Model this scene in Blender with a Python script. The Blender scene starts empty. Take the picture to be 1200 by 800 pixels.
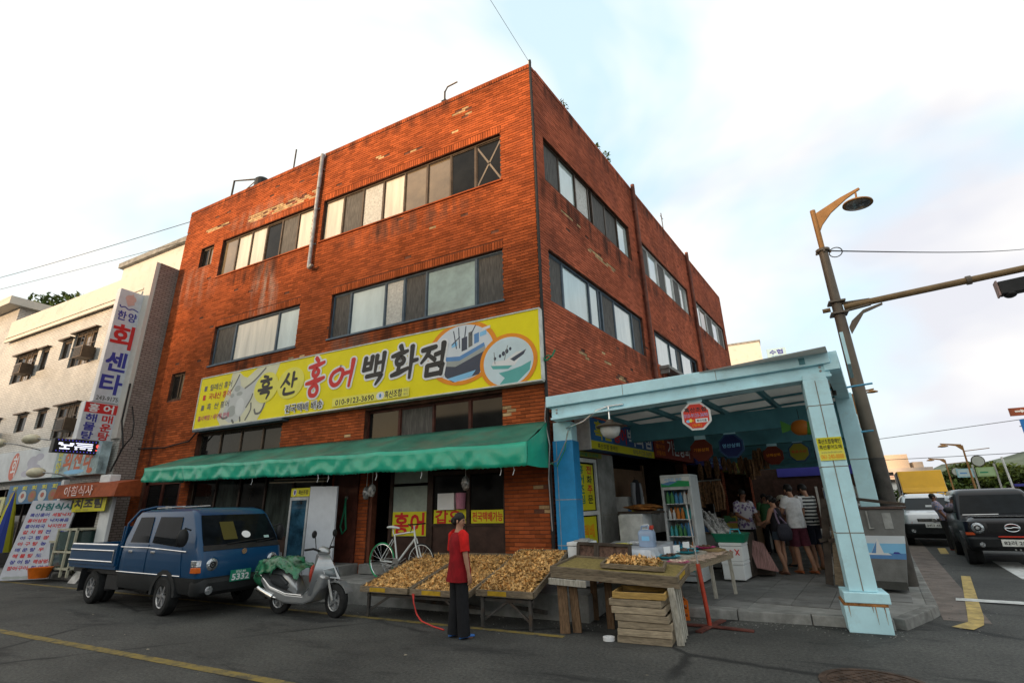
import bpy, math, random
from mathutils import Vector, Matrix, Euler
random.seed(7)
S = bpy.context.scene
COL = S.collection
R = math.radians
V = Vector

# ---------------------------------------------------------------- camera
cam_d = bpy.data.cameras.new('camera')
cam_d.sensor_width = 36.0
cam_d.lens = 17.0433
cam_d.clip_start = 0.05
cam_d.clip_end = 3000
cam = bpy.data.objects.new('camera', cam_d)
COL.objects.link(cam)
_yaw, _pitch, _roll = -0.455143, 0.325680, -0.026420
_f = V((math.sin(_yaw)*math.cos(_pitch), math.cos(_yaw)*math.cos(_pitch), math.sin(_pitch)))
_r0 = V((math.cos(_yaw), -math.sin(_yaw), 0))
_u0 = _r0.cross(_f)
_r = _r0*math.cos(_roll) + _u0*math.sin(_roll)
_u = -_r0*math.sin(_roll) + _u0*math.cos(_roll)
_m = Matrix((_r, _u, -_f)).transposed().to_4x4()
_m.translation = V((3.5782, -8.7171, 1.65))
cam.matrix_world = _m
S.camera = cam

# ---------------------------------------------------------------- light
SUN_DIR = V((-0.50, -0.85, 0.0)).normalized()      # horizontal direction towards the sun
SUN_EL = R(6.0)
EXPOSURE = 0.85
S.view_settings.view_transform = 'Standard'
S.view_settings.look = 'None'
S.view_settings.gamma = 1.0
S.view_settings.use_curve_mapping = False
S.view_settings.exposure = EXPOSURE
to_sun = V((SUN_DIR.x*math.cos(SUN_EL), SUN_DIR.y*math.cos(SUN_EL), math.sin(SUN_EL)))
sun_d = bpy.data.lights.new('sun', 'SUN')
sun_d.energy = 3.3
sun_d.angle = R(4.0)
sun_d.color = (1.0, 0.70, 0.42)
sun = bpy.data.objects.new('sun', sun_d)
sun.rotation_euler = to_sun.to_track_quat('Z', 'Y').to_euler()
COL.objects.link(sun)

W = bpy.data.worlds.new('World')
S.world = W
W.use_nodes = True
nt = W.node_tree
nt.nodes.clear()
N = nt.nodes.new
wo = N('ShaderNodeOutputWorld')
bg = N('ShaderNodeBackground')
bg.inputs['Strength'].default_value = 0.12
sky = N('ShaderNodeTexSky')
sky.sky_type = 'NISHITA'
sky.sun_disc = False
sky.sun_elevation = SUN_EL
sky.sun_rotation = math.atan2(SUN_DIR.x, SUN_DIR.y)
sky.air_density = 1.0
sky.dust_density = 2.0
sky.ozone_density = 1.0
tc = N('ShaderNodeTexCoord')
mp = N('ShaderNodeMapping')
mp.inputs['Scale'].default_value = (1.0, 1.0, 2.0)
mp.inputs['Location'].default_value = (7.7, 3.1, 0.5)
mp.inputs['Rotation'].default_value = (0, 0, R(0))
nz = N('ShaderNodeTexNoise')
nz.inputs['Scale'].default_value = 1.15
nz.inputs['Detail'].default_value = 5.0
nz.inputs['Roughness'].default_value = 0.52
nz.inputs['Distortion'].default_value = 0.5
cr = N('ShaderNodeValToRGB')
cr.color_ramp.elements[0].position = 0.37
cr.color_ramp.elements[0].color = (0.38, 0.38, 0.38, 1)
cr.color_ramp.elements[1].position = 0.53
cr.color_ramp.elements[1].color = (1, 1, 1, 1)
nz2 = N('ShaderNodeTexNoise')
nz2.inputs['Scale'].default_value = 2.3
nz2.inputs['Detail'].default_value = 4.0
cr2 = N('ShaderNodeValToRGB')
cr2.color_ramp.elements[0].position = 0.34
cr2.color_ramp.elements[0].color = (3.95, 4.0, 4.3, 1)      # lavender grey cloud
cr2.color_ramp.elements[1].position = 0.62
cr2.color_ramp.elements[1].color = (5.6, 5.4, 5.05, 1)      # cream white cloud
gain = N('ShaderNodeMix'); gain.data_type = 'RGBA'; gain.blend_type = 'ADD'
gain.inputs['Factor'].default_value = 1.0
gain.inputs['B'].default_value = (1.5, 2.9, 3.5, 1)        # thin bright veil in front of the blue
mx = N('ShaderNodeMix'); mx.data_type = 'RGBA'
L = nt.links.new
L(tc.outputs['Generated'], mp.inputs['Vector'])
L(mp.outputs['Vector'], nz.inputs['Vector'])
L(mp.outputs['Vector'], nz2.inputs['Vector'])
L(nz.outputs['Fac'], cr.inputs['Fac'])
sxyz = N('ShaderNodeSeparateXYZ'); L(tc.outputs['Generated'], sxyz.inputs[0])
dt = N('ShaderNodeVectorMath'); dt.operation = 'DOT_PRODUCT'; dt.inputs[1].default_value = SUN_DIR
L(tc.outputs['Generated'], dt.inputs[0])
m1 = N('ShaderNodeMath'); m1.operation = 'MULTIPLY_ADD'; m1.inputs[1].default_value = 0.30; L(sxyz.outputs['Z'], m1.inputs[0]); L(nz2.outputs['Fac'], m1.inputs[2])
m2_ = N('ShaderNodeMath'); m2_.operation = 'MULTIPLY_ADD'; m2_.inputs[1].default_value = 0.16; L(dt.outputs['Value'], m2_.inputs[0]); L(m1.outputs[0], m2_.inputs[2])
m3 = N('ShaderNodeMath'); m3.operation = 'ADD'; m3.inputs[1].default_value = -0.04; L(m2_.outputs[0], m3.inputs[0])
L(m3.outputs[0], cr2.inputs['Fac'])
L(sky.outputs['Color'], gain.inputs['A'])
L(cr.outputs['Color'], mx.inputs['Factor'])
L(gain.outputs['Result'], mx.inputs['A'])
L(cr2.outputs['Color'], mx.inputs['B'])
L(mx.outputs['Result'], bg.inputs['Color'])
L(bg.outputs['Background'], wo.inputs['Surface'])

# ---------------------------------------------------------------- materials
def M(name, col, rough=0.6, metal=0.0, var=0.12, scale=6.0, bump=0.0, bscale=60.0, spec=0.25,
      dirt=0.0, dpos=(0.48, 0.72), dscale=1.2, dcol=(0.05, 0.045, 0.04), coat=0.0, alpha=1.0, trans=0.0, emit=None, island=0.0, stretch=None):
    """principled material whose colour wanders with noise, with worn / dirty patches and a fine relief"""
    m = bpy.data.materials.new(name)
    m.use_nodes = True
    t = m.node_tree
    b = t.nodes['Principled BSDF']
    b.inputs['Roughness'].default_value = rough
    b.inputs['Metallic'].default_value = metal
    b.inputs['Specular IOR Level'].default_value = spec
    b.inputs['Coat Weight'].default_value = coat
    b.inputs['Coat Roughness'].default_value = 0.05
    b.inputs['Alpha'].default_value = alpha
    b.inputs['Transmission Weight'].default_value = trans
    if emit:
        b.inputs['Emission Color'].default_value = (*emit[:3], 1)
        b.inputs['Emission Strength'].default_value = emit[3]
    g = t.nodes.new('ShaderNodeNewGeometry')
    vec = g.outputs['Position']
    if stretch:
        mpn = t.nodes.new('ShaderNodeMapping')
        mpn.inputs['Scale'].default_value = stretch
        t.links.new(vec, mpn.inputs['Vector'])
        vec = mpn.outputs['Vector']
    n = t.nodes.new('ShaderNodeTexNoise')
    n.inputs['Scale'].default_value = scale
    n.inputs['Detail'].default_value = 6
    n.inputs['Roughness'].default_value = 0.62
    t.links.new(vec, n.inputs['Vector'])
    r = t.nodes.new('ShaderNodeValToRGB')
    lo = [max(0, c*(1-2.2*var)) for c in col]; hi = [min(1, c*(1+1.8*var)) for c in col]
    r.color_ramp.elements[0].position = 0.28; r.color_ramp.elements[0].color = (*lo, 1)
    r.color_ramp.elements[1].position = 0.72; r.color_ramp.elements[1].color = (*hi, 1)
    t.links.new(n.outputs['Fac'], r.inputs['Fac'])
    out = r.outputs['Color']
    if island:
        oi = t.nodes.new('ShaderNodeObjectInfo')
        ad = t.nodes.new('ShaderNodeMath'); ad.operation = 'ADD'
        fr = t.nodes.new('ShaderNodeMath'); fr.operation = 'FRACT'
        t.links.new(g.outputs['Random Per Island'], ad.inputs[0]); t.links.new(oi.outputs['Random'], ad.inputs[1])
        t.links.new(ad.outputs[0], fr.inputs[0])
        rr = t.nodes.new('ShaderNodeMapRange')
        rr.inputs['To Min'].default_value = 1-island; rr.inputs['To Max'].default_value = 1+island*0.8
        t.links.new(fr.outputs[0], rr.inputs['Value'])
        mm = t.nodes.new('ShaderNodeMix'); mm.data_type = 'RGBA'; mm.blend_type = 'MULTIPLY'
        mm.inputs['Factor'].default_value = 1
        t.links.new(out, mm.inputs['A']); t.links.new(rr.outputs[0], mm.inputs['B'])
        out = mm.outputs['Result']
    if dirt:
        n2 = t.nodes.new('ShaderNodeTexNoise')
        n2.inputs['Scale'].default_value = dscale; n2.inputs['Detail'].default_value = 8
        n2.inputs['Roughness'].default_value = 0.7
        t.links.new(vec, n2.inputs['Vector'])
        r2 = t.nodes.new('ShaderNodeValToRGB')
        r2.color_ramp.elements[0].position = dpos[0]; r2.color_ramp.elements[0].color = (0, 0, 0, 1)
        r2.color_ramp.elements[1].position = dpos[1]; r2.color_ramp.elements[1].color = (dirt, dirt, dirt, 1)
        t.links.new(n2.outputs['Fac'], r2.inputs['Fac'])
        mm = t.nodes.new('ShaderNodeMix'); mm.data_type = 'RGBA'
        t.links.new(r2.outputs['Color'], mm.inputs['Factor'])
        t.links.new(out, mm.inputs['A']); mm.inputs['B'].default_value = (*dcol, 1)
        out = mm.outputs['Result']
    t.links.new(out, b.inputs['Base Color'])
    if bump:
        n3 = t.nodes.new('ShaderNodeTexNoise')
        n3.inputs['Scale'].default_value = bscale; n3.inputs['Detail'].default_value = 5
        t.links.new(vec, n3.inputs['Vector'])
        bp = t.nodes.new('ShaderNodeBump')
        bp.inputs['Strength'].default_value = bump; bp.inputs['Distance'].default_value = 0.02
        t.links.new(n3.outputs['Fac'], bp.inputs['Height'])
        t.links.new(bp.outputs['Normal'], b.inputs['Normal'])
    m['_c'] = True
    return m

_flat = {}
def ink(name, col, rough=0.45):
    """flat print colour"""
    if name not in _flat:
        _flat[name] = M('print_'+name, col, rough, var=0.04, scale=3)
    return _flat[name]

# ---------------------------------------------------------------- things, parts, meshes
ROOTM = {}
def thing(name, label, cat, loc=(0, 0, 0), rz=0.0, group=None, world=True):
    """an Empty at the base of a thing; world=True: its parts are authored in world coordinates"""
    o = bpy.data.objects.new(name, None)
    COL.objects.link(o)
    o.empty_display_size = 0.2
    o.location = loc
    o.rotation_euler = (0, 0, rz)
    o['label'] = label; o['category'] = cat
    if group: o['group'] = group
    m = Matrix.Translation(V(loc)) @ Matrix.Rotation(rz, 4, 'Z')
    ROOTM[o.name] = m.inverted() if world else None
    return o

def tag(o, label=None, cat=None, group=None, kind=None):
    if label: o['label'] = label
    if cat: o['category'] = cat
    if group: o['group'] = group
    if kind: o['kind'] = kind
    return o

def inv_of(parent):
    return ROOTM.get(parent.name) if parent is not None else None

def link_mesh(name, me, parent=None):
    o = bpy.data.objects.new(name, me)
    COL.objects.link(o)
    if parent is not None:
        o.parent = parent
        ROOTM[o.name] = ROOTM.get(parent.name)
    return o

class MB:
    def __init__(s):
        s.v = []; s.f = []; s.T = None
    def add(s, pts):
        i = len(s.v)
        if s.T is not None: pts = [s.T @ V(p) for p in pts]
        s.v.extend([tuple(p) for p in pts])
        return i
    def poly(s, pts):
        i = s.add(pts); s.f.append(tuple(range(i, i+len(pts)))); return s
    def box(s, x0, x1, y0, y1, z0, z1):
        i = s.add([(x0,y0,z0),(x1,y0,z0),(x1,y1,z0),(x0,y1,z0),(x0,y0,z1),(x1,y0,z1),(x1,y1,z1),(x0,y1,z1)])
        s.f += [(i,i+3,i+2,i+1),(i+4,i+5,i+6,i+7),(i,i+1,i+5,i+4),(i+1,i+2,i+6,i+5),(i+2,i+3,i+7,i+6),(i+3,i,i+4,i+7)]
        return s
    def hexa(s, p):
        i = s.add(p)
        s.f += [(i,i+3,i+2,i+1),(i+4,i+5,i+6,i+7),(i,i+1,i+5,i+4),(i+1,i+2,i+6,i+5),(i+2,i+3,i+7,i+6),(i+3,i,i+4,i+7)]
        return s
    def beam(s, p, q, w, h, up=(0, 0, 1)):
        p = V(p); q = V(q); d = (q-p).normalized(); u = V(up)
        if abs(d.dot(u)) > 0.98: u = V((0, 1, 0))
        a = d.cross(u).normalized()*w/2; b = a.cross(d).normalized()*h/2
        return s.hexa([p-a-b, p+a-b, q+a-b, q-a-b, p-a+b, p+a+b, q+a+b, q-a+b])
    def loft(s, rings, caps=True, closed=True):
        n = len(rings[0]); idx = [s.add(r) for r in rings]
        for a, b in zip(idx[:-1], idx[1:]):
            for k in range(n if closed else n-1):
                k2 = (k+1) % n
                s.f.append((a+k, a+k2, b+k2, b+k))
        if caps and closed:
            s.f.append(tuple(range(idx[0]+n-1, idx[0]-1, -1)))
            s.f.append(tuple(range(idx[-1], idx[-1]+n)))
        return s
    def tube(s, pts, r, n=8, caps=True):
        pts = [V(p) for p in pts]; rings = []
        rr = r if isinstance(r, (list, tuple)) else [r]*len(pts)
        prev = None
        for k, p in enumerate(pts):
            d = (pts[min(k+1, len(pts)-1)] - pts[max(k-1, 0)]).normalized()
            if prev is None:
                a = d.cross(V((0, 0, 1)))
                if a.length < 0.1: a = d.cross(V((0, 1, 0)))
                a.normalize()
            else:
                a = (prev - d*prev.dot(d)).normalized()
            prev = a
            b = d.cross(a)
            rings.append([p + (a*math.cos(t)+b*math.sin(t))*rr[k] for t in [2*math.pi*j/n for j in range(n)]])
        return s.loft(rings, caps)
    def lathe(s, prof, n=16, c=(0, 0, 0), axis='Z', caps=True):
        rings = []
        for r, z in prof:
            ring = []
            for j in range(n):
                t = 2*math.pi*j/n
                x, y = r*math.cos(t), r*math.sin(t)
                p = (x, y, z) if axis == 'Z' else ((x, z, y) if axis == 'Y' else (z, x, y))
                ring.append((p[0]+c[0], p[1]+c[1], p[2]+c[2]))
            rings.append(ring)
        return s.loft(rings, caps)
    def ball(s, c, rx, ry, rz, n=12, m=8):
        prof = []
        rings = []
        for i in range(1, m):
            t = math.pi*i/m
            rings.append([(c[0]+rx*math.sin(t)*math.cos(2*math.pi*j/n), c[1]+ry*math.sin(t)*math.sin(2*math.pi*j/n), c[2]-rz*math.cos(t)) for j in range(n)])
        return s.loft(rings, True)
    def prism(s, pts, f, d0, d1):
        """2-D outline pushed from depth d0 to d1; f(u, v, d) gives the point"""
        n = len(pts)
        return s.loft([[f(u, v, d0) for u, v in pts], [f(u, v, d1) for u, v in pts]])
    def mesh(s, name, mat, smooth=None, inv=None):
        me = bpy.data.meshes.new(name)
        v = s.v if inv is None else [tuple(inv @ V(p)) for p in s.v]
        me.from_pydata(v, [], s.f)
        mats = mat if isinstance(mat, (list, tuple)) else [mat]
        for m_ in mats: me.materials.append(m_)
        me.validate()
        if smooth:
            me.polygons.foreach_set('use_smooth', [True]*len(me.polygons))
            me.set_sharp_from_angle(angle=R(smooth))
        return me
    def build(s, name, mat, parent=None, smooth=None, bevel=None, fix=False):
        me = s.mesh(name, mat, smooth, inv_of(parent))
        if fix: fixn(me)
        o = link_mesh(name, me, parent)
        if bevel:
            b = o.modifiers.new('bevel', 'BEVEL'); b.width = bevel; b.segments = 2; b.limit_method = 'ANGLE'; b.angle_limit = R(40)
        return o

def fixn(me):
    import bmesh
    bm = bmesh.new(); bm.from_mesh(me)
    bmesh.ops.recalc_face_normals(bm, faces=bm.faces)
    bm.to_mesh(me); bm.free()

def single(name, mb, mat, label, cat, group=None, **k):
    """a thing that is one mesh, with its origin at the middle of its base"""
    xs = [p[0] for p in mb.v]; ys = [p[1] for p in mb.v]; zs = [p[2] for p in mb.v]
    c = V(((min(xs)+max(xs))/2, (min(ys)+max(ys))/2, min(zs)))
    mb.v = [tuple(V(p)-c) for p in mb.v]
    o = mb.build(name, mat, None, **k)
    o.location = c
    return tag(o, label, cat, group)

def structure(name, mb, mat, **k):
    return tag(mb.build(name, mat, None, **k), kind='structure')

def copy_tree(o, parent=None):
    c = o.copy(); COL.objects.link(c)
    if parent is not None: c.parent = parent
    for ch in list(o.children): copy_tree(ch, c)
    return c

# ---------------------------------------------------------------- lettering
TEXTQ = []
def catmull(p, k=4):
    if len(p) < 3: return [tuple(x) for x in p]
    out = []
    q = [p[0]] + list(p) + [p[-1]]
    for i in range(1, len(q)-2):
        for j in range(k):
            t = j/k
            out.append(tuple(0.5*((2*b)+(-a+c)*t+(2*a-5*b+4*c-d)*t*t+(-a+3*b-3*c+d)*t**3) for a, b, c, d in zip(q[i-1], q[i], q[i+1], q[i+2])))
    out.append(tuple(p[-1]))
    return out

class Flat:
    """flat print on a plane: o = lower left corner, r / u = unit right / up, n towards the viewer"""
    def __init__(s, parent, o, r, u, lift=0.004):
        s.p = parent; s.o = V(o); s.r = V(r).normalized(); s.u = V(u).normalized(); s.n = s.r.cross(s.u)
        s.parts = {}; s.k = 0; s.lift = lift
    def at(s, x, y, d): return s.o + s.r*x + s.u*y + s.n*d
    def mb(s, name, mat):
        key = (name, mat.name)
        if key not in s.parts: s.parts[key] = (MB(), mat)
        s.k += 1
        return s.parts[key][0], s.lift + s.k*0.00012
    def poly(s, pts, mat, name='print'):
        mb, d = s.mb(name, mat)
        mb.poly([s.at(x, y, d) for x, y in pts])
    def disc(s, cx, cy, rx, ry, mat, name='print', n=28, clip=None, rot=0):
        pts = []
        for j in range(n):
            t = 2*math.pi*j/n
            a, b = rx*math.cos(t), ry*math.sin(t)
            x, y = cx + a*math.cos(rot)-b*math.sin(rot), cy + a*math.sin(rot)+b*math.cos(rot)
            if clip: x = min(max(x, clip[0]), clip[1]); y = min(max(y, clip[2]), clip[3])
            pts.append((x, y))
        s.poly(pts, mat, name)
    def stroke(s, pts, w, mat, name='lettering', grow=0.0):
        """brush stroke: pts = (x, y[, width factor])"""
        p = catmull([(q[0], q[1], q[2] if len(q) > 2 else 1.0) for q in pts])
        mb, d = s.mb(name, mat)
        Lf = []; Rt = []
        for i, q in enumerate(p):
            a = p[max(i-1, 0)]; b = p[min(i+1, len(p)-1)]
            dx, dy = b[0]-a[0], b[1]-a[1]; l = math.hypot(dx, dy) or 1
            nx, ny = -dy/l, dx/l; h = w*q[2]/2 + grow
            Lf.append((q[0]+nx*h, q[1]+ny*h)); Rt.append((q[0]-nx*h, q[1]-ny*h))
            if i in (0, len(p)-1):
                sg = -1 if i == 0 else 1
                e = [(q[0]+h*math.cos(t)*nx + sg*h*0.8*math.sin(t)*dx/l, q[1]+h*math.cos(t)*ny + sg*h*0.8*math.sin(t)*dy/l) for t in [math.pi*j/8 for j in range(9)]]
                if sg == 1: e = e[::-1]
                mb.poly([s.at(x, y, d+0.00006) for x, y in e])
        for i in range(len(p)-1):
            mb.poly([s.at(x, y, d+0.00003*(i % 3)/3) for x, y in (Lf[i], Rt[i], Rt[i+1], Lf[i+1])])
    def text(s, body, x, y, w, h, mat, bold=0.0, name='lettering', shear=0.0, vertical=False):
        """text fitted into the box x, y, w, h"""
        s.k += 1
        TEXTQ.append((s, body, x, y, w, h, mat, bold, name, shear, s.lift + s.k*0.00012))
    def done(s):
        for (name, _), (mb, mat) in s.parts.items():
            mb.build(name, mat, s.p)
        s.parts = {}

def flush_texts():
    obs = []
    for q in TEXTQ:
        c = bpy.data.curves.new('t', 'FONT')
        c.body = q[1]; c.size = 1.0; c.resolution_u = 2; c.shear = q[9]; c.fill_mode = 'FRONT'
        o = bpy.data.objects.new('t', c); COL.objects.link(o); obs.append(o)
    dg = bpy.context.evaluated_depsgraph_get(); dg.update()
    groups = {}
    for o, (fl, body, x, y, w, h, mat, bold, name, shear, d) in zip(obs, TEXTQ):
        me = o.evaluated_get(dg).to_mesh()
        if len(me.vertices) == 0: continue
        xs = [v.co.x for v in me.vertices]; ys = [v.co.y for v in me.vertices]
        x0, x1, y0, y1 = min(xs), max(xs), min(ys), max(ys)
        sx = w/max(x1-x0, 1e-6); sy = h/max(y1-y0, 1e-6)
        g = groups.setdefault((fl.p.name, name, mat.name), (MB(), mat, fl))[0]
        bo = bold*min(sx, sy*1.2)*.8
        for q, (ex, ey) in enumerate(((0, 0), (1, 1), (-1, 1), (1, -1), (-1, -1)) if bold > .008 else ((0, 0),)):   # bold: struck five times
            i = len(g.v)
            g.v.extend([tuple(fl.at(x+(v.co.x-x0)*sx+ex*bo, y+(v.co.y-y0)*sy+ey*bo, d+q*.00002)) for v in me.vertices])
            g.f.extend([tuple(i+k for k in p.vertices) for p in me.polygons])
        o.evaluated_get(dg).to_mesh_clear()
    for o in obs:
        c = o.data; bpy.data.objects.remove(o); bpy.data.curves.remove(c)
    for (pn, name, mn), (mb, mat, fl) in groups.items():
        mb.build(name, mat, fl.p)
    TEXTQ.clear()

# building's right-hand street runs off at an angle: local x = away from the wall, y = along it
ANG = 0.16351
EX = V((math.cos(ANG), -math.sin(ANG), 0)); EY = V((math.sin(ANG), math.cos(ANG), 0))
def sp(o, s_, z): return EX*o + EY*s_ + V((0, 0, z))
STREET = Matrix.Rotation(-ANG, 4, 'Z')
def smb():
    m = MB(); m.T = STREET; return m
# ================================================================ materials shared by many things
def asphalt():
    m = bpy.data.materials.new('asphalt'); m.use_nodes = True; t = m.node_tree; b = t.nodes['Principled BSDF']; b.inputs['Roughness'].default_value = .8; b.inputs['Specular IOR Level'].default_value = .35
    g = t.nodes.new('ShaderNodeNewGeometry')
    def noise(sc, det=6, rough=.6, dist=0.0, stretch=None):
        n = t.nodes.new('ShaderNodeTexNoise'); n.inputs['Scale'].default_value = sc; n.inputs['Detail'].default_value = det; n.inputs['Roughness'].default_value = rough; n.inputs['Distortion'].default_value = dist
        src = g.outputs['Position']
        if stretch:
            mp_ = t.nodes.new('ShaderNodeMapping'); mp_.inputs['Scale'].default_value = stretch; t.links.new(src, mp_.inputs['Vector']); src = mp_.outputs['Vector']
        t.links.new(src, n.inputs['Vector']); return n
    def ramp(src, a, ca, b_, cb):
        r = t.nodes.new('ShaderNodeValToRGB'); r.color_ramp.elements[0].position = a; r.color_ramp.elements[0].color = (*ca, 1); r.color_ramp.elements[1].position = b_; r.color_ramp.elements[1].color = (*cb, 1); t.links.new(src, r.inputs['Fac']); return r.outputs['Color']
    def mix(mode, f, a, b_):
        m_ = t.nodes.new('ShaderNodeMix'); m_.data_type = 'RGBA'; m_.blend_type = mode
        if isinstance(f, float): m_.inputs['Factor'].default_value = f
        else: t.links.new(f, m_.inputs['Factor'])
        t.links.new(a, m_.inputs['A'])
        if isinstance(b_, tuple): m_.inputs['B'].default_value = (*b_, 1)
        else: t.links.new(b_, m_.inputs['B'])
        return m_.outputs['Result']
    base = ramp(noise(.55, 8, .65).outputs['Fac'], .32, (.034, .034, .033), .68, (.078, .077, .072))
    col = mix('MULTIPLY', 1.0, base, ramp(noise(28, 6, .75).outputs['Fac'], .34, (.45, .45, .45), .66, (1.65, 1.65, 1.6)))
    col = mix('MIX', ramp(noise(60, 3, .6).outputs['Fac'], .62, (0, 0, 0), .70, (.7, .7, .7)), col, (.16, .155, .145))          # pale aggregate
    col = mix('MIX', ramp(noise(.75, 9, .72, .6, (.45, 1.6, 1)).outputs['Fac'], .54, (0, 0, 0), .63, (.85, .85, .85)), col, (.016, .016, .016))   # oil and tyre stains
    col = mix('MIX', ramp(noise(1.7, 8, .75, 1.2).outputs['Fac'], .60, (0, 0, 0), .72, (.6, .6, .6)), col, (.10, .097, .088))           # dusty patches
    v = t.nodes.new('ShaderNodeTexVoronoi'); v.feature = 'DISTANCE_TO_EDGE'; v.inputs['Scale'].default_value = .28
    dn = noise(2.2, 6, .7); va = t.nodes.new('ShaderNodeMix'); va.data_type = 'VECTOR'; va.inputs['Factor'].default_value = .16; t.links.new(g.outputs['Position'], va.inputs['A']); t.links.new(dn.outputs['Color'], va.inputs['B']); t.links.new(va.outputs['Result'], v.inputs['Vector'])
    ck = ramp(v.outputs['Distance'], .005, (1, 1, 1), .014, (0, 0, 0))
    ckm = mix('MULTIPLY', 1.0, ck, ramp(noise(.5, 3).outputs['Fac'], .42, (0, 0, 0), .52, (.9, .9, .9)))
    col = mix('MIX', ckm, col, (.014, .014, .014))
    t.links.new(col, b.inputs['Base Color'])
    bp = t.nodes.new('ShaderNodeBump'); bp.inputs['Strength'].default_value = .6; bp.inputs['Distance'].default_value = .015; t.links.new(noise(90, 4, .6).outputs['Fac'], bp.inputs['Height']); t.links.new(bp.outputs['Normal'], b.inputs['Normal'])
    return m
m_asphalt = asphalt()
m_conc = M('concrete', (0.26, 0.255, 0.24), 0.9, var=0.16, scale=3, bump=0.3, bscale=70, dirt=0.6, dscale=1.6, dcol=(0.09, 0.085, 0.078))
m_kerb = M('kerb_stone', (0.24, 0.235, 0.22), 0.9, var=0.2, scale=5, bump=0.4, bscale=90, dirt=0.6, dscale=2.4, dcol=(0.09, 0.085, 0.08), island=0.12)
m_tile = M('pavement_tile', (0.19, 0.186, 0.178), 0.8, var=0.2, scale=4, bump=0.25, bscale=80, dirt=0.5, dscale=2.0, dcol=(0.07, 0.068, 0.066), island=0.14)
m_gutter = M('gutter_concrete', (0.19, 0.155, 0.135), 0.9, var=0.2, scale=3, bump=0.3, dirt=0.5, dscale=1.4, dcol=(0.10, 0.09, 0.08))
m_yline = M('worn_yellow_paint', (0.36, 0.26, 0.06), 0.8, var=0.2, scale=5, dirt=.92, dpos=(.36, .60), dscale=5, dcol=(0.060, 0.058, 0.050))
m_yline2 = M('yellow_paint', (0.50, 0.36, 0.12), 0.75, var=0.2, scale=5, dirt=0.7, dscale=9, dcol=(0.16, 0.13, 0.09))
m_wline = M('white_road_paint', (0.62, 0.62, 0.60), 0.7, var=0.15, scale=5, dirt=0.6, dscale=8, dcol=(0.2, 0.2, 0.2))
m_black = M('black_plastic', (0.018, 0.018, 0.019), 0.45, var=0.2)
m_rubber = M('tyre_rubber', (0.020, 0.020, 0.020), 0.85, var=0.25, bump=0.2, bscale=50)
m_chrome = M('chrome', (0.72, 0.72, 0.72), 0.18, metal=1.0, var=0.08)
m_steel = M('dull_steel', (0.42, 0.42, 0.41), 0.42, metal=0.8, var=0.15, dirt=0.4, dscale=4, dcol=(0.15, 0.12, 0.10))
m_galv = M('galvanised_pipe', (0.36, 0.35, 0.34), 0.5, metal=0.5, var=0.2, dirt=0.4, dscale=5, dcol=(0.2, 0.14, 0.10))
m_white = M('white_paint', (0.72, 0.73, 0.73), 0.5, var=0.06, dirt=0.25, dscale=3, dcol=(0.35, 0.33, 0.30))
m_red = M('red_paint', (0.45, 0.05, 0.03), 0.5, var=0.2, dirt=0.4, dscale=6, dcol=(0.20, 0.06, 0.04))
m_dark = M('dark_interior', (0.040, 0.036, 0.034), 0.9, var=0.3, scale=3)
m_wire = M('cable_black', (0.02, 0.02, 0.02), 0.6)

# ================================================================ ground
g = MB(); g.box(-400, 400, -260, 900, -0.5, 0.0)
structure('road', g, m_asphalt)

def strip(name, pts, z, mat):
    mb = MB(); mb.poly([(x, y, z) for x, y in pts]); return structure(name, mb, mat)
def line(name, a, b, w, mat, z=0.004, n=24, wob=0.012):
    a = V((*a, 0)); b = V((*b, 0)); d = (b-a); q = V((-d.y, d.x, 0)).normalized()*w/2
    mb = MB()
    for i in range(n):
        p0 = a+d*(i/n); p1 = a+d*((i+1)/n)
        mb.poly([(p0-q)+V((0,0,z)), (p1-q)+V((0,0,z)), (p1+q)+V((0,0,z)), (p0+q)+V((0,0,z))])
    return structure(name, mb, mat)
line('lane_line', (-16, -4.62), (1.5, -4.62), 0.13, m_yline)
line('edge_line', (-16, -1.72), (0.9, -1.93), 0.11, m_yline)
# right-hand street: gutter strip, worn yellow corner mark, white marks
def sstrip(name, o0, o1, s0, s1, z, mat):
    mb = smb(); mb.poly([(o0, s0, z), (o1, s0, z), (o1, s1, z), (o0, s1, z)]); return structure(name, mb, mat)
sstrip('gutter_strip', 5.30, 5.80, 1.6, 70, 0.004, m_gutter)
mb = MB()
cm = [(5.86, 0.42), (5.62, 0.24), (5.42, 0.36), (5.70, 0.72), (6.55, 5.35), (6.90, 5.30), (6.08, 0.95)]
mb.poly([(x, y, 0.009) for x, y in [(5.46,0.26),(5.66,0.16),(5.86,0.50),(5.74,0.66)]])
mb.poly([(x, y, 0.009) for x, y in [(5.74,0.66),(5.86,0.50),(6.02,1.05),(5.87,1.16)]])
mb.poly([(x, y, 0.009) for x, y in [(5.87,1.16),(6.02,1.05),(7.12,5.55),(6.98,5.60)]])
structure('yellow_corner_marking', mb, m_yline2)
strip('stop_line', [(6.05, 2.35), (6.12, 2.62), (14.0, 1.60), (14.0, 1.30)], 0.014, m_wline)
strip('yellow_dash', [(7.85, 10.6), (8.05, 10.6), (8.45, 12.6), (8.25, 12.6)], 0.004, m_yline2)
for k in range(6):
    s0 = 6.6; o0 = 6.9 + k*0.95
    sstrip('crossing_bar', o0, o0+0.48, s0, s0+3.4, 0.004, m_wline)

# pavement under the arcade: base slab, paving tiles, kerb stones
Z_PAV = 0.135
def pav_front(o): return max(0.02, 0.02)
pv = MB()
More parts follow.
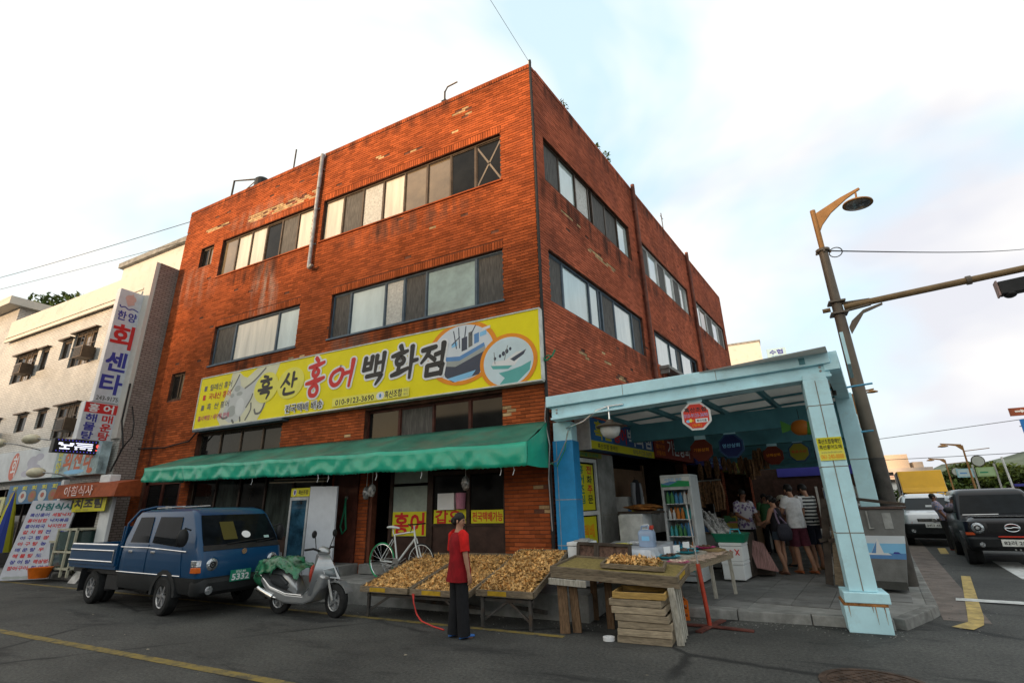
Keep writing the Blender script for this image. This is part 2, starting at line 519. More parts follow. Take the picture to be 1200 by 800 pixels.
# outline (world): front edge runs along the shop front line, corner cut towards the side street
def so(o, s_): p = sp(o, s_, 0); return (p.x, p.y)
outline = [(1.05, -0.04), (4.80, -0.04), (5.26, 0.80), so(5.16, 2.0), so(5.16, 60), so(-0.02, 60), so(-0.02, 0.02), (1.05, 0.0)]
pv.loft([[(x, y, -0.1) for x, y in outline], [(x, y, Z_PAV-0.012) for x, y in outline]])
pav = structure('pavement', pv, m_conc)
tm = MB(); tm.box(-0.245, 0.245, -0.245, 0.245, -0.02, 0.012)
tile_me = tm.mesh('tile', m_tile)
rt = random.Random(3)
def inside(x, y):
    c = False; n = len(outline); j = n-1
    for i in range(n):
        xi, yi = outline[i]; xj, yj = outline[j]
        if (yi > y) != (yj > y) and x < (xj-xi)*(y-yi)/(yj-yi)+xi: c = not c
        j = i
    return c
for i in range(11):
    for j in range(-2, 22):
        o_, s_ = 0.27+i*0.5, 0.25+j*0.5
        cs = [sp(o_+a, s_+b, 0) for a in (-0.25, 0.25) for b in (-0.25, 0.25)]
        if not all(inside(c.x, c.y) for c in cs): continue
        if s_ > 7.5 and i % 1 == 0 and o_ < 0.9: continue
        t = bpy.data.objects.new('tile', tile_me); COL.objects.link(t); t.parent = pav
        t.location = sp(o_, s_, Z_PAV-0.0125+rt.uniform(-0.003, 0.003)); t.rotation_euler = (rt.uniform(-.006, .006), rt.uniform(-.006, .006), -ANG)
# kerb stones
def kerb(name, path, w, h, step, mat, parent):
    for (a, b) in zip(path[:-1], path[1:]):
        a = V((*a, 0)); b = V((*b, 0)); L_ = (b-a).length; n = max(1, round(L_/step)); d = (b-a)/n
        q = V((d.y, -d.x, 0)).normalized()*w
        for k in range(n):
            p0 = a+d*k+d.normalized()*0.006; p1 = a+d*(k+1)-d.normalized()*0.006
            mb = MB(); z1 = h+rt.uniform(-.006, .006)
            mb.hexa([p0+V((0,0,-.1)), p0+q+V((0,0,-.1)), p1+q+V((0,0,-.1)), p1+V((0,0,-.1)), p0+V((0,0,z1)), p0+q*0.9+V((0,0,z1)), p1+q*0.9+V((0,0,z1)), p1+V((0,0,z1))])
            mb.build(name, mat, parent, bevel=0.012)
kerb('kerb_stone', [(1.05, -0.04), (4.80, -0.04), (5.26, 0.80), so(5.16, 2.0), so(5.16, 24)], 0.15, 0.128, 1.0, m_kerb, pav)

# concrete step along the shop front, low pavement further left
st = MB(); st.box(-4.5, 0.98, -1.08, 0.0, -0.1, 0.36)
structure('shop_step', st, m_conc, bevel=0.02)
st = MB(); st.box(-5.45, -4.51, -0.62, 0.0, -0.1, 0.56); st.box(-4.36, -2.62, -0.16, 0.5, 0.37, 0.56)
structure('door_step', st, m_conc, bevel=0.015)
st = MB(); st.box(-40, -5.47, -0.98, 0.3, -0.1, 0.12)
structure('low_pavement', st, m_conc, bevel=0.015)
# grit and scraps of litter along the kerbs
rl = random.Random(17); mb = MB()
for k in range(900):
    t = rl.random(); q = rl.random()
    if q < .45: x, y = rl.uniform(-13, 1.2), -1.10-abs(rl.gauss(0, .10)) if rl.random() < .5 else -1.0-abs(rl.gauss(0, .6))
    elif q < .7: x, y = rl.uniform(1.0, 4.9), -.24-abs(rl.gauss(0, .22))
    else: p = sp(5.36+abs(rl.gauss(0, .25)), rl.uniform(.5, 14), 0); x, y = p.x, p.y
    if -4.6 < x < 1.0 and y > -1.09: y = -1.10
    if x <= -4.6 and y > -1.0: y = -1.02
    r_ = rl.uniform(.004, .013); mb.ball((x, y, r_*.5), r_, r_*.8, r_*.6, 5, 3)
tag(mb.build('grit', m_kerb, None), 'loose grit and pebbles gathered along the foot of the kerbs', 'grit', kind='stuff')
mb = MB()
for k in range(30):
    x, y = rl.uniform(-12, 6), rl.uniform(-5.0, -1.3); m_ = Euler((rl.uniform(-.3, .3), rl.uniform(-.3, .3), rl.uniform(0, 6))).to_matrix(); s_ = rl.uniform(.008, .022); c_ = V((x, y, .014))
    mb.poly([c_+m_@V((-s_, -s_*.6, 0)), c_+m_@V((s_, -s_*.5, .004)), c_+m_@V((s_*.8, s_*.6, -.002)), c_+m_@V((-s_*.9, s_*.5, .003))])
tag(mb.build('litter', M('paper_scrap', (.24, .21, .16), .8, island=.5), None), 'small paper scraps and leaves scattered over the road', 'litter', kind='stuff')
# manhole cover in the road
mh = thing('manhole_cover', 'round rusty iron manhole cover set in the asphalt near the corner column', 'manhole cover', (4.20, -2.55, 0.0))
mb = MB(); mb.lathe([(0.46, 0.0), (0.46, 0.012), (0.40, 0.014), (0.40, 0.004)], 40, (4.20, -2.55, 0))
m_iron = M('rusty_iron', (0.085, 0.055, 0.04), 0.7, metal=0.4, var=0.3, scale=9, bump=0.4)
mb.build('rim', m_iron, mh, smooth=30)
mb = MB(); mb.lathe([(0.39, 0.0), (0.39, 0.008)], 40, (4.20, -2.55, 0))
lid = mb.build('lid', m_iron, mh)
mb = MB()
for a in range(-7, 8):
    for b in range(-7, 8):
        x, y = a*0.05, b*0.05
        if x*x+y*y < 0.36**2 and (a+b) % 2 == 0: mb.box(4.20+x-.018, 4.20+x+.018, -2.55+y-.018, -2.55+y+.018, 0.008, 0.014)
mb.build('stud_pattern', m_iron, lid)
# ================================================================ the brick building
m_brick = M('red_brick', (0.35, 0.083, 0.026), 0.85, spec=.08, var=0.16, scale=0.7, bump=0.25, bscale=60, island=0.30, dirt=0.5, dscale=0.8, dcol=(0.15, 0.042, 0.025))
m_brick_s = M('red_brick_side', (0.43, 0.112, 0.056), 0.85, spec=.08, var=0.16, scale=0.7, bump=0.25, bscale=60, island=0.26, dirt=0.5, dscale=0.8, dcol=(0.13, 0.045, 0.035))
m_pale = M('pale_broken_brick', (0.46, 0.30, 0.15), 0.9, var=0.25, scale=6, bump=0.4, island=0.3)
def stain(m, boxes, col=(.42, .36, .30)):
    # efflorescence: pale runs of salt at fixed places on the wall
    t = m.node_tree; b = t.nodes['Principled BSDF']; src = b.inputs['Base Color'].links[0].from_socket
    g = t.nodes.new('ShaderNodeNewGeometry'); sx = t.nodes.new('ShaderNodeSeparateXYZ'); t.links.new(g.outputs['Position'], sx.inputs[0])
    def ma(op, a, b_=None):
        n = t.nodes.new('ShaderNodeMath'); n.operation = op
        for i, q in enumerate((a, b_)):
            if q is None: continue
            if isinstance(q, (int, float)): n.inputs[i].default_value = q
            else: t.links.new(q, n.inputs[i])
        return n.outputs[0]
    mp_ = t.nodes.new('ShaderNodeMapping'); mp_.inputs['Scale'].default_value = (3.5, 3.5, .5); t.links.new(g.outputs['Position'], mp_.inputs['Vector'])
    nz_a = t.nodes.new('ShaderNodeTexNoise'); nz_a.inputs['Scale'].default_value = 1.2; nz_a.inputs['Detail'].default_value = 8; t.links.new(mp_.outputs['Vector'], nz_a.inputs['Vector'])
    tot = None
    for (cx, cz, wx, wz, amt) in boxes:
        dx = ma('POWER', ma('DIVIDE', ma('SUBTRACT', sx.outputs['X'], cx), wx), 2); dz = ma('POWER', ma('DIVIDE', ma('SUBTRACT', sx.outputs['Z'], cz), wz), 2)
        f_ = ma('MULTIPLY', ma('MAXIMUM', ma('SUBTRACT', 1.0, ma('ADD', dx, dz)), 0.0), amt); tot = f_ if tot is None else ma('MAXIMUM', tot, f_)
    fac = ma('MULTIPLY', tot, ma('MULTIPLY', ma('MAXIMUM', ma('SUBTRACT', nz_a.outputs['Fac'], .40), 0.0), 5.0)); fac = ma('MINIMUM', fac, .85)
    mm = t.nodes.new('ShaderNodeMix'); mm.data_type = 'RGBA'; t.links.new(fac, mm.inputs['Factor']); t.links.new(src, mm.inputs['A']); mm.inputs['B'].default_value = (*col, 1); t.links.new(mm.outputs['Result'], b.inputs['Base Color'])
stain(m_brick, [(-9.1, 8.0, .6, 1.3, .7), (-8.6, 7.6, .3, .8, .6), (-12.6, 9.0, 1.6, .9, .22), (-5.2, 5.7, .9, .35, .3), (-9.4, 10.9, 2.2, .5, .28), (-3.8, 8.7, 2.4, .35, .15)])
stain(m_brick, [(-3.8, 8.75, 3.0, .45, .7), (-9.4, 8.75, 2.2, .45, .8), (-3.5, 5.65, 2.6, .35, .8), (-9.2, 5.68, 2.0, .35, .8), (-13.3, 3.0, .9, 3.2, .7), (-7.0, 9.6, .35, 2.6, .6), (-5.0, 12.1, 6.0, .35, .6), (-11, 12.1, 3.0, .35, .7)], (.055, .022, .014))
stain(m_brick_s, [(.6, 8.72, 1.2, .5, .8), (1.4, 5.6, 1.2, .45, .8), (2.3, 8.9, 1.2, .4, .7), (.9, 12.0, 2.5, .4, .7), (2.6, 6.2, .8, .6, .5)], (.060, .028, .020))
m_mortar = M('dark_mortar', (0.12, 0.05, 0.032), 0.95, var=0.3, scale=4)
m_frame_br = M('brown_anodised_frame', (0.085, 0.062, 0.045), 0.45, metal=0.4, var=0.15)
m_frame_bl = M('blue_grey_frame', (0.075, 0.105, 0.135), 0.5, var=0.15, dirt=0.3, dscale=5)
m_frame_wh = M('white_frame', (0.62, 0.62, 0.60), 0.5, var=0.08, dirt=0.3, dscale=5, dcol=(0.3, 0.28, 0.25))
m_maroon = M('maroon_paint', (0.075, 0.022, 0.014), 0.6, var=0.25, scale=5)
def gl(name, col, rough, var=0.06, scale=2.0, spec=0.5, **k): return M(name, col, rough, var=var, scale=scale, spec=spec, **k)
m_g_bright = gl('sky_curtain_glass', (0.47, 0.55, 0.53), 0.04, var=0.10, scale=1.2, coat=1.0, stretch=(2, 2, .5))  # pale curtains, with the sky's reflection painted into the base colour
m_g_cream = gl('cream_reflection_glass', (0.58, 0.53, 0.42), 0.06, var=0.12, scale=1.4, coat=1.0, stretch=(4, 4, .35))  # blinds, with the warm evening reflection painted into the base colour
m_g_warm = gl('brown_blind_glass', (0.17, 0.125, 0.075), 0.10, var=0.18, scale=1.2, coat=0.6)
m_g_dark = gl('dark_glass', (0.012, 0.012, 0.012), 0.05, var=0.2, spec=.15)
m_g_screen = gl('insect_screen', (0.075, 0.068, 0.060), 0.75, var=0.35, scale=9, stretch=(5, 5, 0.4))
m_g_text = gl('patterned_glass', (0.44, 0.43, 0.39), 0.25, var=0.14, scale=18, bump=0.5, bscale=40)
m_g_teal = gl('greenish_glass', (0.22, 0.30, 0.27), 0.05, var=0.22, scale=1.6, coat=0.7)
PANES = dict(b=m_g_bright, c=m_g_cream, w=m_g_warm, k=m_g_dark, s=m_g_screen, t=m_g_text, g=m_g_teal)

bld = thing('brick_building', 'three storey red brick corner building with rows of dark framed windows', 'building', (-3.0, 4.0, 0))
H = 12.2
LF, LS = 13.8, 18.75
fF = lambda u, d, z: (u, -d, z)                       # street front: u = x, d outwards
def fS(u, d, z): return tuple(sp(d, u, z))             # side street: u along the wall
# openings u0, u1, z0, z1
OPF = dict(w3r=(-6.83, -0.87, 9.06, 10.43), w3l=(-11.53, -7.25, 9.06, 10.43), sm3=(-12.68, -11.98, 9.68, 10.42),
           w2r=(-6.10, -0.87, 5.93, 7.20), w2l=(-11.08, -7.33, 5.93, 7.20), sm2=(-12.92, -12.2, 5.06, 5.92),
           u1r=(-4.62, -0.94, 3.02, 3.87), u1l=(-11.0, -7.45, 3.05, 3.86),
           shop=(-4.35, -0.93, 0.37, 2.85), left=(-10.95, -5.48, 0.12, 2.85), ldoor=(-13.3, -11.35, 0.12, 2.85))
OPS = dict(a3=(0.46, 5.77, 9.06, 10.29), b3=(6.72, 12.08, 9.06, 10.27), c3=(13.05, 18.3, 9.02, 10.2),
           a2=(0.44, 6.06, 5.88, 7.13), b2=(7.0, 12.0, 5.88, 7.05), c2=(13.1, 18.2, 5.88, 7.05),
           door=(0.98, 1.98, 0.17, 2.62), s1=(2.82, 8.2, 0.17, 3.0), s2=(8.6, 13.0, 0.17, 3.0), s3=(13.4, 18.3, 0.17, 3.0))

def wall_mesh(mb, f, u0, u1, z0, z1, ops, thick=0.24):
    us = sorted({u0, u1, *[o[0] for o in ops], *[o[1] for o in ops]})
    zs = sorted({z0, z1, *[o[2] for o in ops], *[o[3] for o in ops]})
    solid = lambda u, z: not any(o[0] < u < o[1] and o[2] < z < o[3] for o in ops)
    for a, b in zip(us[:-1], us[1:]):
        for c, d in zip(zs[:-1], zs[1:]):
            if solid((a+b)/2, (c+d)/2):
                mb.poly([f(a, 0, c), f(b, 0, c), f(b, 0, d), f(a, 0, d)])
                mb.poly([f(b, -thick, c), f(a, -thick, c), f(a, -thick, d), f(b, -thick, d)])
    for o in ops:
        a, b, c, d = o
        mb.poly([f(a, 0, c), f(a, 0, d), f(a, -thick, d), f(a, -thick, c)])
        mb.poly([f(b, 0, d), f(b, 0, c), f(b, -thick, c), f(b, -thick, d)])
        mb.poly([f(a, 0, d), f(b, 0, d), f(b, -thick, d), f(a, -thick, d)])
        mb.poly([f(b, 0, c), f(a, 0, c), f(a, -thick, c), f(b, -thick, c)])

mb = MB(); wall_mesh(mb, fF, -LF, 0.0, 0.0, H, list(OPF.values()))
wallF = mb.build('front_wall', m_mortar, bld)
mb = MB(); wall_mesh(mb, fS, 0.0, LS, 0.0, H, list(OPS.values()))
wallS = mb.build('side_wall', m_mortar, bld)
# remaining shell: back walls, roof, floors
cB = sp(0, LS, 0)
mb = MB()
mb.hexa([(-LF, 0.25, 0), (-LF+.24, 0.25, 0), (-LF+.24, 17, 0), (-LF, 17, 0), (-LF, 0.25, H), (-LF+.24, 0.25, H), (-LF+.24, 17, H), (-LF, 17, H)])
mb.hexa([(-LF+.25, 16.8, 0), (cB.x-.02, cB.y-.26, 0), (cB.x-.02, cB.y-.02, 0), (-LF+.25, 17.0, 0), (-LF+.25, 16.8, H), (cB.x-.02, cB.y-.26, H), (cB.x-.02, cB.y-.02, H), (-LF+.25, 17.0, H)])
mb.build('back_wall', m_mortar, bld)
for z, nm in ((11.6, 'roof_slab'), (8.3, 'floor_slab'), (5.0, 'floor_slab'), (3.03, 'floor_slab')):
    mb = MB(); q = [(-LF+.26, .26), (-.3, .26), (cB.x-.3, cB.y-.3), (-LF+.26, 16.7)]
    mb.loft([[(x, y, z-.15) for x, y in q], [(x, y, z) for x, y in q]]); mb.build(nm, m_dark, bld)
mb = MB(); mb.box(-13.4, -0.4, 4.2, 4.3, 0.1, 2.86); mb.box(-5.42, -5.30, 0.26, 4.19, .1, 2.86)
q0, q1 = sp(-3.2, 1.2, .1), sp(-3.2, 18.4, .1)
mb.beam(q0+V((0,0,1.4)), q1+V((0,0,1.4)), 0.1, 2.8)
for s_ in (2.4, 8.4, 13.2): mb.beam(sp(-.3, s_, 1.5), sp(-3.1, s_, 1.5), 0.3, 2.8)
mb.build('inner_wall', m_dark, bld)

# ---- bricks
BH, PITCH, BL = 0.058, 0.0715, 0.205
stuffF, stuffS, pale = MB(), MB(), MB()
big = []                                            # bricks that show largest, built one by one
rb = random.Random(11)
pitF = [(-10.3, -7.2, 10.72, 11.02), (-4.9, -4.4, 11.2, 11.27), (-3.8, -3.3, 10.95, 11.02), (-2.0, -1.7, 11.4, 11.48), (-2.3, -1.75, 11.6, 11.67),
        (-2.3, -2.1, 11.05, 11.1), (-3.1, -2.8, 8.3, 8.36), (-12.6, -11.2, 11.02, 11.1), (-7.5, -7.0, 5.6, 5.66), (-5.3, -5.1, 3.3, 3.4), (-.95, -.7, 3.4, 3.55), (-.25, -.05, 1.55, 1.63), (-0.25, -0.02, 1.95, 2.0)]
pitS = [(1.2, 2.2, 8.5, 8.56), (2.6, 4.2, 8.06, 8.12), (1.6, 2.0, 4.9, 5.05), (3.0, 3.3, 5.0, 5.1), (3.7, 4.3, 4.75, 4.85), (2.8, 3.0, 5.25, 5.3)]
camp = V((3.58, -8.72, 1.65))
def bricks(f, u0, u1, ops, soldiers, pits, out, visible, mir):
    n = int(H/PITCH)
    for k in range(n):
        z0 = k*PITCH+0.004; z1 = z0+BH
        zm = (z0+z1)/2
        spans = [(u0, u1)]
        for o in list(ops)+soldiers:
            if o[2]-0.03 < zm < o[3]+0.03:
                new = []
                for a, b in spans:
                    if o[1] <= a or o[0] >= b: new.append((a, b)); continue
                    if o[0] > a: new.append((a, o[0]))
                    if o[1] < b: new.append((o[1], b))
                spans = new
        off = (BL+.004)/2 if k % 2 else 0.0
        for a, b in spans:
            m0 = math.floor((a-u0-off)/(BL+.004))
            u = u0+off+m0*(BL+.004)
            while u < b:
                p, q = max(u, a), min(u+BL, b)
                u += BL+.004
                if q-p < 0.03: continue
                um = (p+q)/2
                pit = any(c[0] < um < c[1] and c[2]-.02 < zm < c[3]+.02 for c in pits)
                if pit and rb.random() < 0.85:
                    if rb.random() < 0.8: brick_box(pale, f, p, q, z0, z1, -0.001, 0.004)
                    continue
                if rb.random() < 0.004: continue
                d = 0.013+rb.uniform(-.0025, .0025)
                if visible(um, zm): big.append((((V(f(um, 0, zm))-camp).length), f, p, q, z0, z1, d, mir))
                else: brick_box(out, f, p, q, z0, z1, -0.002, d)
    for (a, b, z0, z1) in soldiers:
        m = max(1, round((b-a)/0.072)); w = (b-a)/m
        for i in range(m):
            brick_box(out, f, a+i*w+.007, a+(i+1)*w-.007, z0+.008, z1-.008, -0.002, 0.016+rb.uniform(-.002, .002))
def brick_box(mb, f, p, q, z0, z1, d0, d1):
    i = mb.add([f(p,d0,z0), f(q,d0,z0), f(q,d0,z1), f(p,d0,z1), f(p,d1,z0), f(q,d1,z0), f(q,d1,z1), f(p,d1,z1)])
    mb.f += [(i+4,i+5,i+6,i+7), (i,i+1,i+5,i+4), (i+1,i+2,i+6,i+5), (i+2,i+3,i+7,i+6), (i+3,i,i+4,i+7)]
sol = lambda o, h=0.215: (o[0]-.02, o[1]+.02, o[3]+.002, o[3]+h)
soldF = [sol(OPF[k]) for k in ('w3r', 'w3l', 'w2r', 'w2l')] + [(-LF, 0.0, H-.10, H)]
bricks(fF, -LF, 0.0, OPF.values(), soldF, pitF, stuffF,
       lambda u, z: (u > -0.93 and 0.40 < z < 2.25) or (u > -0.93 and 3.2 < z < 3.95) or (u > -0.87 and 5.5 < z < 6.6), 0)
soldS = [(0.0, LS, H-.10, H)]
bricks(fS, 0.0, LS, OPS.values(), soldS, pitS, stuffS, lambda u, z: u < 0.98 and 3.55 < z < 5.4, 1)
big.sort(key=lambda t: t[0])
bm_me = [None, None]
for k, mt in ((0, m_brick), (1, m_brick_s)):
    b1 = MB(); brick_box(b1, (lambda u, d, z: (u, -d, z)), -BL/2, BL/2, -BH/2, BH/2, -0.004, 0.012)
    bm_me[k] = b1.mesh('brick', mt)
for i, (dist, f, p, q, z0, z1, d, mir) in enumerate(big):
    if i >= 300:
        brick_box(stuffS if mir else stuffF, f, p, q, z0, z1, -0.002, d); continue
    o = bpy.data.objects.new('brick', bm_me[mir]); COL.objects.link(o)
    par = wallS if mir else wallF
    o.parent = par
    w = V(f((p+q)/2, d-0.012, (z0+z1)/2)) - V((-3.0, 4.0, 0))
    o.location = w; o.scale = ((q-p)/BL, 1, (z1-z0)/BH)
    if mir: o.rotation_euler = (0, 0, math.pi/2-ANG)
tag(stuffF.build('brickwork', m_brick, wallF), kind='stuff')
tag(stuffS.build('brickwork', m_brick_s, wallS), kind='stuff')
tag(pale.build('broken_brickwork', m_pale, wallF), kind='stuff')

# ---- windows
def window(parent, f, o, panes, fm, depth=-0.10, sill=None, fw=0.045, name='window', tape=()):
    """panes: list of (width share, kind); frame with mullions and one pane object per light"""
    u0, u1, z0, z1 = o
    mb = MB()
    def bar(a, b, c, d, e0=-0.03, e1=0.03):
        mb.hexa([f(a,depth+e1,c), f(b,depth+e1,c), f(b,depth+e0,c), f(a,depth+e0,c), f(a,depth+e1,d), f(b,depth+e1,d), f(b,depth+e0,d), f(a,depth+e0,d)])
    bar(u0, u1, z0, z0+fw); bar(u0, u1, z1-fw, z1); bar(u0, u0+fw, z0+fw, z1-fw); bar(u1-fw, u1, z0+fw, z1-fw)
    tot = sum(p[0] for p in panes); u = u0
    edges = []
    for i, p in enumerate(panes):
        w = (u1-u0)*p[0]/tot
        edges.append((u, u+w, p[1]))
        u += w
        if i < len(panes)-1:
            bar(u-fw*0.55, u+fw*0.55, z0+fw, z1-fw, -0.026, 0.026+0.008*(i % 2))
    fr = mb.build(name, fm, parent)
    for i, (a, b, k) in enumerate(edges):
        a += fw*0.55; b -= fw*0.55
        pm = MB(); e = depth - (0.012 if i % 2 else 0.0)
        pm.hexa([f(a,e+.004,z0+fw), f(b,e+.004,z0+fw), f(b,e-.004,z0+fw), f(a,e-.004,z0+fw), f(a,e+.004,z1-fw), f(b,e+.004,z1-fw), f(b,e-.004,z1-fw), f(a,e-.004,z1-fw)])
        pm.build('pane', PANES[k], fr)
        sm = MB()                                            # thin sash round each light
        s0 = 0.022
        for (c, d, g0, g1) in ((a, b, z0+fw, z0+fw+s0), (a, b, z1-fw-s0, z1-fw), (a, a+s0, z0+fw+s0, z1-fw-s0), (b-s0, b, z0+fw+s0, z1-fw-s0)):
            sm.hexa([f(c,e+.016,g0), f(d,e+.016,g0), f(d,e+.006,g0), f(c,e+.006,g0), f(c,e+.016,g1), f(d,e+.016,g1), f(d,e+.006,g1), f(c,e+.006,g1)])
        sm.build('sash', fm, fr)
        if i in tape:
            tm_ = MB()
            for (p, q) in (((a, z0+.08), (b, z1-.08)), ((a, z1-.08), (b, z0+.08))):
                tm_.beam(f(p[0], e+.010, p[1]), f(q[0], e+.010, q[1]), 0.004, 0.045, up=(0, 0, 1))
            tm_.build('tape', m_g_warm, fr)
    if sill:
        sb = MB()
        sb.hexa([f(u0-.04,.05,z0-.05), f(u1+.04,.05,z0-.05), f(u1+.04,-.09,z0-.05), f(u0-.04,-.09,z0-.05), f(u0-.04,.04,z0-.003), f(u1+.04,.04,z0-.003), f(u1+.04,-.09,z0+.006), f(u0-.04,-.09,z0+.006)])
        sb.build('sill', sill, fr)
    return fr
P_ = lambda s: [(1, c) for c in s]
window(bld, fF, OPF['w3r'], P_('cstcwwkk'), m_frame_br, tape=(7,), sill=m_brick)
window(bld, fF, OPF['w3l'], P_('wccksc'), m_frame_br, sill=m_brick)
window(bld, fF, OPF['sm3'], P_('kw'), m_frame_br)
window(bld, fF, OPF['w2r'], [(24, 's'), (45, 'b'), (23, 't'), (26, 's'), (54, 'g'), (28, 's')], m_frame_bl, sill=m_frame_bl)
window(bld, fF, OPF['w2l'], [(24, 's'), (50, 'c'), (24, 'b')], m_frame_bl, sill=m_frame_bl, fw=0.06)
window(bld, fF, OPF['sm2'], P_('kw'), m_frame_br)
window(bld, fF, OPF['u1r'], [(1, 'k'), (1, 's'), (1, 'k'), (.9, 'k')], m_maroon, depth=-0.14)
window(bld, fF, OPF['u1l'], P_('kkkk'), m_frame_br, depth=-0.16)
window(bld, fS, OPS['a3'], [(1, 's'), (1, 'b'), (.9, 't'), (.25, 'k'), (1, 's'), (1, 's'), (.95, 'b')], m_frame_br)
window(bld, fS, OPS['b3'], P_('sbsbsb'), m_frame_wh)
window(bld, fS, OPS['c3'], P_('bwsbs'), m_frame_wh)
window(bld, fS, OPS['a2'], [(.8, 's'), (1.5, 'b'), (.6, 'b'), (.2, 'k'), (.9, 's'), (1.4, 'b'), (.8, 's')], m_frame_bl, fw=0.06)
window(bld, fS, OPS['b2'], [(.3, 'k'), (1.3, 'b'), (.7, 'b'), (.5, 's'), (1.2, 'b'), (.6, 'k')], m_frame_bl)
window(bld, fS, OPS['c2'], P_('bsbs'), m_frame_bl)
# air conditioner ledge below a side window
mb = MB(); mb.T = STREET; mb.box(0.0, 0.32, 7.1, 8.6, 5.70, 5.80); mb.box(0.02, 0.30, 7.15, 7.21, 5.55, 5.70); mb.box(0.02, 0.30, 8.4, 8.46, 5.55, 5.70)
mb.build('ledge', m_conc, bld)
# coping along the parapet, drain pipes
mb = MB(); mb.box(-LF, -0.005, -0.005, 0.24, H+.002, H+.05); mb.build('coping', m_brick, bld)
mb = MB(); mb.T = STREET; mb.box(-0.24, 0.005, 0.26, LS, H+.002, H+.05); mb.build('coping', m_brick_s, bld)
m_pipe_r = M('rust_red_pipe', (0.16, 0.055, 0.035), 0.7, var=0.25, scale=4)
mb = MB(); mb.tube([(-7.04, -.09, 12.15), (-7.04, -.09, 10.9)], 0.062, 10); mb.tube([(-7.05, -.09, 10.9), (-7.05, -.10, 8.35), (-7.02, -.12, 8.22), (-6.93, -.16, 8.17), (-6.84, -.17, 8.24)], 0.055, 10)
mb.tube([(-7.04, -.06, 12.05), (-7.04, 0.1, 12.30)], 0.06, 8)
pp = mb.build('drainpipe', m_galv, bld, smooth=50)
mb = MB()
for z in (11.6, 10.2, 9.0): mb.box(-7.12, -6.97, -.03, 0.0, z, z+.04)
mb.build('bracket', m_galv, pp)
for s_ in (6.4, 12.6):
    mb = MB(); mb.tube([sp(0.10, s_, 12.3), sp(0.10, s_, 3.6)], 0.07, 8)
    pp = mb.build('drainpipe', m_pipe_r, bld, smooth=50)
    mb = MB(); mb.T = STREET
    for z in (11.2, 9.6, 8.0, 6.4, 4.8): mb.box(-.01, 0.12, s_-.09, s_+.09, z, z+.04)
    mb.build('bracket', m_pipe_r, pp)
mb = MB(); mb.tube([(0.05, -.07, 12.25), (0.045, -.06, 11.4), (0.06, -.05, 9.0), (0.05, -.05, 6.0), (0.06, -.05, 3.4), (0.05, -.05, 0.4)], 0.035, 6)
mb.build('drainpipe', m_wire, bld)

# ---- ground floor: shop front under the awning
def fr_box(name, parent, mat, boxes):
    mb = MB()
    for b in boxes: mb.box(*b)
    return mb.build(name, mat, parent)
m_brown = M('dark_brown_frame', (0.040, 0.022, 0.016), 0.5, var=0.25)
m_board = M('brown_panel', (0.050, 0.026, 0.020), 0.45, var=0.2, scale=5)
sf = fr_box('shopfront', bld, m_brown, [(-3.80, -3.72, .06, .16, .56, 2.62), (-2.80, -2.66, .06, .16, .37, 2.62), (-1.84, -1.76, .06, .16, 1.32, 2.62), (-1.0, -0.935, .06, .16, .37, 2.62),
                                     (-4.34, -0.935, .05, .17, 2.62, 2.84), (-2.66, -1.0, .07, .15, 2.28, 2.36), (-2.66, -1.0, .07, .15, 1.28, 1.33)])
fr_box('door_frame', bld, M('red_brown_door_frame', (0.14, 0.045, 0.025), 0.55, var=0.2), [(-4.345, -4.27, .04, .2, .57, 2.61)])
fr_box('panel', sf, m_board, [(-2.655, -1.845, .09, .12, .38, 1.275), (-1.83, -1.005, .09, .12, .38, 1.275), (-3.715, -2.805, .09, .12, .565, 1.08)])
fr_box('pane', sf, m_g_dark, [(-2.655, -1.845, .10, .108, 1.335, 2.275)]); fr_box('pane', sf, m_g_dark, [(-1.755, -1.005, .10, .108, 1.335, 2.275)])
fr_box('pane', sf, m_g_dark, [(-2.655, -1.845, .10, .108, 2.365, 2.615)]); fr_box('pane', sf, m_g_dark, [(-1.755, -1.005, .10, .108, 2.365, 2.615)])
m_paper = M('grey_green_paper', (0.30, 0.34, 0.30), 0.7, var=0.08)
fr_box('panel', sf, m_paper, [(-3.715, -2.805, .09, .12, 1.09, 2.10)]); fr_box('panel', sf, m_paper, [(-3.715, -2.805, .09, .12, 2.16, 2.42)])
pl = fr_box('pillar', bld, m_maroon, [(-5.38, -4.75, -.04, .22, .37, 2.84), (-4.74, -4.62, -.06, .22, .37, 2.84)])
lf = fr_box('shopfront', bld, m_brown, [(-10.95, -5.48, .05, .17, 2.5, 2.84)] + [(x, x+.06, .06, .16, .12, 2.5) for x in (-10.9, -9.9, -8.9, -7.9, -6.9, -5.9)] + [(-10.9, -5.48, .07, .15, 1.02, 1.08)])
m_g_dim = gl('dim_shop_glass', (0.035, 0.045, 0.040), .08, var=.5, scale=1.5, spec=.15, stretch=(3, 3, .6))
for x, mt in ((-10.83, m_g_dark), (-9.83, m_g_dim), (-8.83, m_g_dark), (-7.83, m_g_dim), (-6.83, m_g_dark)):
    fr_box('pane', lf, mt, [(x, x+.92, .10, .108, 1.09, 2.49)]); fr_box('panel', lf, m_board, [(x, x+.92, .09, .12, .13, 1.01)])
ld = fr_box('side_door', bld, m_maroon, [(-13.25, -11.4, .06, .12, .12, 1.5), (-13.25, -13.1, .06, .16, 1.51, 2.84), (-11.55, -11.4, .06, .16, 1.51, 2.84), (-13.25, -11.4, .06, .13, 2.5, 2.85), (-12.4, -12.3, .06, .16, 1.51, 2.5)])
fr_box('pane', ld, m_g_dark, [(-13.1, -12.4, .10, .108, 1.5, 2.5), (-12.3, -11.55, .10, .108, 1.5, 2.5)])
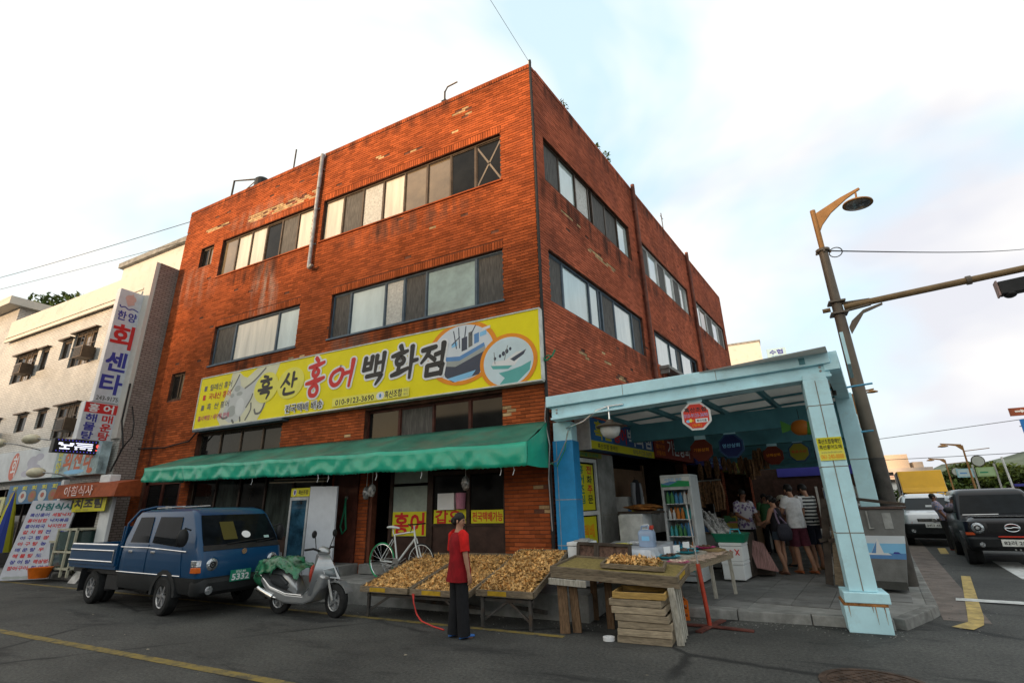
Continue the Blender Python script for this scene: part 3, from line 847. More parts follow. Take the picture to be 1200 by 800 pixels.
# posters in the shop front
m_pyel = ink('yellow', (0.62, 0.56, 0.02)); m_pred = ink('red', (0.55, 0.02, 0.02)); m_pblk = ink('black', (0.025, 0.024, 0.024)); m_pwht = ink('white', (0.70, 0.70, 0.70))
m_pblu = ink('navy', (0.02, 0.03, 0.20)); m_pora = ink('orange', (0.75, 0.25, 0.01)); m_pgrn = ink('green', (0.02, 0.20, 0.10))
def poster(label, x0, x1, z0, z1, y, words, mat=m_pyel, inkm=m_pred, bold=.03, group=None, pad=(.08, .12), name='poster'):
    t = thing(name, label, 'poster', ((x0+x1)/2, y, z0), group=group)
    fr_box('sheet', t, mat, [(x0, x1, y, y+.006, z0, z1)])
    f = Flat(t, (x0, y, z0), (1, 0, 0), (0, 0, 1))
    w, h = x1-x0, z1-z0
    for (b, a0, b0, a1, b1) in words: f.text(b, a0*w, b0*h, a1*w, b1*h, inkm, bold)
    return t
poster('yellow poster with two big red Korean letters behind the white bicycle', -3.70, -2.82, 1.10, 1.58, .075, [('홍어', .06, .06, .88, .88)])
poster('yellow window sticker with a cut off red Korean letter behind the woman', -2.64, -1.86, 1.335, 1.60, .090, [('갑오', .06, .04, .80, .92)])
poster('yellow window sticker with a line of small red Korean letters beside the brick column', -1.74, -1.01, 1.335, 1.58, .090, [('전국택배가능', .05, .15, .92, .7)])
# things seen behind the shop glass
pot = single('paper_stack', (lambda b: (b.box(-2.5, -2.1, -0.02, .05, 1.60, 1.92), b)[1])(MB()), m_pwht, 'white wrapped bundle hanging behind the shop window glass', 'bundle')
pot.location.y = 0.045
pk = single('pink_tub', MB().lathe([(.09, 0), (.11, .30), (.10, .31)], 14, (-1.95, .03, 1.61)), M('pink_plastic', (0.45, 0.18, 0.25), .5), 'pink plastic tub standing at the shop window', 'tub')
# ================================================================ big yellow shop sign
sg = thing('shop_sign', 'long yellow shop sign with brush lettering, a fish and two boats on the brick front', 'sign', (-5.45, -.15, 3.98))
SX0, SX1, SZ0, SZ1 = -10.93, 0.03, 3.97, 5.45
m_syel = M('sign_yellow', (0.80, 0.68, 0.014), 0.45, var=0.05, scale=1.0, spec=.12)
mb = MB(); mb.box(SX0, SX1, -.20, -.02, SZ0, SZ1); sb_ = mb.build('board', m_syel, sg)
mb = MB(); w = .03
mb.box(SX0-.02, SX1+.02, -.215, -.01, SZ1, SZ1+w); mb.box(SX0-.02, SX1+.02, -.215, -.01, SZ0-w, SZ0); mb.box(SX0-w, SX0, -.215, -.01, SZ0, SZ1); mb.box(SX1, SX1+w, -.215, -.01, SZ0, SZ1)
mb.build('frame', M('sign_edge', (0.55, 0.55, 0.50), .4), sg)
mb = MB(); mb.box(-10.9, -7.2, -.24, -.02, SZ0-.10, SZ0-.035); mb.build('light_strip', m_frame_bl, sg)
f = Flat(sg, (SX0, -.20, SZ0), (1, 0, 0), (0, 0, 1))
SW, SH = SX1-SX0, SZ1-SZ0
m_grey = ink('pale_grey', (0.50, 0.51, 0.50)); m_grey2 = ink('mid_grey', (0.33, 0.35, 0.33)); m_grey3 = ink('dark_grey', (0.13, 0.13, 0.12)); m_lyel = ink('light_yellow', (0.72, 0.66, 0.10))
m_patch = ink('pale_patch', (0.62, 0.60, 0.42))
# skate fish on a pale patch, tail towards the upper right
FX = lambda p: [((q[0]-2.05)*.80+1.0, *q[1:]) for q in p]
f.poly(FX([(2.05, .22), (2.3, .0), (4.2, .0), (4.5, .35), (4.75, 1.0), (5.0, 1.48), (3.9, 1.48), (3.4, 1.25), (3.2, 1.3), (2.9, 1.48), (2.55, 1.48), (2.45, 1.0)]), m_patch, 'fish_print')
f.poly(FX([(2.3, .2), (2.45, .6), (2.75, 1.0), (2.95, 1.4), (3.1, 1.05), (3.3, .95), (3.6, 1.02), (4.1, 1.35), (4.25, 1.42), (3.95, 1.0), (3.75, .72), (3.6, .40), (3.2, .05), (2.75, .03), (2.5, .15)]), m_grey, 'fish_print')
for (cx, cy, rx, ry, mt) in ((2.95, .98, .16, .09, m_grey2), (2.72, .80, .10, .06, m_grey2), (3.1, .82, .16, .06, m_grey2), (2.8, .35, .24, .16, m_grey2), (3.2, .45, .22, .25, ink('paler_grey', (.58, .59, .58)))): f.disc((cx-2.05)*.80+1.0, cy, rx*.8, ry, mt, 'fish_print')
for pts, w in (([(2.95, 1.38), (2.8, 1.15), (2.62, .95)], .05), ([(3.35, .95), (3.8, 1.12), (4.3, 1.42)], .05), ([(3.55, .4), (3.75, .62), (3.8, .75)], .05), ([(3.6, .05), (3.8, .3), (3.78, .5)], .05), ([(4.0, .30), (4.1, .18), (4.35, .22), (4.5, .5)], .06), ([(2.15, .3), (2.4, .18), (2.62, .2)], .06), ([(2.9, .1), (3.0, .02)], .07), ([(3.3, .15), (3.34, .04)], .06), ([(4.2, .62), (4.6, .8), (4.72, .95)], .05)):
    f.stroke(FX(pts), w, m_grey3, 'fish_print')
# bullet lines
m_pink = ink('magenta', (0.50, 0.08, 0.14))
for z, b, mt in ((1.08, '칠레산 홍어', m_grey3), (.81, '국내산 홍어', m_pred), (.51, '흑  산 홍어', m_grey3)):
    f.poly([(.20, z), (.32, z), (.32, z+.15), (.20, z+.15)], m_pred if mt is m_pred else m_grey3, 'bullet')
    f.text(b, .46, z-.01, .98, .19, mt, .012)
f.text('홀시액젓 / 새우젓 판매', .14, .20, 1.38, .15, m_pink, .02)
# brush letters
G = {
 '흑': [[(.34, 1.0), (.62, .93)], [(.13, .80), (.5, .80, 1.1), (.88, .82)], [(.5, .74, .8), (.3, .66), (.36, .52), (.62, .52), (.74, .64), (.58, .74, .8)], [(.02, .40), (.5, .40, 1.1), (.98, .43)], [(.2, .25), (.55, .27), (.80, .25), (.78, .15), (.66, -.02, .6)]],
 '산': [[(.42, .98, 1.2), (.28, .72), (.02, .42, .6)], [(.30, .72, .8), (.42, .6), (.55, .5, .9)], [(.76, 1.02, 1.2), (.74, .7), (.72, .36, .8)], [(.75, .68), (.98, .70, .8)], [(.27, .34), (.24, .10), (.5, .06), (.90, .10, .8)]],
 '홍': [[(.46, 1.04, 1.1), (.60, .94)], [(.08, .80, .8), (.5, .82, 1.2), (.95, .88, .8)], [(.5, .74, .8), (.34, .66), (.38, .54), (.58, .54), (.66, .64), (.54, .73, .8)], [(.50, .52), (.48, .42)], [(-.02, .34, .8), (.5, .37, 1.3), (1.0, .44, .8)], [(.46, .27, .9), (.24, .16), (.30, .0), (.56, -.02), (.68, .10), (.60, .24), (.46, .27, .9)]],
 '어': [[(.42, .74, .9), (.14, .62), (.04, .38), (.16, .16), (.36, .18), (.50, .42), (.52, .64), (.40, .74, .9)], [(.54, .52), (.80, .56, .9)], [(.92, 1.0, 1.3), (.88, .6), (.80, .02, .7)]],
 '백': [[(.14, .98, 1.2), (.06, .52)], [(.42, 1.0, 1.2), (.36, .54)], [(.10, .76, .8), (.38, .78, .8)], [(.05, .54), (.36, .56)], [(.62, 1.0, 1.2), (.56, .42, .8)], [(.60, .72, .8), (.84, .74, .8)], [(.92, 1.06, 1.2), (.86, .38, .7)], [(.20, .28), (.55, .30), (.82, .30), (.76, .14), (.60, -.06, .6)]],
 '화': [[(.36, 1.06, 1.2), (.42, .92)], [(.0, .76, .8), (.3, .80, 1.2), (.66, .86, .8)], [(.36, .72, .8), (.20, .62), (.24, .48), (.44, .48), (.52, .60), (.40, .71, .8)], [(.32, .44), (.28, .28)], [(.0, .14, .9), (.3, .20, 1.2), (.70, .30, .8)], [(.86, .98, 1.2), (.82, .5), (.76, -.02, .7)], [(.84, .50), (1.08, .52, .8)]],
 '점': [[(.04, .92), (.3, .94, 1.2), (.60, .98)], [(.34, .92, 1.1), (.24, .72), (.0, .48, .6)], [(.28, .74, .8), (.56, .52)], [(.58, .70), (.80, .74)], [(.92, 1.06, 1.3), (.88, .7), (.84, .40, .8)], [(.26, .34, 1.1), (.22, .0)], [(.26, .34), (.6, .36), (.86, .36), (.84, .2), (.80, .0)], [(.22, .02), (.80, .04)]],
}
GM = [('흑', 2.62, .56, .55, .62, 0), ('산', 3.50, .54, .60, .58, 0), ('홍', 4.46, .44, .60, .92, 1), ('어', 5.26, .50, .82, .66, 1), ('백', 6.32, .48, .72, .66, 0), ('화', 7.22, .48, .68, .74, 0), ('점', 8.06, .44, .66, .66, 0)]
# picture discs with boats
GX = SX1-SX0
m_sky = ink('pale_sky', (0.60, 0.64, 0.68)); m_sea = ink('sea_teal', (0.10, 0.38, 0.36)); m_hull = ink('hull_blue', (0.10, 0.24, 0.48)); m_hulld = ink('hull_dark', (0.05, 0.06, 0.09)); m_skyb = ink('light_blue', (0.22, 0.50, 0.75))
clip = (0, GX, 0.0, SH)
def bp(pts, mt): f.poly([(min(max((x-9.55)*1.02+9.12, 0), GX), y) for x, y in pts], mt, 'boat_print')
f.disc(9.12, .84, .90, .72, m_pora, 'boat_print', 44, clip=(0, GX, .02, SH))
f.disc(9.12, .84, .79, .63, m_sky, 'boat_print', 44, clip=(0, GX, .04, SH))
bp([(9.05, .62), (10.15, .80), (10.1, .55), (9.98, .30), (9.35, .20), (9.15, .34)], m_hulld)
bp([(9.02, .72), (9.5, .66), (10.12, .92), (10.14, .80), (9.4, .54), (9.05, .60)], m_grey2)
bp([(9.08, .80), (9.5, .76), (10.1, .98), (10.12, .90), (9.5, .66), (9.02, .71)], m_hull)
bp([(9.20, .30), (9.9, .40), (9.8, .28), (9.4, .20)], m_skyb)
for (a, b, c, d, mt) in ((9.55, .86, .14, .30, m_hulld), (9.72, .92, .10, .34, m_grey3), (9.86, .98, .12, .22, m_hull), (9.3, .98, .14, .10, m_skyb), (10.0, 1.12, .16, .10, m_skyb), (10.05, 1.25, .2, .06, m_pwht)):
    bp([(a, b), (a+c, b+.03), (a+c, b+d+.03), (a, b+d)], mt)
for pts in ([(9.42, .95), (9.34, 1.36)], [(9.5, .95), (9.47, 1.42)], [(9.62, 1.1), (9.66, 1.42)], [(9.3, 1.05), (9.5, 1.2)], [(9.78, 1.2), (9.9, 1.4)]): f.stroke([(x-.43, y) for x, y in pts], .025, m_hulld, 'boat_print')
c2x, c2z = 10.24, .47
f.disc(c2x, c2z, .66, .60, m_pora, 'boat_print', 40, clip=(0, GX, .0, SH))
f.disc(c2x, c2z, .57, .52, ink('pale_sky_two', (.55, .66, .70)), 'boat_print', 40, clip=(0, GX, .0, SH))
f.poly([(x-.06, max(.01, y-.09)) for x, y in [(10.10, .06), (10.5, .08), (10.78, .32), (10.82, .50), (10.6, .42), (10.3, .36), (10.08, .34), (10.22, .22)]], m_sea, 'boat_print')
f.poly([(x-.06, max(.01, y-.09)) for x, y in [(9.92, .50), (10.45, .46), (10.62, .66), (10.72, .72), (10.5, .74), (10.25, .60), (9.95, .60)]], m_pwht, 'boat_print')
f.poly([(x-.06, max(.01, y-.09)) for x, y in [(10.35, .60), (10.72, .76), (10.66, .66), (10.44, .54)]], m_hulld, 'boat_print')
f.poly([(x-.06, max(.01, y-.09)) for x, y in [(9.9, .52), (10.4, .46), (10.3, .40), (9.95, .44)]], m_sea, 'boat_print')
for (a, b, r_) in ((10.0, .66, .03), (10.2, .74, .04), (10.28, .78, .04), (10.36, .82, .03), (10.12, .70, .03)): f.disc(a-.06, b-.09, r_, r_*1.3, m_hulld, 'boat_print', 10)
for pts in ([(10.22, .6), (10.3, .9)], [(10.0, .55), (9.98, .8)]): f.stroke([(x-.06, y-.09) for x, y in pts], .015, m_grey3, 'boat_print')
# yellow ovals behind the first two letters
f.disc(2.92, .86, .47, .42, m_lyel, 'oval', rot=.1); f.disc(3.86, .86, .50, .42, m_lyel, 'oval', rot=.1)
for ch, x, z, w, h, red in GM:
    if x > 4.2:
        for s_ in G[ch]: f.stroke([(x+q[0]*w, z+q[1]*h, q[2] if len(q) > 2 else 1) for q in s_], .105, m_pwht, 'outline', grow=.055)
for ch, x, z, w, h, red in GM:
    for s_ in G[ch]: f.stroke([(x+q[0]*w, z+q[1]*h, q[2] if len(q) > 2 else 1) for q in s_], .085 if x < 4.2 else .112, m_pred if red else m_pblk)
f.text('전국택배 배송', 3.77, .055, 1.36, .23, m_pwht, .07, 'outline'); f.text('전국택배 배송', 3.80, .07, 1.30, .195, m_pblk, .025)
f.poly([(5.43, .045), (7.76, .045), (7.76, .255), (5.43, .255)], m_lyel, 'strip')
f.text('010-9123-3690', 5.54, .075, 1.20, .13, m_pblk, .02)
f.disc(6.93, .15, .12, .09, m_pwht, 'badge'); f.disc(6.93, .15, .035, .05, m_hull, 'badge')
f.text('흑산조합', 7.06, .07, .50, .17, m_pblk, .03); f.text('중매인', 7.60, .16, .13, .07, m_grey3); f.text('제3호', 7.60, .07, .13, .07, m_grey3)
f.done()
# ================================================================ the white tiled building on the left and its signs
def tile_mat(name, col, joint, w, h, rough=0.35):
    m = bpy.data.materials.new(name); m.use_nodes = True
    t = m.node_tree; b = t.nodes['Principled BSDF']; b.inputs['Roughness'].default_value = rough
    g = t.nodes.new('ShaderNodeNewGeometry')
    sx = t.nodes.new('ShaderNodeSeparateXYZ'); ad = t.nodes.new('ShaderNodeMath'); ad.operation = 'ADD'
    cb = t.nodes.new('ShaderNodeCombineXYZ')
    t.links.new(g.outputs['Position'], sx.inputs[0]); t.links.new(sx.outputs['X'], ad.inputs[0]); t.links.new(sx.outputs['Y'], ad.inputs[1])
    t.links.new(ad.outputs[0], cb.inputs['X']); t.links.new(sx.outputs['Z'], cb.inputs['Y'])
    br = t.nodes.new('ShaderNodeTexBrick')
    br.inputs['Color1'].default_value = (*[c*1.06 for c in col], 1); br.inputs['Color2'].default_value = (*[c*0.86 for c in col], 1)
    br.inputs['Mortar'].default_value = (*joint, 1); br.inputs['Scale'].default_value = 1.0
    br.inputs['Mortar Size'].default_value = 0.012; br.inputs['Brick Width'].default_value = w; br.inputs['Row Height'].default_value = h
    t.links.new(cb.outputs[0], br.inputs['Vector'])
    n = t.nodes.new('ShaderNodeTexNoise'); n.inputs['Scale'].default_value = 0.9; n.inputs['Detail'].default_value = 8; n.inputs['Roughness'].default_value = .7
    t.links.new(g.outputs['Position'], n.inputs['Vector'])
    r = t.nodes.new('ShaderNodeMapRange'); r.inputs['From Min'].default_value = .35; r.inputs['From Max'].default_value = .7; r.inputs['To Min'].default_value = .72; r.inputs['To Max'].default_value = 1.05
    t.links.new(n.outputs['Fac'], r.inputs['Value'])
    mm = t.nodes.new('ShaderNodeMix'); mm.data_type = 'RGBA'; mm.blend_type = 'MULTIPLY'; mm.inputs['Factor'].default_value = 1
    t.links.new(br.outputs['Color'], mm.inputs['A']); t.links.new(r.outputs[0], mm.inputs['B'])
    t.links.new(mm.outputs['Result'], b.inputs['Base Color'])
    bp = t.nodes.new('ShaderNodeBump'); bp.inputs['Strength'].default_value = .4; bp.inputs['Distance'].default_value = .01; bp.invert = True
    t.links.new(br.outputs['Fac'], bp.inputs['Height']); t.links.new(bp.outputs['Normal'], b.inputs['Normal'])
    return m
m_wtile = tile_mat('white_wall_tile', (0.60, 0.575, 0.53), (0.34, 0.32, 0.28), 0.22, 0.075)
m_gtile = tile_mat('grey_wall_tile', (0.34, 0.29, 0.26), (0.15, 0.12, 0.10), 0.20, 0.075)
m_band = M('cream_parapet', (0.60, 0.575, 0.52), 0.8, var=0.10, scale=1.5, dirt=0.5, dscale=1.5, dcol=(0.33, 0.29, 0.23), bump=.2)
WX0, WX1, WY, WH = -24.6, -13.86, -0.60, 9.75
wb = thing('tiled_building', 'white tiled low rise with small windows standing left of the red brick building', 'building', (-19, 5, 0))
OPW = [(-23.25, -21.4, 6.80, 7.95), (-21.1, -20.45, 7.05, 7.92), (-19.5, -18.75, 7.25, 7.98), (-18.65, -17.0, 6.82, 8.10),
       (-24.4, -22.9, 4.2, 5.35), (-21.5, -20.7, 4.70, 5.35), (-19.9, -19.2, 4.70, 5.35), (-18.45, -16.95, 4.18, 5.35),
       (-24.0, -14.2, 0.12, 2.65), (-15.6, -15.0, 7.2, 8.0)]
fW = lambda u, d, z: (u, WY-d, z)
mb = MB(); wall_mesh(mb, fW, WX0, WX1, 0, WH-.9, OPW, thick=.22)
mb.build('front_wall', m_wtile, wb)
mb = MB(); mb.hexa([(WX1, WY+.001, 0), (WX1+.02, WY+.001, 0), (WX1+.02, 14, 0), (WX1, 14, 0), (WX1, WY+.001, WH+.15), (WX1+.02, WY+.001, WH+.15), (WX1+.02, 14, WH+.15), (WX1, 14, WH+.15)])
mb.build('side_wall', m_gtile, wb)
mb = MB(); mb.box(WX0, WX1-.45, WY-.10, WY+.3, WH-.9, WH); mb.box(WX0, WX1-.45, WY-.16, WY-.101, WH-.98, WH-.86); mb.box(WX0, WX1-.45, WY-.14, WY-.101, WH-.78, WH-.72); mb.box(WX1-.44, WX1-.002, WY-.12, WY+.3, 3.9, WH+.15)
mb.build('parapet', m_band, wb)
mb = MB(); mb.box(WX0, WX1-.01, WY+.31, 14, WH-1.2, WH-1.0); mb.build('roof_slab', m_dark, wb)
mb = MB(); mb.box(WX0, WX1-.01, 3.0, 3.1, 0.1, WH-1.3); mb.box(WX0, WX1-.3, WY+.25, 3.0, 3.5, 3.6); mb.box(WX0-.1, WX0+.05, WY+.23, 14, 0, WH-1); mb.build('inner_wall', m_dark, wb)
for i, o in enumerate(OPW[:8]+OPW[9:]):
    wd = o[1]-o[0] > 1
    fr_ = window(wb, fW, o, [(1, 'k'), (1, 'w' if i % 3 == 0 else 's'), (.8, 'k')] if wd else [(1, 'k')], m_frame_br, fw=.05)
    mb = MB(); mb.box(o[0]-.08, o[1]+.08, WY-.14, WY-.001, o[3]+.02, o[3]+.07); mb.build('hood', m_frame_br, fr_)
    if wd:
        mb = MB()
        for z in (o[2]+.35, o[2]+.75): mb.box(o[0], o[1], WY-.03, WY-.015, z, z+.025)
        for k in range(1, 5): x = o[0]+(o[1]-o[0])*k/5; mb.box(x, x+.02, WY-.045, WY-.031, o[2], o[3])
        mb.build('guard_rail', m_frame_br, fr_)
for k, (x, z) in enumerate(((-21.6, 6.95), (-17.05, 6.9), (-16.9, 4.35), (-22.9, 4.4))):
    ac = thing('air_conditioner', ['small dark window air conditioner on the upper left window of the white tiled building', 'small dark window air conditioner beside the vertical sign, upper floor', 'small dark window air conditioner just above the LED board', 'small dark window air conditioner at the lower far left window'][k], 'air conditioner', (x, WY-.25, z), group='window air conditioners on the tiled building')
    mb = MB(); mb.box(x-.28, x+.28, WY-.42, WY-.03, z, z+.42); mb.build('case', m_frame_br, ac, bevel=.01)
    mb = MB(); [mb.box(x-.24, x+.24, WY-.435, WY-.421, z+.05+j*.055, z+.08+j*.055) for j in range(6)]; mb.build('grille', m_black, ac)
# shop ground floor of the tiled building
sfw = fr_box('shopfront', wb, m_frame_br, [(x, x+.06, WY+.05, WY+.13, .12, 2.6) for x in (-24, -22.4, -20.8, -19.2, -17.6)] + [(-24, -16.0, WY+.05, WY+.13, 2.2, 2.28)])
for x in (-23.93, -22.33, -20.73, -19.13): fr_box('pane', sfw, m_g_dark, [(x, x+1.52, WY+.08, WY+.09, .13, 2.19)])
# farther building and the cream block behind
fb = thing('corner_block', 'pale plastered building with flat roof slab at the far left edge', 'building', (-29, 5, 0))
mb = MB(); mb.box(-34, WX0-.02, WY+.02, 14, 0, 10.5); mb.build('wall', m_wtile, fb)
mb = MB(); mb.box(-34.2, WX0+.25, WY-.45, 14, 10.5, 10.85); mb.build('roof', m_band, fb)
for x in (-27.2, -29.8, -32.4):
    for z in (4.2, 7.0): window(fb, lambda u, d, zz: (u, WY+.02-d, zz), (x, x+1.5, z, z+1.2), [(1, 'k'), (1, 'w')], m_frame_br, depth=.03)
cb_ = thing('rear_block', 'cream coloured flat block rising behind the white tiled building', 'building', (-24, 8, 0))
mb = MB(); mb.box(-27.6, -16, 4, 14, 8.4, 15.2); mb.build('wall', m_band, cb_)
mb = MB(); mb.box(-27.8, -15.8, 3.8, 14.2, 15.2, 15.5); mb.build('roof', m_conc, cb_)
window(cb_, lambda u, d, z: (u, 4-d, z), (-25.0, -23.2, 13.9, 14.2), [(1, 'k'), (1, 'k'), (1, 'k')], m_frame_br, depth=.03)

# ---- vertical projecting sign (faces the side, +x)
m_sign_w = M('sign_white', (0.56, 0.57, 0.60), 0.4, var=0.05, coat=.3)
m_navy2 = ink('sign_blue', (0.05, 0.05, 0.28)); m_r2 = ink('sign_red', (0.55, 0.03, 0.03))
vs = thing('vertical_sign', 'tall white vertical sign with large blue and red Korean letters jutting from the tiled building', 'sign', (-14.3, -1.05, 4.97))
XF = -14.2
mb = MB(); mb.box(XF-.22, XF, -1.40, -0.70, 4.97, 8.72); mb.build('board', m_sign_w, vs, bevel=.015)
mb = MB()
for z in (5.5, 7.9): mb.box(XF-.16, XF-.06, -.70, -.58, z, z+.35)
mb.build('bracket', m_black, vs)
f = Flat(vs, (XF, -1.40, 4.97), (0, 1, 0), (0, 0, 1))
f.disc(.34, 3.47, .16, .13, ink('salmon', (.62, .38, .33)), 'logo'); f.poly([(.22, 3.36), (.30, 3.2), (.48, 3.3), (.44, 3.44)], ink('salmon', (.62, .38, .33)), 'logo'); f.poly([(.30, 3.56), (.38, 3.66), (.42, 3.55)], ink('salmon', (.62, .38, .33)), 'logo')
f.stroke([(.08, 3.18), (.12, 3.12), (.22, 3.16), (.34, 3.10), (.46, 3.15), (.62, 3.10)], .035, m_navy2, 'logo')
f.text('한', .08, 2.70, .24, .30, m_navy2, .03); f.text('양', .38, 2.70, .24, .30, m_navy2, .03)
f.text('회', .06, 1.78, .58, .76, m_r2, .035)
f.text('센', .08, 1.02, .54, .60, m_navy2, .035)
f.text('타', .08, .28, .56, .62, m_navy2, .035)
f.text('243-9175', .06, .06, .58, .13, m_grey3, .02)
f.done()
vs2 = thing('lower_sign', 'smaller white sign with a red band below the tall vertical sign', 'sign', (-14.3, -1.1, 3.80))
mb = MB(); mb.box(XF-.22, XF+.02, -1.58, -.68, 3.80, 4.94); mb.build('board', m_sign_w, vs2, bevel=.015)
mb = MB(); mb.box(XF-.16, XF-.06, -.68, -.58, 4.2, 4.4); mb.build('bracket', m_galv, vs2)
f = Flat(vs2, (XF+.02, -1.58, 3.80), (0, 1, 0), (0, 0, 1))
f.poly([(.02, .82), (.88, .82), (.88, 1.12), (.02, 1.12)], m_r2, 'band')
f.text('홍', .12, .85, .26, .24, m_pwht, .03); f.text('어', .50, .85, .26, .24, m_pwht, .03)
for j, (a, b) in enumerate((('해', '매'), ('물', '운'), ('탕', '탕'))):
    f.text(a, .10, .55-.26*j, .28, .23, m_navy2, .03); f.text(b, .52, .55-.26*j, .28, .23, m_r2, .03)
f.done()
led = thing('led_board', 'black LED message board with white, blue and red dots under the vertical signs', 'sign', (-14.3, -1.45, 3.40))
mb = MB(); mb.box(XF-.18, XF+.03, -2.05, -.90, 3.40, 3.79); mb.build('case', m_black, led, bevel=.01)
mb = MB(); mb.beam((XF-.1, -.9, 3.6), (XF-.1, -.5, 3.6), .05, .05); mb.build('bracket', m_galv, led)
m_ledw = M('led_white', (.8, .8, .9), emit=(.8, .82, 1, .8)); m_ledr = M('led_red', (.8, .05, .05), emit=(1, .06, .04, 1.0)); m_ledb = M('led_blue', (.1, .1, .8), emit=(.15, .12, 1, .8))
f = Flat(led, (XF+.03, -2.05, 3.40), (0, 1, 0), (0, 0, 1))
for (a, b, c, d) in ((.10, .22, .10, .06), (.16, .19, .28, .04), (.36, .23, .10, .05), (.24, .12, .05, .08), (.14, .10, .24, .03), (.50, .27, .42, .025), (.54, .22, .38, .025), (.48, .17, .45, .025), (.50, .10, .06, .05), (.62, .12, .14, .03), (.82, .10, .10, .04)):
    f.poly([(a, b), (a+c, b), (a+c, b+d), (a, b+d)], m_ledw, 'led_text')
f.disc(1.04, .24, .035, .05, m_ledr, 'led_mark', 10); f.disc(1.03, .12, .02, .02, m_ledr, 'led_mark', 8)
for k in range(13):
    f.disc(.08+k*.082, .35, .010, .010, m_ledb, 'led_dots', 6); f.disc(.08+k*.082, .045, .010, .010, m_ledb, 'led_dots', 6)
f.done()
# ---- sign band over the ground floor
ws = thing('shopfront_sign', 'wide pale sign board with a red oval above the eatery on the left', 'sign', (-18, -1.0, 2.85))
mb = MB(); mb.box(-24.0, -16.55, -1.0, -.61, 2.86, 3.86); mb.build('board', M('pale_print', (.58, .60, .62), .45, var=.12, scale=1.2), ws)
f = Flat(ws, (-24.0, -1.0, 2.86), (1, 0, 0), (0, 0, 1))
f.disc(4.62, .48, .30, .46, ink('salmon_red', (.58, .13, .08)), 'oval', 24)
f.text('회', 4.46, .14, .34, .70, m_pwht, .02)
for (a, b, c, d) in ((5.9, .55, .35, .20), (6.3, .7, .3, .12), (6.1, .3, .5, .18), (5.6, .2, .3, .1)): f.disc(a, b, c, d, ink('faint_mauve', (.45, .44, .52)), 'wash', 16)
f.done()
ws2 = thing('seafood_sign', 'colourful sign board with red brush letters under the LED board', 'sign', (-15.2, -1.0, 2.85))
mb = MB(); mb.box(-16.53, -13.95, -1.0, -.74, 2.84, 3.80); mb.build('board', M('sea_print', (.34, .45, .47), .45, var=.35, scale=2.5), ws2)
f = Flat(ws2, (-16.53, -1.0, 2.84), (1, 0, 0), (0, 0, 1))
f.text('한', .12, .52, .28, .36, m_pyel, .03); f.text('양', .12, .10, .28, .36, m_pyel, .03)
f.text('회', .56, .20, .48, .66, m_pora if False else ink('brush_red', (.50, .10, .03)), .04, shear=.1); f.text('센', 1.18, .20, .44, .64, ink('brush_red', (.50, .10, .03)), .04, shear=.1); f.text('타', 1.78, .12, .44, .72, ink('brush_red', (.50, .10, .03)), .04, shear=.1)
f.disc(2.2, .12, .16, .08, ink('brush_red', (.50, .10, .03)), 'seal'); f.disc(1.3, .12, .6, .07, m_skyb, 'wave')
f.done()
for k, (x, y, z) in enumerate(((-18.4, -1.9, 3.97), (-16.1, -1.9, 3.92), (-15.6, -1.75, 2.92))):
    lp = thing('sign_lamp', ['cream oval sign lamp at the far left over the pale sign', 'cream oval sign lamp just left of the LED board', 'cream oval sign lamp hanging in front of the seafood sign'][k], 'lamp', (x, y, z), group='oval sign lamps')
    mb = MB(); mb.ball((x, y, z), .34, .20, .15, 16, 10); mb.build('shade', M('cream_enamel', (.55, .50, .36), .4) if k == 0 else bpy.data.materials['cream_enamel'], lp, smooth=60)
    mb = MB(); mb.tube([(x+.28, y, z), (x+.55, y+.3, z-.05), (x+.6, -1.0, z-.18)], .02, 6); mb.build('arm', m_galv, lp)
# awning strips, banners below
oa = thing('fabric_awning', 'faded orange shop awning with outlined Korean letters', 'awning', (-13.7, -1.0, 2.18))
m_ora = M('orange_canvas', (.30, .065, .02), .7, var=.15)
mb = MB(); mb.hexa([(-15.45, -1.25, 2.18), (-12.15, -1.25, 2.16), (-12.15, -.62, 2.16), (-15.45, -.62, 2.18), (-15.45, -1.2, 2.56), (-12.15, -1.2, 2.50), (-12.15, -.62, 2.62), (-15.45, -.62, 2.66)]); mb.build('canopy', m_ora, oa)
f = Flat(oa, (-15.45, -1.255, 2.18), (1, 0, 0), (0, 0, 1), lift=.012)
f.text('아침식사', .62, .05, 1.55, .26, m_pwht, .02, 'outline'); f.text('아침식사', .645, .07, 1.50, .22, ink('brush_red', (.4, .1, .03)), -.0); f.done()
yb = thing('banner', 'yellow banner with thick black Korean letters under the orange awning', 'banner', (-14.2, -1.0, 1.8))
mb = MB(); mb.box(-15.35, -13.0, -1.0, -.985, 1.79, 2.16); mb.build('sheet', m_pyel, yb)
f = Flat(yb, (-15.35, -1.0, 1.79), (1, 0, 0), (0, 0, 1)); f.text('갈치조림', .15, .10, 2.0, .24, m_pblk, .06); f.text('전문 식당', .8, .02, .7, .05, m_grey3); f.done()
pb = thing('photo_board', 'blue board with food pictures behind the leaning menu', 'sign', (-17.5, -1.0, 2.1))
mb = MB(); mb.box(-19.25, -15.75, -1.0, -.9, 2.1, 2.70); mb.build('board', ink('photo_blue', (.05, .15, .28)), pb)
mb = MB(); mb.box(-15.75, -15.6, -1.02, -.88, 1.9, 2.74); mb.build('frame', m_white, pb)
f = Flat(pb, (-19.25, -1.0, 2.1), (1, 0, 0), (0, 0, 1))
for k in range(5):
    f.disc(.45+k*.66, .22, .26, .18, m_grey if k % 2 else ink('food_brown', (.25, .14, .06)), 'food_picture', 14); f.disc(.45+k*.66, .24, .12, .08, ink('food_red', (.35, .08, .05)), 'food_picture', 10); f.text('회', .3+k*.66, .42, .3, .13, m_pyel, .04)
f.done()
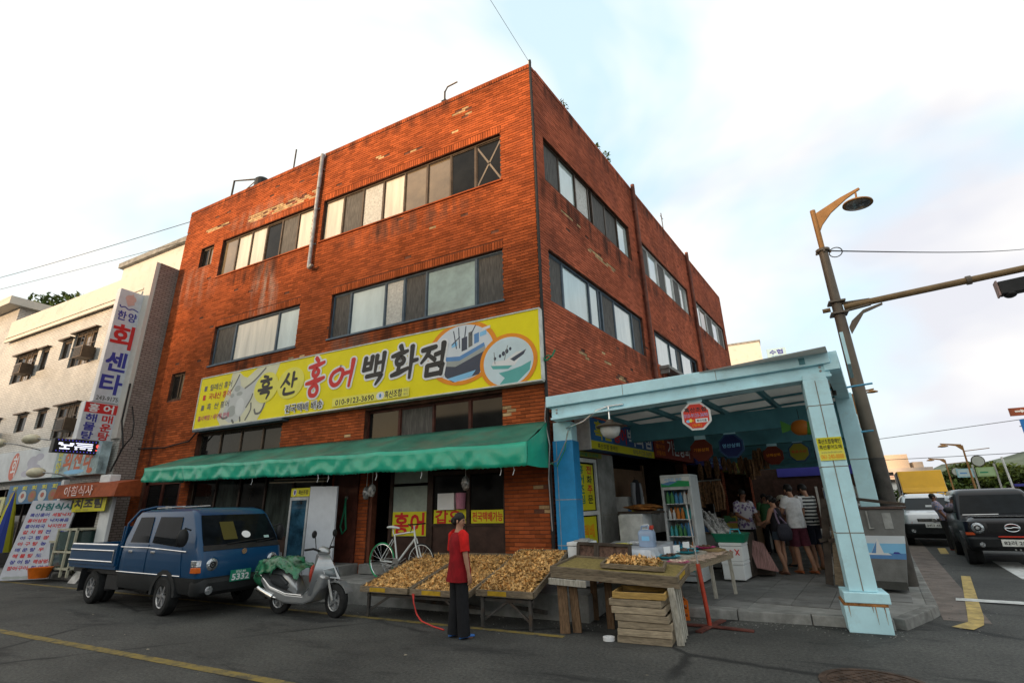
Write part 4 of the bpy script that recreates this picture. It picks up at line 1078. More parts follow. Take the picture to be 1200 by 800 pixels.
yl = thing('side_banner', 'pale yellow sign strip at the far left edge', 'sign', (-20.5, -1.0, 1.6))
mb = MB(); mb.box(-21.6, -19.35, -1.0, -.95, 1.75, 2.35); mb.build('sheet', ink('pale_yellow', (.55, .52, .25)), yl)
f = Flat(yl, (-21.6, -1.0, 1.75), (1, 0, 0), (0, 0, 1)); f.text('정식', 1.0, .1, 1.0, .4, m_grey3, .03); f.done()
ps = thing('parasol', 'folded parasol with yellow, blue and red panels left of the menu board', 'parasol', (-17.3, -1.5, 0))
mb = MB(); mb.tube([(-17.3, -1.5, 0), (-17.3, -1.5, 2.5)], .025, 8); mb.build('pole', m_galv, ps)
for k, c in enumerate(((.45, .42, .03), (.03, .05, .25), (.30, .02, .04), (.02, .25, .15), (.45, .42, .03), (.03, .05, .25))):
    a0, a1 = 2*math.pi*k/6, 2*math.pi*(k+1)/6
    mb = MB(); mb.loft([[(-17.3+r*math.cos(a), -1.5+r*math.sin(a), z) for a in (a0, (a0+a1)/2, a1)] for r, z in ((.03, 2.42), (.13, 1.9), (.24, 1.1), (.30, .7))], closed=False)
    mb.build('panel', ink('parasol%d' % (k % 4), c, .8), ps)
# menu board leaning by the eatery
mn = thing('menu_board', 'tall white menu board with red and black lines leaning at the roadside', 'sign', (-15.0, -1.6, 0), rz=R(34), world=False)
mb = MB(); tilt = R(12)
def lean(x, d, h): return (x, h*math.sin(tilt)+d*math.cos(tilt), h*math.cos(tilt)-d*math.sin(tilt)+.06)
mb.hexa([lean(a, b, c) for c in (0, 2.12) for a, b in ((-.62, 0), (.62, 0), (.62, .05), (-.62, .05))]); mb.build('panel', M('menu_white', (.46, .46, .50), .5, var=.05), mn)
mb = MB(); mb.beam(lean(-.5, .05, 1.6), (-.5, 1.1, 0.02), .04, .04); mb.beam(lean(.5, .05, 1.6), (.5, 1.1, 0.02), .04, .04); mb.build('prop', m_galv, mn)
f = Flat(mn, lean(-.62, 0, 0), (1, 0, 0), (0, math.sin(tilt), math.cos(tilt)))
f.text('아침식사', .16, 1.84, .98, .19, ink('menu_green', (.01, .12, .12)), .05)
ML = ['흑산홍어|세발낙지', '홍어삼합|낙지볶음', '홍어외국|낙지연포', '갈 치 찜|전    복', '아 구 찜|광    어', '아 구 탕|농    어', '매 운 탕|우    럭', '해 물 탕|도    미', '장 어 탕|해삼멍게', '장어구이|회 덮 밥']
for j, ln in enumerate(ML):
    a, b = ln.split('|'); z = 1.66-j*.157
    f.text(a, .10, z, .50, .10, m_r2 if j % 2 else m_navy2, .03); f.text(b, .68, z, .48, .10, m_navy2 if j % 2 else m_r2, .03)
for k in range(5): f.disc(.2+k*.22, .06, .14, .035, m_grey2, 'picture', 10)
f.done()
# clutter in front of the eatery
mb = MB(); mb.T = Matrix.Rotation(R(-9), 4, 'Y')
pst = thing('white_post', 'leaning white panel post at the end of the eatery front', 'panel', (-13.3, -.8, 0.12))
mb = MB(); mb.hexa([(-13.45, -.85, .12), (-12.98, -.85, .12), (-12.98, -.75, .12), (-13.45, -.75, .12), (-13.55, -.85, 2.2), (-13.0, -.85, 2.2), (-13.0, -.75, 2.2), (-13.55, -.75, 2.2)]); mb.build('panel', m_white, pst, bevel=.01)
mb = MB(); mb.box(-13.4, -13.0, -.88, -.72, .12, .2); mb.build('foot', m_conc, pst)
m_cream = M('cream_shelf', (.42, .40, .30), .6, var=.1)
tk = thing('aquarium_rack', 'cream framed rack of fish tanks in front of the eatery', 'rack', (-14.0, -.9, .12))
mb = MB()
for x in (-15.2, -14.55, -13.9, -13.55):
    for y in (-1.3, -.75): mb.box(x, x+.05, y, y+.05, .12, 1.35 if x > -14.6 else 1.05)
for z in (.3, .72, 1.30): mb.box(-14.55, -13.5, -1.29, -.74, z, z+.05)
mb.box(-15.2, -14.55, -1.29, -.74, .98, 1.03); mb.build('frame', m_cream, tk)
for (a, b, c, d) in ((-14.48, -13.95, .36, .70), (-14.48, -13.6, .80, 1.27), (-15.13, -14.6, .4, .95)):
    mb = MB(); mb.box(a, b, -1.27, -.78, c, d); mb.build('tank', M('tank_green', (.03, .06, .055), .08, spec=.6), tk)
bk = single('orange_basket', MB().lathe([(.20, 0), (.26, .24), (.27, .26), (.24, .25), (.19, .03)], 18, (-14.35, -1.55, .12)), M('orange_plastic', (.60, .13, .01), .4), 'orange plastic basket in front of the fish tank rack', 'basket', smooth=40)
sl = thing('steel_sheet', 'small grey metal sheet leaning on the kerb behind the truck', 'sheet', (-13.1, -1.25, 0))
mb = MB(); mb.hexa([(-13.35, -1.3, 0), (-12.95, -1.3, 0), (-12.95, -1.27, 0), (-13.35, -1.27, 0), (-13.45, -1.02, .45), (-13.1, -1.02, .40), (-13.1, -.99, .40), (-13.45, -.99, .45)]); mb.build('sheet', m_steel, sl)
mb = MB(); mb.box(-13.3, -13.2, -.99, -.97, 0, .1); mb.build('edge', m_steel, sl)
# electric meter boxes & cables on the grey side pier
jb = thing('junction_box', 'pale junction box with drooping cables on the grey pier', 'box', (-13.7, -.8, 2.6))
mb = MB(); mb.box(-13.84, -13.3, -.9, -.62, 2.55, 2.8); mb.build('case', m_white, jb, bevel=.02)
mb = MB(); mb.tube([(-13.82, -.7, 5.6), (-13.7, -.75, 4.4), (-13.4, -.7, 3.6), (-13.75, -.72, 2.9)], .025, 6); mb.tube([(-13.82, -.5, 4.9), (-13.3, -.6, 4.3), (-13.2, -.62, 3.9), (-13.6, -.66, 3.5)], .02, 6); mb.tube([(-13.75, -.10, 3.62), (-12.4, -.08, 3.56), (-11.2, -.10, 3.66), (-10.9, -.1, 3.9)], .022, 6); mb.build('cable', m_wire, jb)
# ================================================================ green awning of the shop
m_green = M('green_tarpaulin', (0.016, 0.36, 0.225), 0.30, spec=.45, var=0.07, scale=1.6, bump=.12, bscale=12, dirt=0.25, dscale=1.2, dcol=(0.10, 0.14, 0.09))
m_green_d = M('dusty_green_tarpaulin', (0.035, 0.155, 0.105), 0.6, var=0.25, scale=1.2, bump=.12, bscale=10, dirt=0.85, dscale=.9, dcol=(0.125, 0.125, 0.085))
aw = thing('shop_awning', 'long green tarpaulin awning with a scalloped edge over the brick shop front', 'awning', (-5.6, -.5, 2.3))
ra = random.Random(5)
NX = 230
nz_ = [ra.uniform(-1, 1) for _ in range(400)]
def wob(x, f_, k=0):
    t = x*f_+1000; i = int(t); u = t-i; u = u*u*(3-2*u)
    return nz_[(i+k) % 400]*(1-u)+nz_[(i+1+k) % 400]*u
XL, XR = -11.42, 0.045
top, val = MB(), MB()
rows_t, rows_v = [], []
for i in range(NX+1):
    t = i/NX; x = XL+(XR-XL)*t
    xb = -10.85+(XR+10.85)*t
    zr = 2.86-.17*t; zb = 3.22-.05*t
    rib = abs(math.sin(math.pi*t*7))           # sags between the ribs
    sag = .045*rib
    ring = []
    for k in range(7):
        u = k/6
        xx = xb+(x-xb)*u; yy = -.03-u*(.97)
        zz = zb+(zr-zb)*u - sag*math.sin(math.pi*u)*.9 - .02*math.sin(u*math.pi)*wob(xx, 2.0, k) + .012*wob(xx, 5, 3*k)*math.sin(u*math.pi)
        if k == 6: zz -= sag*.5
        ring.append((xx, yy+(.012*wob(xx, 4) if k == 6 else 0), zz))
    rows_t.append(ring)
    zf = ring[-1][2]; yf = ring[-1][1]
    dv = .38+.04*t
    sc = .022*abs(math.sin(x*math.pi/.115))
    rv = []
    for k in range(6):
        u = k/5
        tie = abs(((t*14) % 1)-.5)*2                                  # 1 at the ties, 0 midway
        fold = .75*(.040*wob(x+.25*u, 3.1, 7)+.030*wob(x-.30*u*(1 if (t*14) % 1 > .5 else -1), 7.3, 11)+.020*math.sin(x*13+u*6*(1 if (t*14) % 1 > .5 else -1)+wob(x, 1.3)*3)+.03*tie**3*math.sin(u*math.pi*2))*math.sin(min(1, u*1.6)*math.pi*.5)
        gather = -.02*abs(wob(x, 2.2, 31))*math.sin(u*math.pi)
        rv.append((x, yf-.015+fold, zf-u*dv+gather+(sc if k == 5 else 0)))
    rows_v.append(rv)
rows_t2 = [[r[k] for r in rows_t] for k in range(7)]
top.loft(rows_t2, closed=False)
val.loft([[r[k] for r in rows_v] for k in range(6)], closed=False)
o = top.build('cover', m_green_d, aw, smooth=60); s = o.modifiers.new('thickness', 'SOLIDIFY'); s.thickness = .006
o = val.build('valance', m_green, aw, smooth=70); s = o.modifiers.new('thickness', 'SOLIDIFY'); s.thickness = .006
side = MB()
a, b, c = rows_t[-1][0], rows_t[-1][-1], rows_v[-1][-1]
side.loft([[(XR+.002, -.02, a[2]), (XR+.006, -.5, (a[2]+b[2])/2-.02), (XR+.002, b[1], b[2])], [(XR+.002, -.02, 2.72), (XR+.03, -.5, 2.6), (XR+.002, b[1], (b[2]+c[2])/2)], [(XR+.002, -.03, 2.30), (XR+.01, -.5, 2.28), (XR+.002, c[1], c[2])]], closed=False)
a, b, c = rows_t[0][0], rows_t[0][-1], rows_v[0][-1]
side2 = MB(); side2.poly([a, b, c, (XL+.2, -.03, 2.5)])
o = side.build('side_panel', m_green, aw); s = o.modifiers.new('thickness', 'SOLIDIFY'); s.thickness = .006
o = side2.build('side_panel', m_green, aw); s = o.modifiers.new('thickness', 'SOLIDIFY'); s.thickness = .006
mb = MB()
for t in (0.02, .17, .33, .5, .67, .83, .98):
    x = XL+(XR-XL)*t; mb.tube([(x, -.02, 3.1-.05*t), (x, -.95, 2.62-.11*t)], .014, 6); mb.tube([(x, -.02, 2.55), (x, -.95, 2.60-.11*t)], .012, 6)
mb.tube([(XL+.1, -.95, 2.63), (XR-.05, -.95, 2.52)], .016, 6)
mb.build('frame', m_galv, aw)
mb = MB()
for x in (-.5, -.25, -2.2, -4.6, -4.9, -3.3, -7.0):
    z = 2.30-.016*x; mb.tube([(x, -.99, z+.02), (x+.02, -.98, z-.08), (x-.01, -.98, z-.16)], .006, 5)
mb.build('tie_string', m_pwht, aw)

# ================================================================ light blue market arcade
m_lb = M('light_blue_paint', (0.53, 0.80, 0.87), 0.4, var=0.06, scale=2, dirt=0.42, dpos=(.52, .80), dscale=3.5, dcol=(0.30, 0.36, 0.34), bump=.08, bscale=14)
m_lb2 = M('mid_blue_paint', (0.10, 0.34, 0.50), 0.5, var=0.1, scale=2)
m_lb_dim = M('dim_beam_blue', (0.10, 0.28, 0.33), 0.55, var=0.12, scale=2)  # light blue beams, colour darkened for the dimness under the roof
m_seam = M('dull_seam', (0.22, 0.20, 0.17), 0.6)
m_rust = M('rust', (0.34, 0.15, 0.05), 0.9, var=0.35, scale=14)
ar = thing('market_arcade', 'light blue steel arcade with a translucent roof over the market stalls', 'arcade', (2.6, 0, 0.0))
# front beam: upper fascia and web, rising a little to the right
mb = MB()
def fb_(x0, x1, y0, y1, za0, za1, zb0, zb1):
    mb.hexa([(x0,y0,za0),(x1,y0,zb0),(x1,y1,zb0),(x0,y1,za0),(x0,y0,za1),(x1,y0,zb1),(x1,y1,zb1),(x0,y1,za1)])
fb_(.16, 4.76, -.36, .02, 3.37, 3.57, 3.55, 3.73); mb.build('fascia', m_lb, ar, bevel=.008)
mb = MB(); fb_(.24, 4.74, -.28, -.08, 3.17, 3.365, 3.385, 3.545); fb_(.24, 4.74, -.35, -.02, 3.13, 3.165, 3.35, 3.38); mb.build('front_beam', m_lb, ar)
# left post (blue) at the brick corner
mb = MB(); mb.box(.12, .52, -.02, .34, .17, 2.78); bp_ = mb.build('blue_post', M('strong_blue_paint', (0.025, 0.24, 0.50), .35, var=.06, dirt=.15, dscale=4, dcol=(.05, .15, .25)), ar, bevel=.006)
mb = MB(); mb.box(.14, .50, 0.0, .32, 2.785, 3.13); mb.build('post_top', m_lb, ar)
mb = MB()
for z in (.95, 1.72): mb.box(.117, .523, -.024, .343, z, z+.012)
mb.box(.19, .20, -.024, -.0201, .18, 2.77); mb.build('seam', m_galv, bp_)
# right column with plinth
mb = MB(); mb.box(4.35, 4.67, -.40, -.02, .47, 3.32); cl = mb.build('column', m_lb, ar, bevel=.012)
mb = MB(); mb.box(4.36, 4.66, -.39, -.03, 3.322, 3.40); mb.build('column_cap', m_lb, ar)
mb = MB(); mb.box(4.25, 4.73, -.46, .02, 0.0, .31); mb.box(4.27, 4.77, -.465, .025, .345, .468); base = mb.build('column_base', m_lb, ar, bevel=.008)
mb = MB(); mb.box(4.246, 4.734, -.463, .023, .312, .343); mb.build('rust_joint', m_rust, base)
mb = MB()
for z in (1.18, 2.05, 2.92): mb.box(4.347, 4.673, -.403, -.017, z, z+.012)
mb.box(4.50, 4.512, -.4035, -.401, .48, 3.29); mb.build('seam', m_seam, cl)
mb = MB(); rr_ = random.Random(2)
for k in range(5):
    x = 4.26+rr_.random()*.44; h = .03+rr_.random()*.12 if k % 3 else .2
    mb.poly([(x, -.4665, .31), (x+.010, -.4665, .31), (x+.006, -.4665, .31-h), (x+.004, -.4665, .31-h)])
mb.build('rust_streak', m_rust, base)
# side posts along the street edge, eaves beam, cross beams, purlins, roof sheets
for s_ in (3.4, 6.6, 9.8, 13.0, 16.2, 19.4):
    m2 = smb(); m2.box(4.62, 4.90, s_-.14, s_+.14, .17, 3.55); p2 = m2.build('side_post', m_lb, ar, bevel=.008)
    m2 = smb(); m2.box(4.615, 4.905, s_-.145, s_+.145, 1.3, 1.312); m2.box(4.615, 4.905, s_-.145, s_+.145, 2.3, 2.312); m2.build('seam', m_seam, p2)
m2 = smb(); m2.box(4.66, 4.86, .45, 22, 3.45, 3.72); m2.build('eaves_beam', m_lb, ar)
for s_ in (3.4, 6.6, 9.8, 13.0, 16.2, 19.4):
    m2 = smb(); m2.box(.1, 4.64, s_-.1, s_+.1, 3.02, 3.42); m2.build('cross_beam', m_lb_dim, ar)
m2 = smb()
zr_ = lambda o: 3.53+.038*o
for o_ in (.35, 1.4, 2.45, 3.5, 4.4): m2.box(o_-.04, o_+.04, .35, 22, zr_(o_)-.13, zr_(o_)-.03)
m2.build('purlin', m_lb_dim, ar)
m2 = smb()
for s_ in [1.2+1.06*k for k in range(20)]: m2.hexa([(.2, s_-.03, zr_(.2)-.04), (4.65, s_-.03, zr_(4.65)-.04), (4.65, s_+.03, zr_(4.65)-.04), (.2, s_+.03, zr_(.2)-.04), (.2, s_-.03, zr_(.2)-.002), (4.65, s_-.03, zr_(4.65)-.002), (4.65, s_+.03, zr_(4.65)-.002), (.2, s_+.03, zr_(.2)-.002)])
m2.build('batten', m_lb_dim, ar)
def translucent(name, col, amt):
    m = bpy.data.materials.new(name); m.use_nodes = True; t = m.node_tree
    b = t.nodes['Principled BSDF']; b.inputs['Base Color'].default_value = (*col, 1); b.inputs['Roughness'].default_value = .5
    tr = t.nodes.new('ShaderNodeBsdfTranslucent'); tr.inputs['Color'].default_value = (*col, 1)
    mx_ = t.nodes.new('ShaderNodeMixShader'); mx_.inputs[0].default_value = amt
    n = t.nodes.new('ShaderNodeTexNoise'); n.inputs['Scale'].default_value = 1.6; n.inputs['Detail'].default_value = 6
    g = t.nodes.new('ShaderNodeNewGeometry'); t.links.new(g.outputs['Position'], n.inputs['Vector'])
    rp = t.nodes.new('ShaderNodeMapRange'); rp.inputs['To Min'].default_value = amt*.4; rp.inputs['To Max'].default_value = min(1, amt*1.5)
    t.links.new(n.outputs['Fac'], rp.inputs['Value']); t.links.new(rp.outputs[0], mx_.inputs[0])
    t.links.new(b.outputs[0], mx_.inputs[1]); t.links.new(tr.outputs[0], mx_.inputs[2]); t.links.new(mx_.outputs[0], t.nodes['Material Output'].inputs['Surface'])
    return m
m_poly = translucent('dusty_roof_sheet', (.46, .47, .45), .85)
for k in range(10):
    m2 = smb(); s0 = .12+k*2.12; m2.hexa([(.05, s0, zr_(.05)), (4.75, s0, zr_(4.75)), (4.75, s0+2.11, zr_(4.75)), (.05, s0+2.11, zr_(.05)), (.05, s0, zr_(.05)+.02), (4.75, s0, zr_(4.75)+.02), (4.75, s0+2.11, zr_(4.75)+.02), (.05, s0+2.11, zr_(.05)+.02)]); m2.build('roof_sheet', m_poly, ar)
# rooftop end plates seen against the sky on the right
m2 = smb(); m2.box(4.955, 5.0, .5, 1.6, 3.5, 4.0); m2.build('end_plate', m_lb, ar)
mb = MB()
for x in (.34, 4.62):
    for z in (3.24, 3.30): mb.lathe([(.018, -.012), (.018, 0)], 8, (x, -.281, z+.046*x), axis='Y')
mb.build('bolt_heads', m_galv, ar)
mb = MB()
for x in (1.62, 3.16): mb.box(x, x+.008, -.363, -.3601, 3.37+.038*x, 3.56+.038*x)
mb.build('joint_line', m_seam, ar)
# sticker on the column
sk = thing('column_sign', 'small yellow sign with black and orange print high on the light blue column', 'sign', (4.53, -.41, 2.12))
mb = MB(); mb.box(4.355, 4.665, -.412, -.405, 2.14, 2.46); mb.build('plate', m_pyel, sk)
f = Flat(sk, (4.355, -.412, 2.14), (1, 0, 0), (0, 0, 1), lift=.002)
f.text('흑산조합중매인', .02, .23, .27, .07, m_pblk, .03); f.text('흑산홍어도매', .02, .155, .27, .06, m_pblk, .02); f.poly([(.0, 0), (.31, 0), (.31, .14), (0, .14)], m_lyel, 'band')
f.text('www.hsdmail.com', .03, .10, .25, .026, m_grey3); f.text('061-240-0000', .02, .022, .27, .06, m_pora, .03); f.done()
# globe lamp on a curved arm
gl_ = thing('globe_lamp', 'half globe street lamp with grey hood hanging from a curved pipe at the arcade corner', 'lamp', (1.33, -.30, 2.70))
m_globe = M('frosted_globe', (.50, .50, .48), .2, var=.12, scale=7, coat=.5)
mb = MB(); mb.lathe([(.005, -.19), (.06, -.185), (.13, -.15), (.17, -.08), (.18, 0.0)], 22, (1.33, -.30, 2.90)); mb.build('globe', m_globe, gl_, smooth=60)
mb = MB(); mb.lathe([(.24, .0), (.25, .02), (.20, .05), (.08, .09), (.06, .13), (.045, .14)], 22, (1.33, -.30, 2.90)); mb.build('hood', m_frame_br, gl_, smooth=40)
mb = MB(); mb.tube([(1.33, -.3, 3.03), (1.33, -.3, 3.28)], .018, 8); mb.tube([(1.60, -.3, 3.28), (1.33, -.3, 3.275), (1.10, -.3, 3.22), (.85, -.27, 3.06), (.55, -.15, 3.0), (.42, -.03, 3.0)], .02, 8); mb.build('arm', m_chrome, gl_, smooth=60)
# octagon hanging signs
def octagon(label, c, r, face, rim, words, rz=0.0, th=.05, group=None):
    t = thing('octagon_sign', label, 'sign', c, rz=rz, group=group, world=False)
    pts = [(r*math.cos(math.pi/8+k*math.pi/4), r*math.sin(math.pi/8+k*math.pi/4)) for k in range(8)]
    mb = MB(); mb.prism(pts, lambda u, v, d: (u, d, v), 0, th); mb.build('rim', rim, t)
    mb = MB(); mb.prism([(u*.86, v*.86) for u, v in pts], lambda u, v, d: (u, d, v), -.006, -.001); mb.build('face', face, t)
    mb = MB(); mb.box(-.12, .12, .01, .03, r*.93, r*.93+.10); mb.build('hanger', m_lb, t)
    f = Flat(t, (-r, -.006, -r), (1, 0, 0), (0, 0, 1), lift=.002)
    for w_ in words: w_(f, r)
    f.done(); return t
m_ored = ink('sign_bright_red', (.60, .045, .025)); m_wrim = M('white_rim', (.66, .66, .64), .4)
octagon('red octagonal sign with a white rim hanging from the front beam of the arcade', (2.765, -.24, 2.965), .245, m_ored, m_wrim, [
    lambda f, r: f.text('흑산조합', .30*r, 1.28*r, 1.4*r, .30*r, m_pblk, .03),
    lambda f, r: f.text('010-9123-3690', .24*r, .93*r, 1.5*r, .24*r, ink('mauve', (.35, .28, .45)), .03),
    lambda f, r: (f.poly([(.92*r, .55*r), (1.7*r, .55*r), (1.7*r, .82*r), (.92*r, .82*r)], m_pwht, 'plate'), f.text('흑산식품', 1.0*r, .60*r, .62*r, .17*r, m_pblk, .03)),
    lambda f, r: (f.disc(.45*r, .68*r, .13*r, .1*r, m_skyb, 'logo', 10), f.disc(.62*r, .72*r, .1*r, .12*r, m_lyel, 'logo', 10), f.disc(.76*r, .7*r, .07*r, .08*r, m_pora, 'logo', 10)),
    lambda f, r: f.text('[일육]', .70*r, .28*r, .56*r, .2*r, m_pora, .02)])
wd_ = lambda b, c: [lambda f, r: f.text(b, .35*r, .88*r, 1.3*r, .30*r, c, .02)]
def under(s_, o_, z): p = sp(o_, s_, z); return (p.x, p.y, p.z)
octagon('dim red octagonal sign under the second cross beam', under(3.3, 1.95, 2.70), .25, ink('shaded_red', (.16, .025, .012)), ink('shaded_red', (.16, .025, .012)), wd_('기원상회', m_pora), -ANG, group='octagon signs under the arcade')  # signs deeper in: ink colours darkened for the shade under the roof
octagon('dark blue octagonal sign under the second cross beam', under(3.3, 2.58, 2.74), .27, ink('shaded_navy', (.012, .02, .10)), ink('shaded_blue', (.03, .08, .17)), wd_('영산상회', m_skyb), -ANG, group='octagon signs under the arcade')
octagon('small red octagonal sign deep inside the arcade', under(6.5, 2.9, 2.72), .25, ink('shaded_red', (.16, .025, .012)), ink('shaded_red', (.16, .025, .012)), wd_('남해상회', m_pora), -ANG, group='octagon signs under the arcade')
octagon('yellow topped octagonal sign deep inside the arcade', under(6.5, 3.5, 2.76), .26, ink('shaded_yellow', (.26, .22, .02)), ink('shaded_blue', (.03, .08, .17)), wd_('목포수산', m_pred), -ANG, group='octagon signs under the arcade')
octagon('navy octagonal sign near the right column', under(6.5, 4.05, 2.66), .24, ink('shaded_navy', (.012, .02, .10)), m_hulld, wd_('신안상회', m_skyb), -ANG, group='octagon signs under the arcade')
# fish lantern
fl_ = thing('fish_lantern', 'orange and green paper fish hanging under the arcade near the column', 'lantern', under(2.6, 4.0, 2.9), world=False)
mb = MB(); mb.ball((0, 0, 0), .17, .09, .15, 14, 8); mb.build('body', ink('lantern_orange', (.40, .12, .01)), fl_, smooth=60)  # lantern colours lowered for the shade under the roof
mb = MB(); mb.ball((.15, 0, -.02), .13, .08, .13, 12, 8); hd = mb.build('head', ink('fish_green', (.08, .25, .04)), fl_, smooth=60)
mb = MB(); mb.ball((.24, -.03, -.01), .05, .045, .06, 10, 6); mb.build('eye', m_pwht, hd, smooth=60)
mb = MB(); mb.loft([[(-.12, -.012, -.02), (-.12, -.012, .03), (-.12, .012, .03), (-.12, .012, -.02)], [(-.32, -.012, -.08), (-.32, -.012, .16), (-.32, .012, .16), (-.32, .012, -.08)]]); mb.build('tail', ink('fish_green', (.08, .25, .04)), fl_)
mb = MB(); mb.tube([(0, 0, .16), (0, 0, .35)], .006, 5); mb.build('string', m_wire, fl_)
# shop signs above the stalls (on the side wall)
def wall_sign(name, label, s0, s1, z0, z1, mat, d=.35):
    t = thing(name, label, 'sign', tuple(sp(d, (s0+s1)/2, z0)))
    m2 = smb(); m2.box(.03, d, s0, s1, z0, z1); m2.build('board', mat, t)
    return t, Flat(t, sp(d, s0, z0), EY, (0, 0, 1))
t, f = wall_sign('stall_sign', 'blue and yellow stall sign with big white Korean letters behind the globe lamp', 1.15, 4.75, 2.72, 3.36, ink('deep_blue', (.03, .09, .26)))
f.poly([(0, 0), (3.6, 0), (3.6, .17), (0, .17)], m_pyel, 'band')
f.poly([(0, .17), (1.1, .17), (1.1, .64), (0, .64)], ink('sign_mid_blue', (.03, .16, .42)), 'panel')
f.text('흑산', .2, .22, .85, .38, m_pyel, .03); f.text('홍어', 1.15, .22, .7, .36, m_r2, .03); f.text('백화점', 1.95, .22, 1.5, .38, m_pwht, .03)
f.text('흑산조합 중매인', .3, .03, 1.0, .10, m_pblk, .02); f.text('010-9123-3690', 2.2, .03, 1.2, .10, m_grey3, .02); f.done()
m2 = smb(); m2.box(.03, .36, 1.09, 1.145, 2.70, 3.38); m2.build('end_cap', m_wrim, t)
t, f = wall_sign('stall_sign', 'dark red stall sign with white Korean letters next to the blue one', 4.85, 8.3, 2.78, 3.38, ink('stall_red', (.26, .03, .02)))
f.text('기원상회', 1.05, .12, 2.0, .40, m_pwht, .02)
for j, b in enumerate(('건어물', '홍어젓', '선물세트')): f.text(b, .12, .40-.17*j, .7, .12, m_pora, .02)
f.done()
t, f = wall_sign('stall_sign', 'unlit navy stall sign past the dark red one', 8.5, 12.6, 2.75, 3.3, m_navy2)
f.text('영진수산', 1.0, .12, 2.2, .36, m_skyb, .02); f.done()
t, f = wall_sign('stall_sign', 'olive stall sign at the far end of the stalls', 13.2, 17.5, 2.7, 3.3, ink('olive', (.20, .20, .03)))
f.text('목포상회', 1.0, .12, 2.2, .36, m_pyel, .02); f.done()
# yellow strip door beside the blue post
yd = thing('glass_door', 'white framed door with yellow lettering strips beside the blue post', 'door', tuple(sp(.02, 1.4, .17)))
m2 = smb(); m2.box(-.05, .03, 1.00, 1.06, .18, 2.56); m2.box(-.05, .03, 1.90, 1.97, .18, 2.56); m2.box(-.05, .03, 1.061, 1.899, 2.48, 2.56); m2.box(-.05, .03, 1.061, 1.899, 1.42, 1.50); m2.build('frame', m_frame_wh, yd)
m2 = smb(); m2.box(-.02, -.01, 1.06, 1.9, .19, 2.48); m2.build('pane', m_g_dark, yd)
f = Flat(yd, sp(-.01, 1.06, .19), EY, (0, 0, 1), lift=.003)
f.poly([(.05, 1.33), (.78, 1.33), (.78, 2.25), (.05, 2.25)], m_pyel, 'strip'); f.poly([(.05, .4), (.78, .4), (.78, 1.2), (.05, 1.2)], m_pyel, 'strip')
for j, (a, b) in enumerate((('홍', '전'), ('어', '화'), ('조', '주'), ('림', '문'))):
    f.text(a, .12, 2.06-.2*j, .22, .16, m_pgrn, .03); f.text(b, .48, 2.06-.2*j, .22, .16, m_r2 if j % 2 == 0 else m_pblk, .03)
f.text('택배', .2, .8, .45, .25, m_pora, .03); f.done()
# big notice above the door
nt_ = thing('notice_board', 'dark olive notice board over the stall door', 'sign', tuple(sp(.05, 1.5, 2.62)))
m2 = smb(); m2.box(.03, .06, .95, 2.2, 2.585, 2.70); m2.build('board', ink('olive', (.20, .20, .03)), nt_)
f = Flat(nt_, sp(.06, .95, 2.585), EY, (0, 0, 1)); f.text('건어물 도소매', .15, .02, .9, .07, m_pgrn, .02); f.done()
# stone pillar facing on the side wall between the door and the stall
# ================================================================ vehicles
def paint(name, col, **k): return M(name, col, 0.30, var=.04, scale=2, coat=.22, spec=.25, **k)
m_tblue = paint('truck_blue', (0.004, 0.046, 0.118), dirt=.10, dscale=4, dcol=(.03, .045, .06))
m_glassv = M('tinted_car_glass', (0.008, 0.010, 0.012), .05, var=.2, spec=.16)
m_glasst = M('truck_glass', (0.006, 0.008, 0.010), .06, var=.2, spec=.05)
m_trim = M('grey_black_trim', (0.016, 0.017, 0.018), .6, var=.15)
m_lens = M('lamp_lens', (.42, .44, .46), .12, metal=.75, coat=.6, var=.35, scale=22, bump=.5, bscale=30)
m_amber = M('amber_lens', (.62, .12, .01), .12, coat=.8)
m_alu = M('wheel_alloy', (.40, .40, .41), .35, metal=.8, var=.1)
def rrect(xf, xb, hw, r, z, n=5, yc=0.0):
    pts = []
    for cx, cy, a0 in ((xf-r, hw-r, 0), (xb+r, hw-r, 90), (xb+r, -hw+r, 180), (xf-r, -hw+r, 270)):
        for k in range(n+1):
            t = R(a0+90*k/n); pts.append((cx+r*math.cos(t), cy+r*math.sin(t)+yc, z))
    return pts
def slab(mb, sl, n=5):
    return mb.loft([rrect(xf, xb, hw, r, z, n) for z, xf, xb, hw, r in sl])
def lerp_sl(sl, z):
    for a, b in zip(sl[:-1], sl[1:]):
        if a[0] <= z <= b[0] or b is sl[-1]:
            t = (z-a[0])/(b[0]-a[0]); return [p+(q-p)*t for p, q in zip(a, b)]
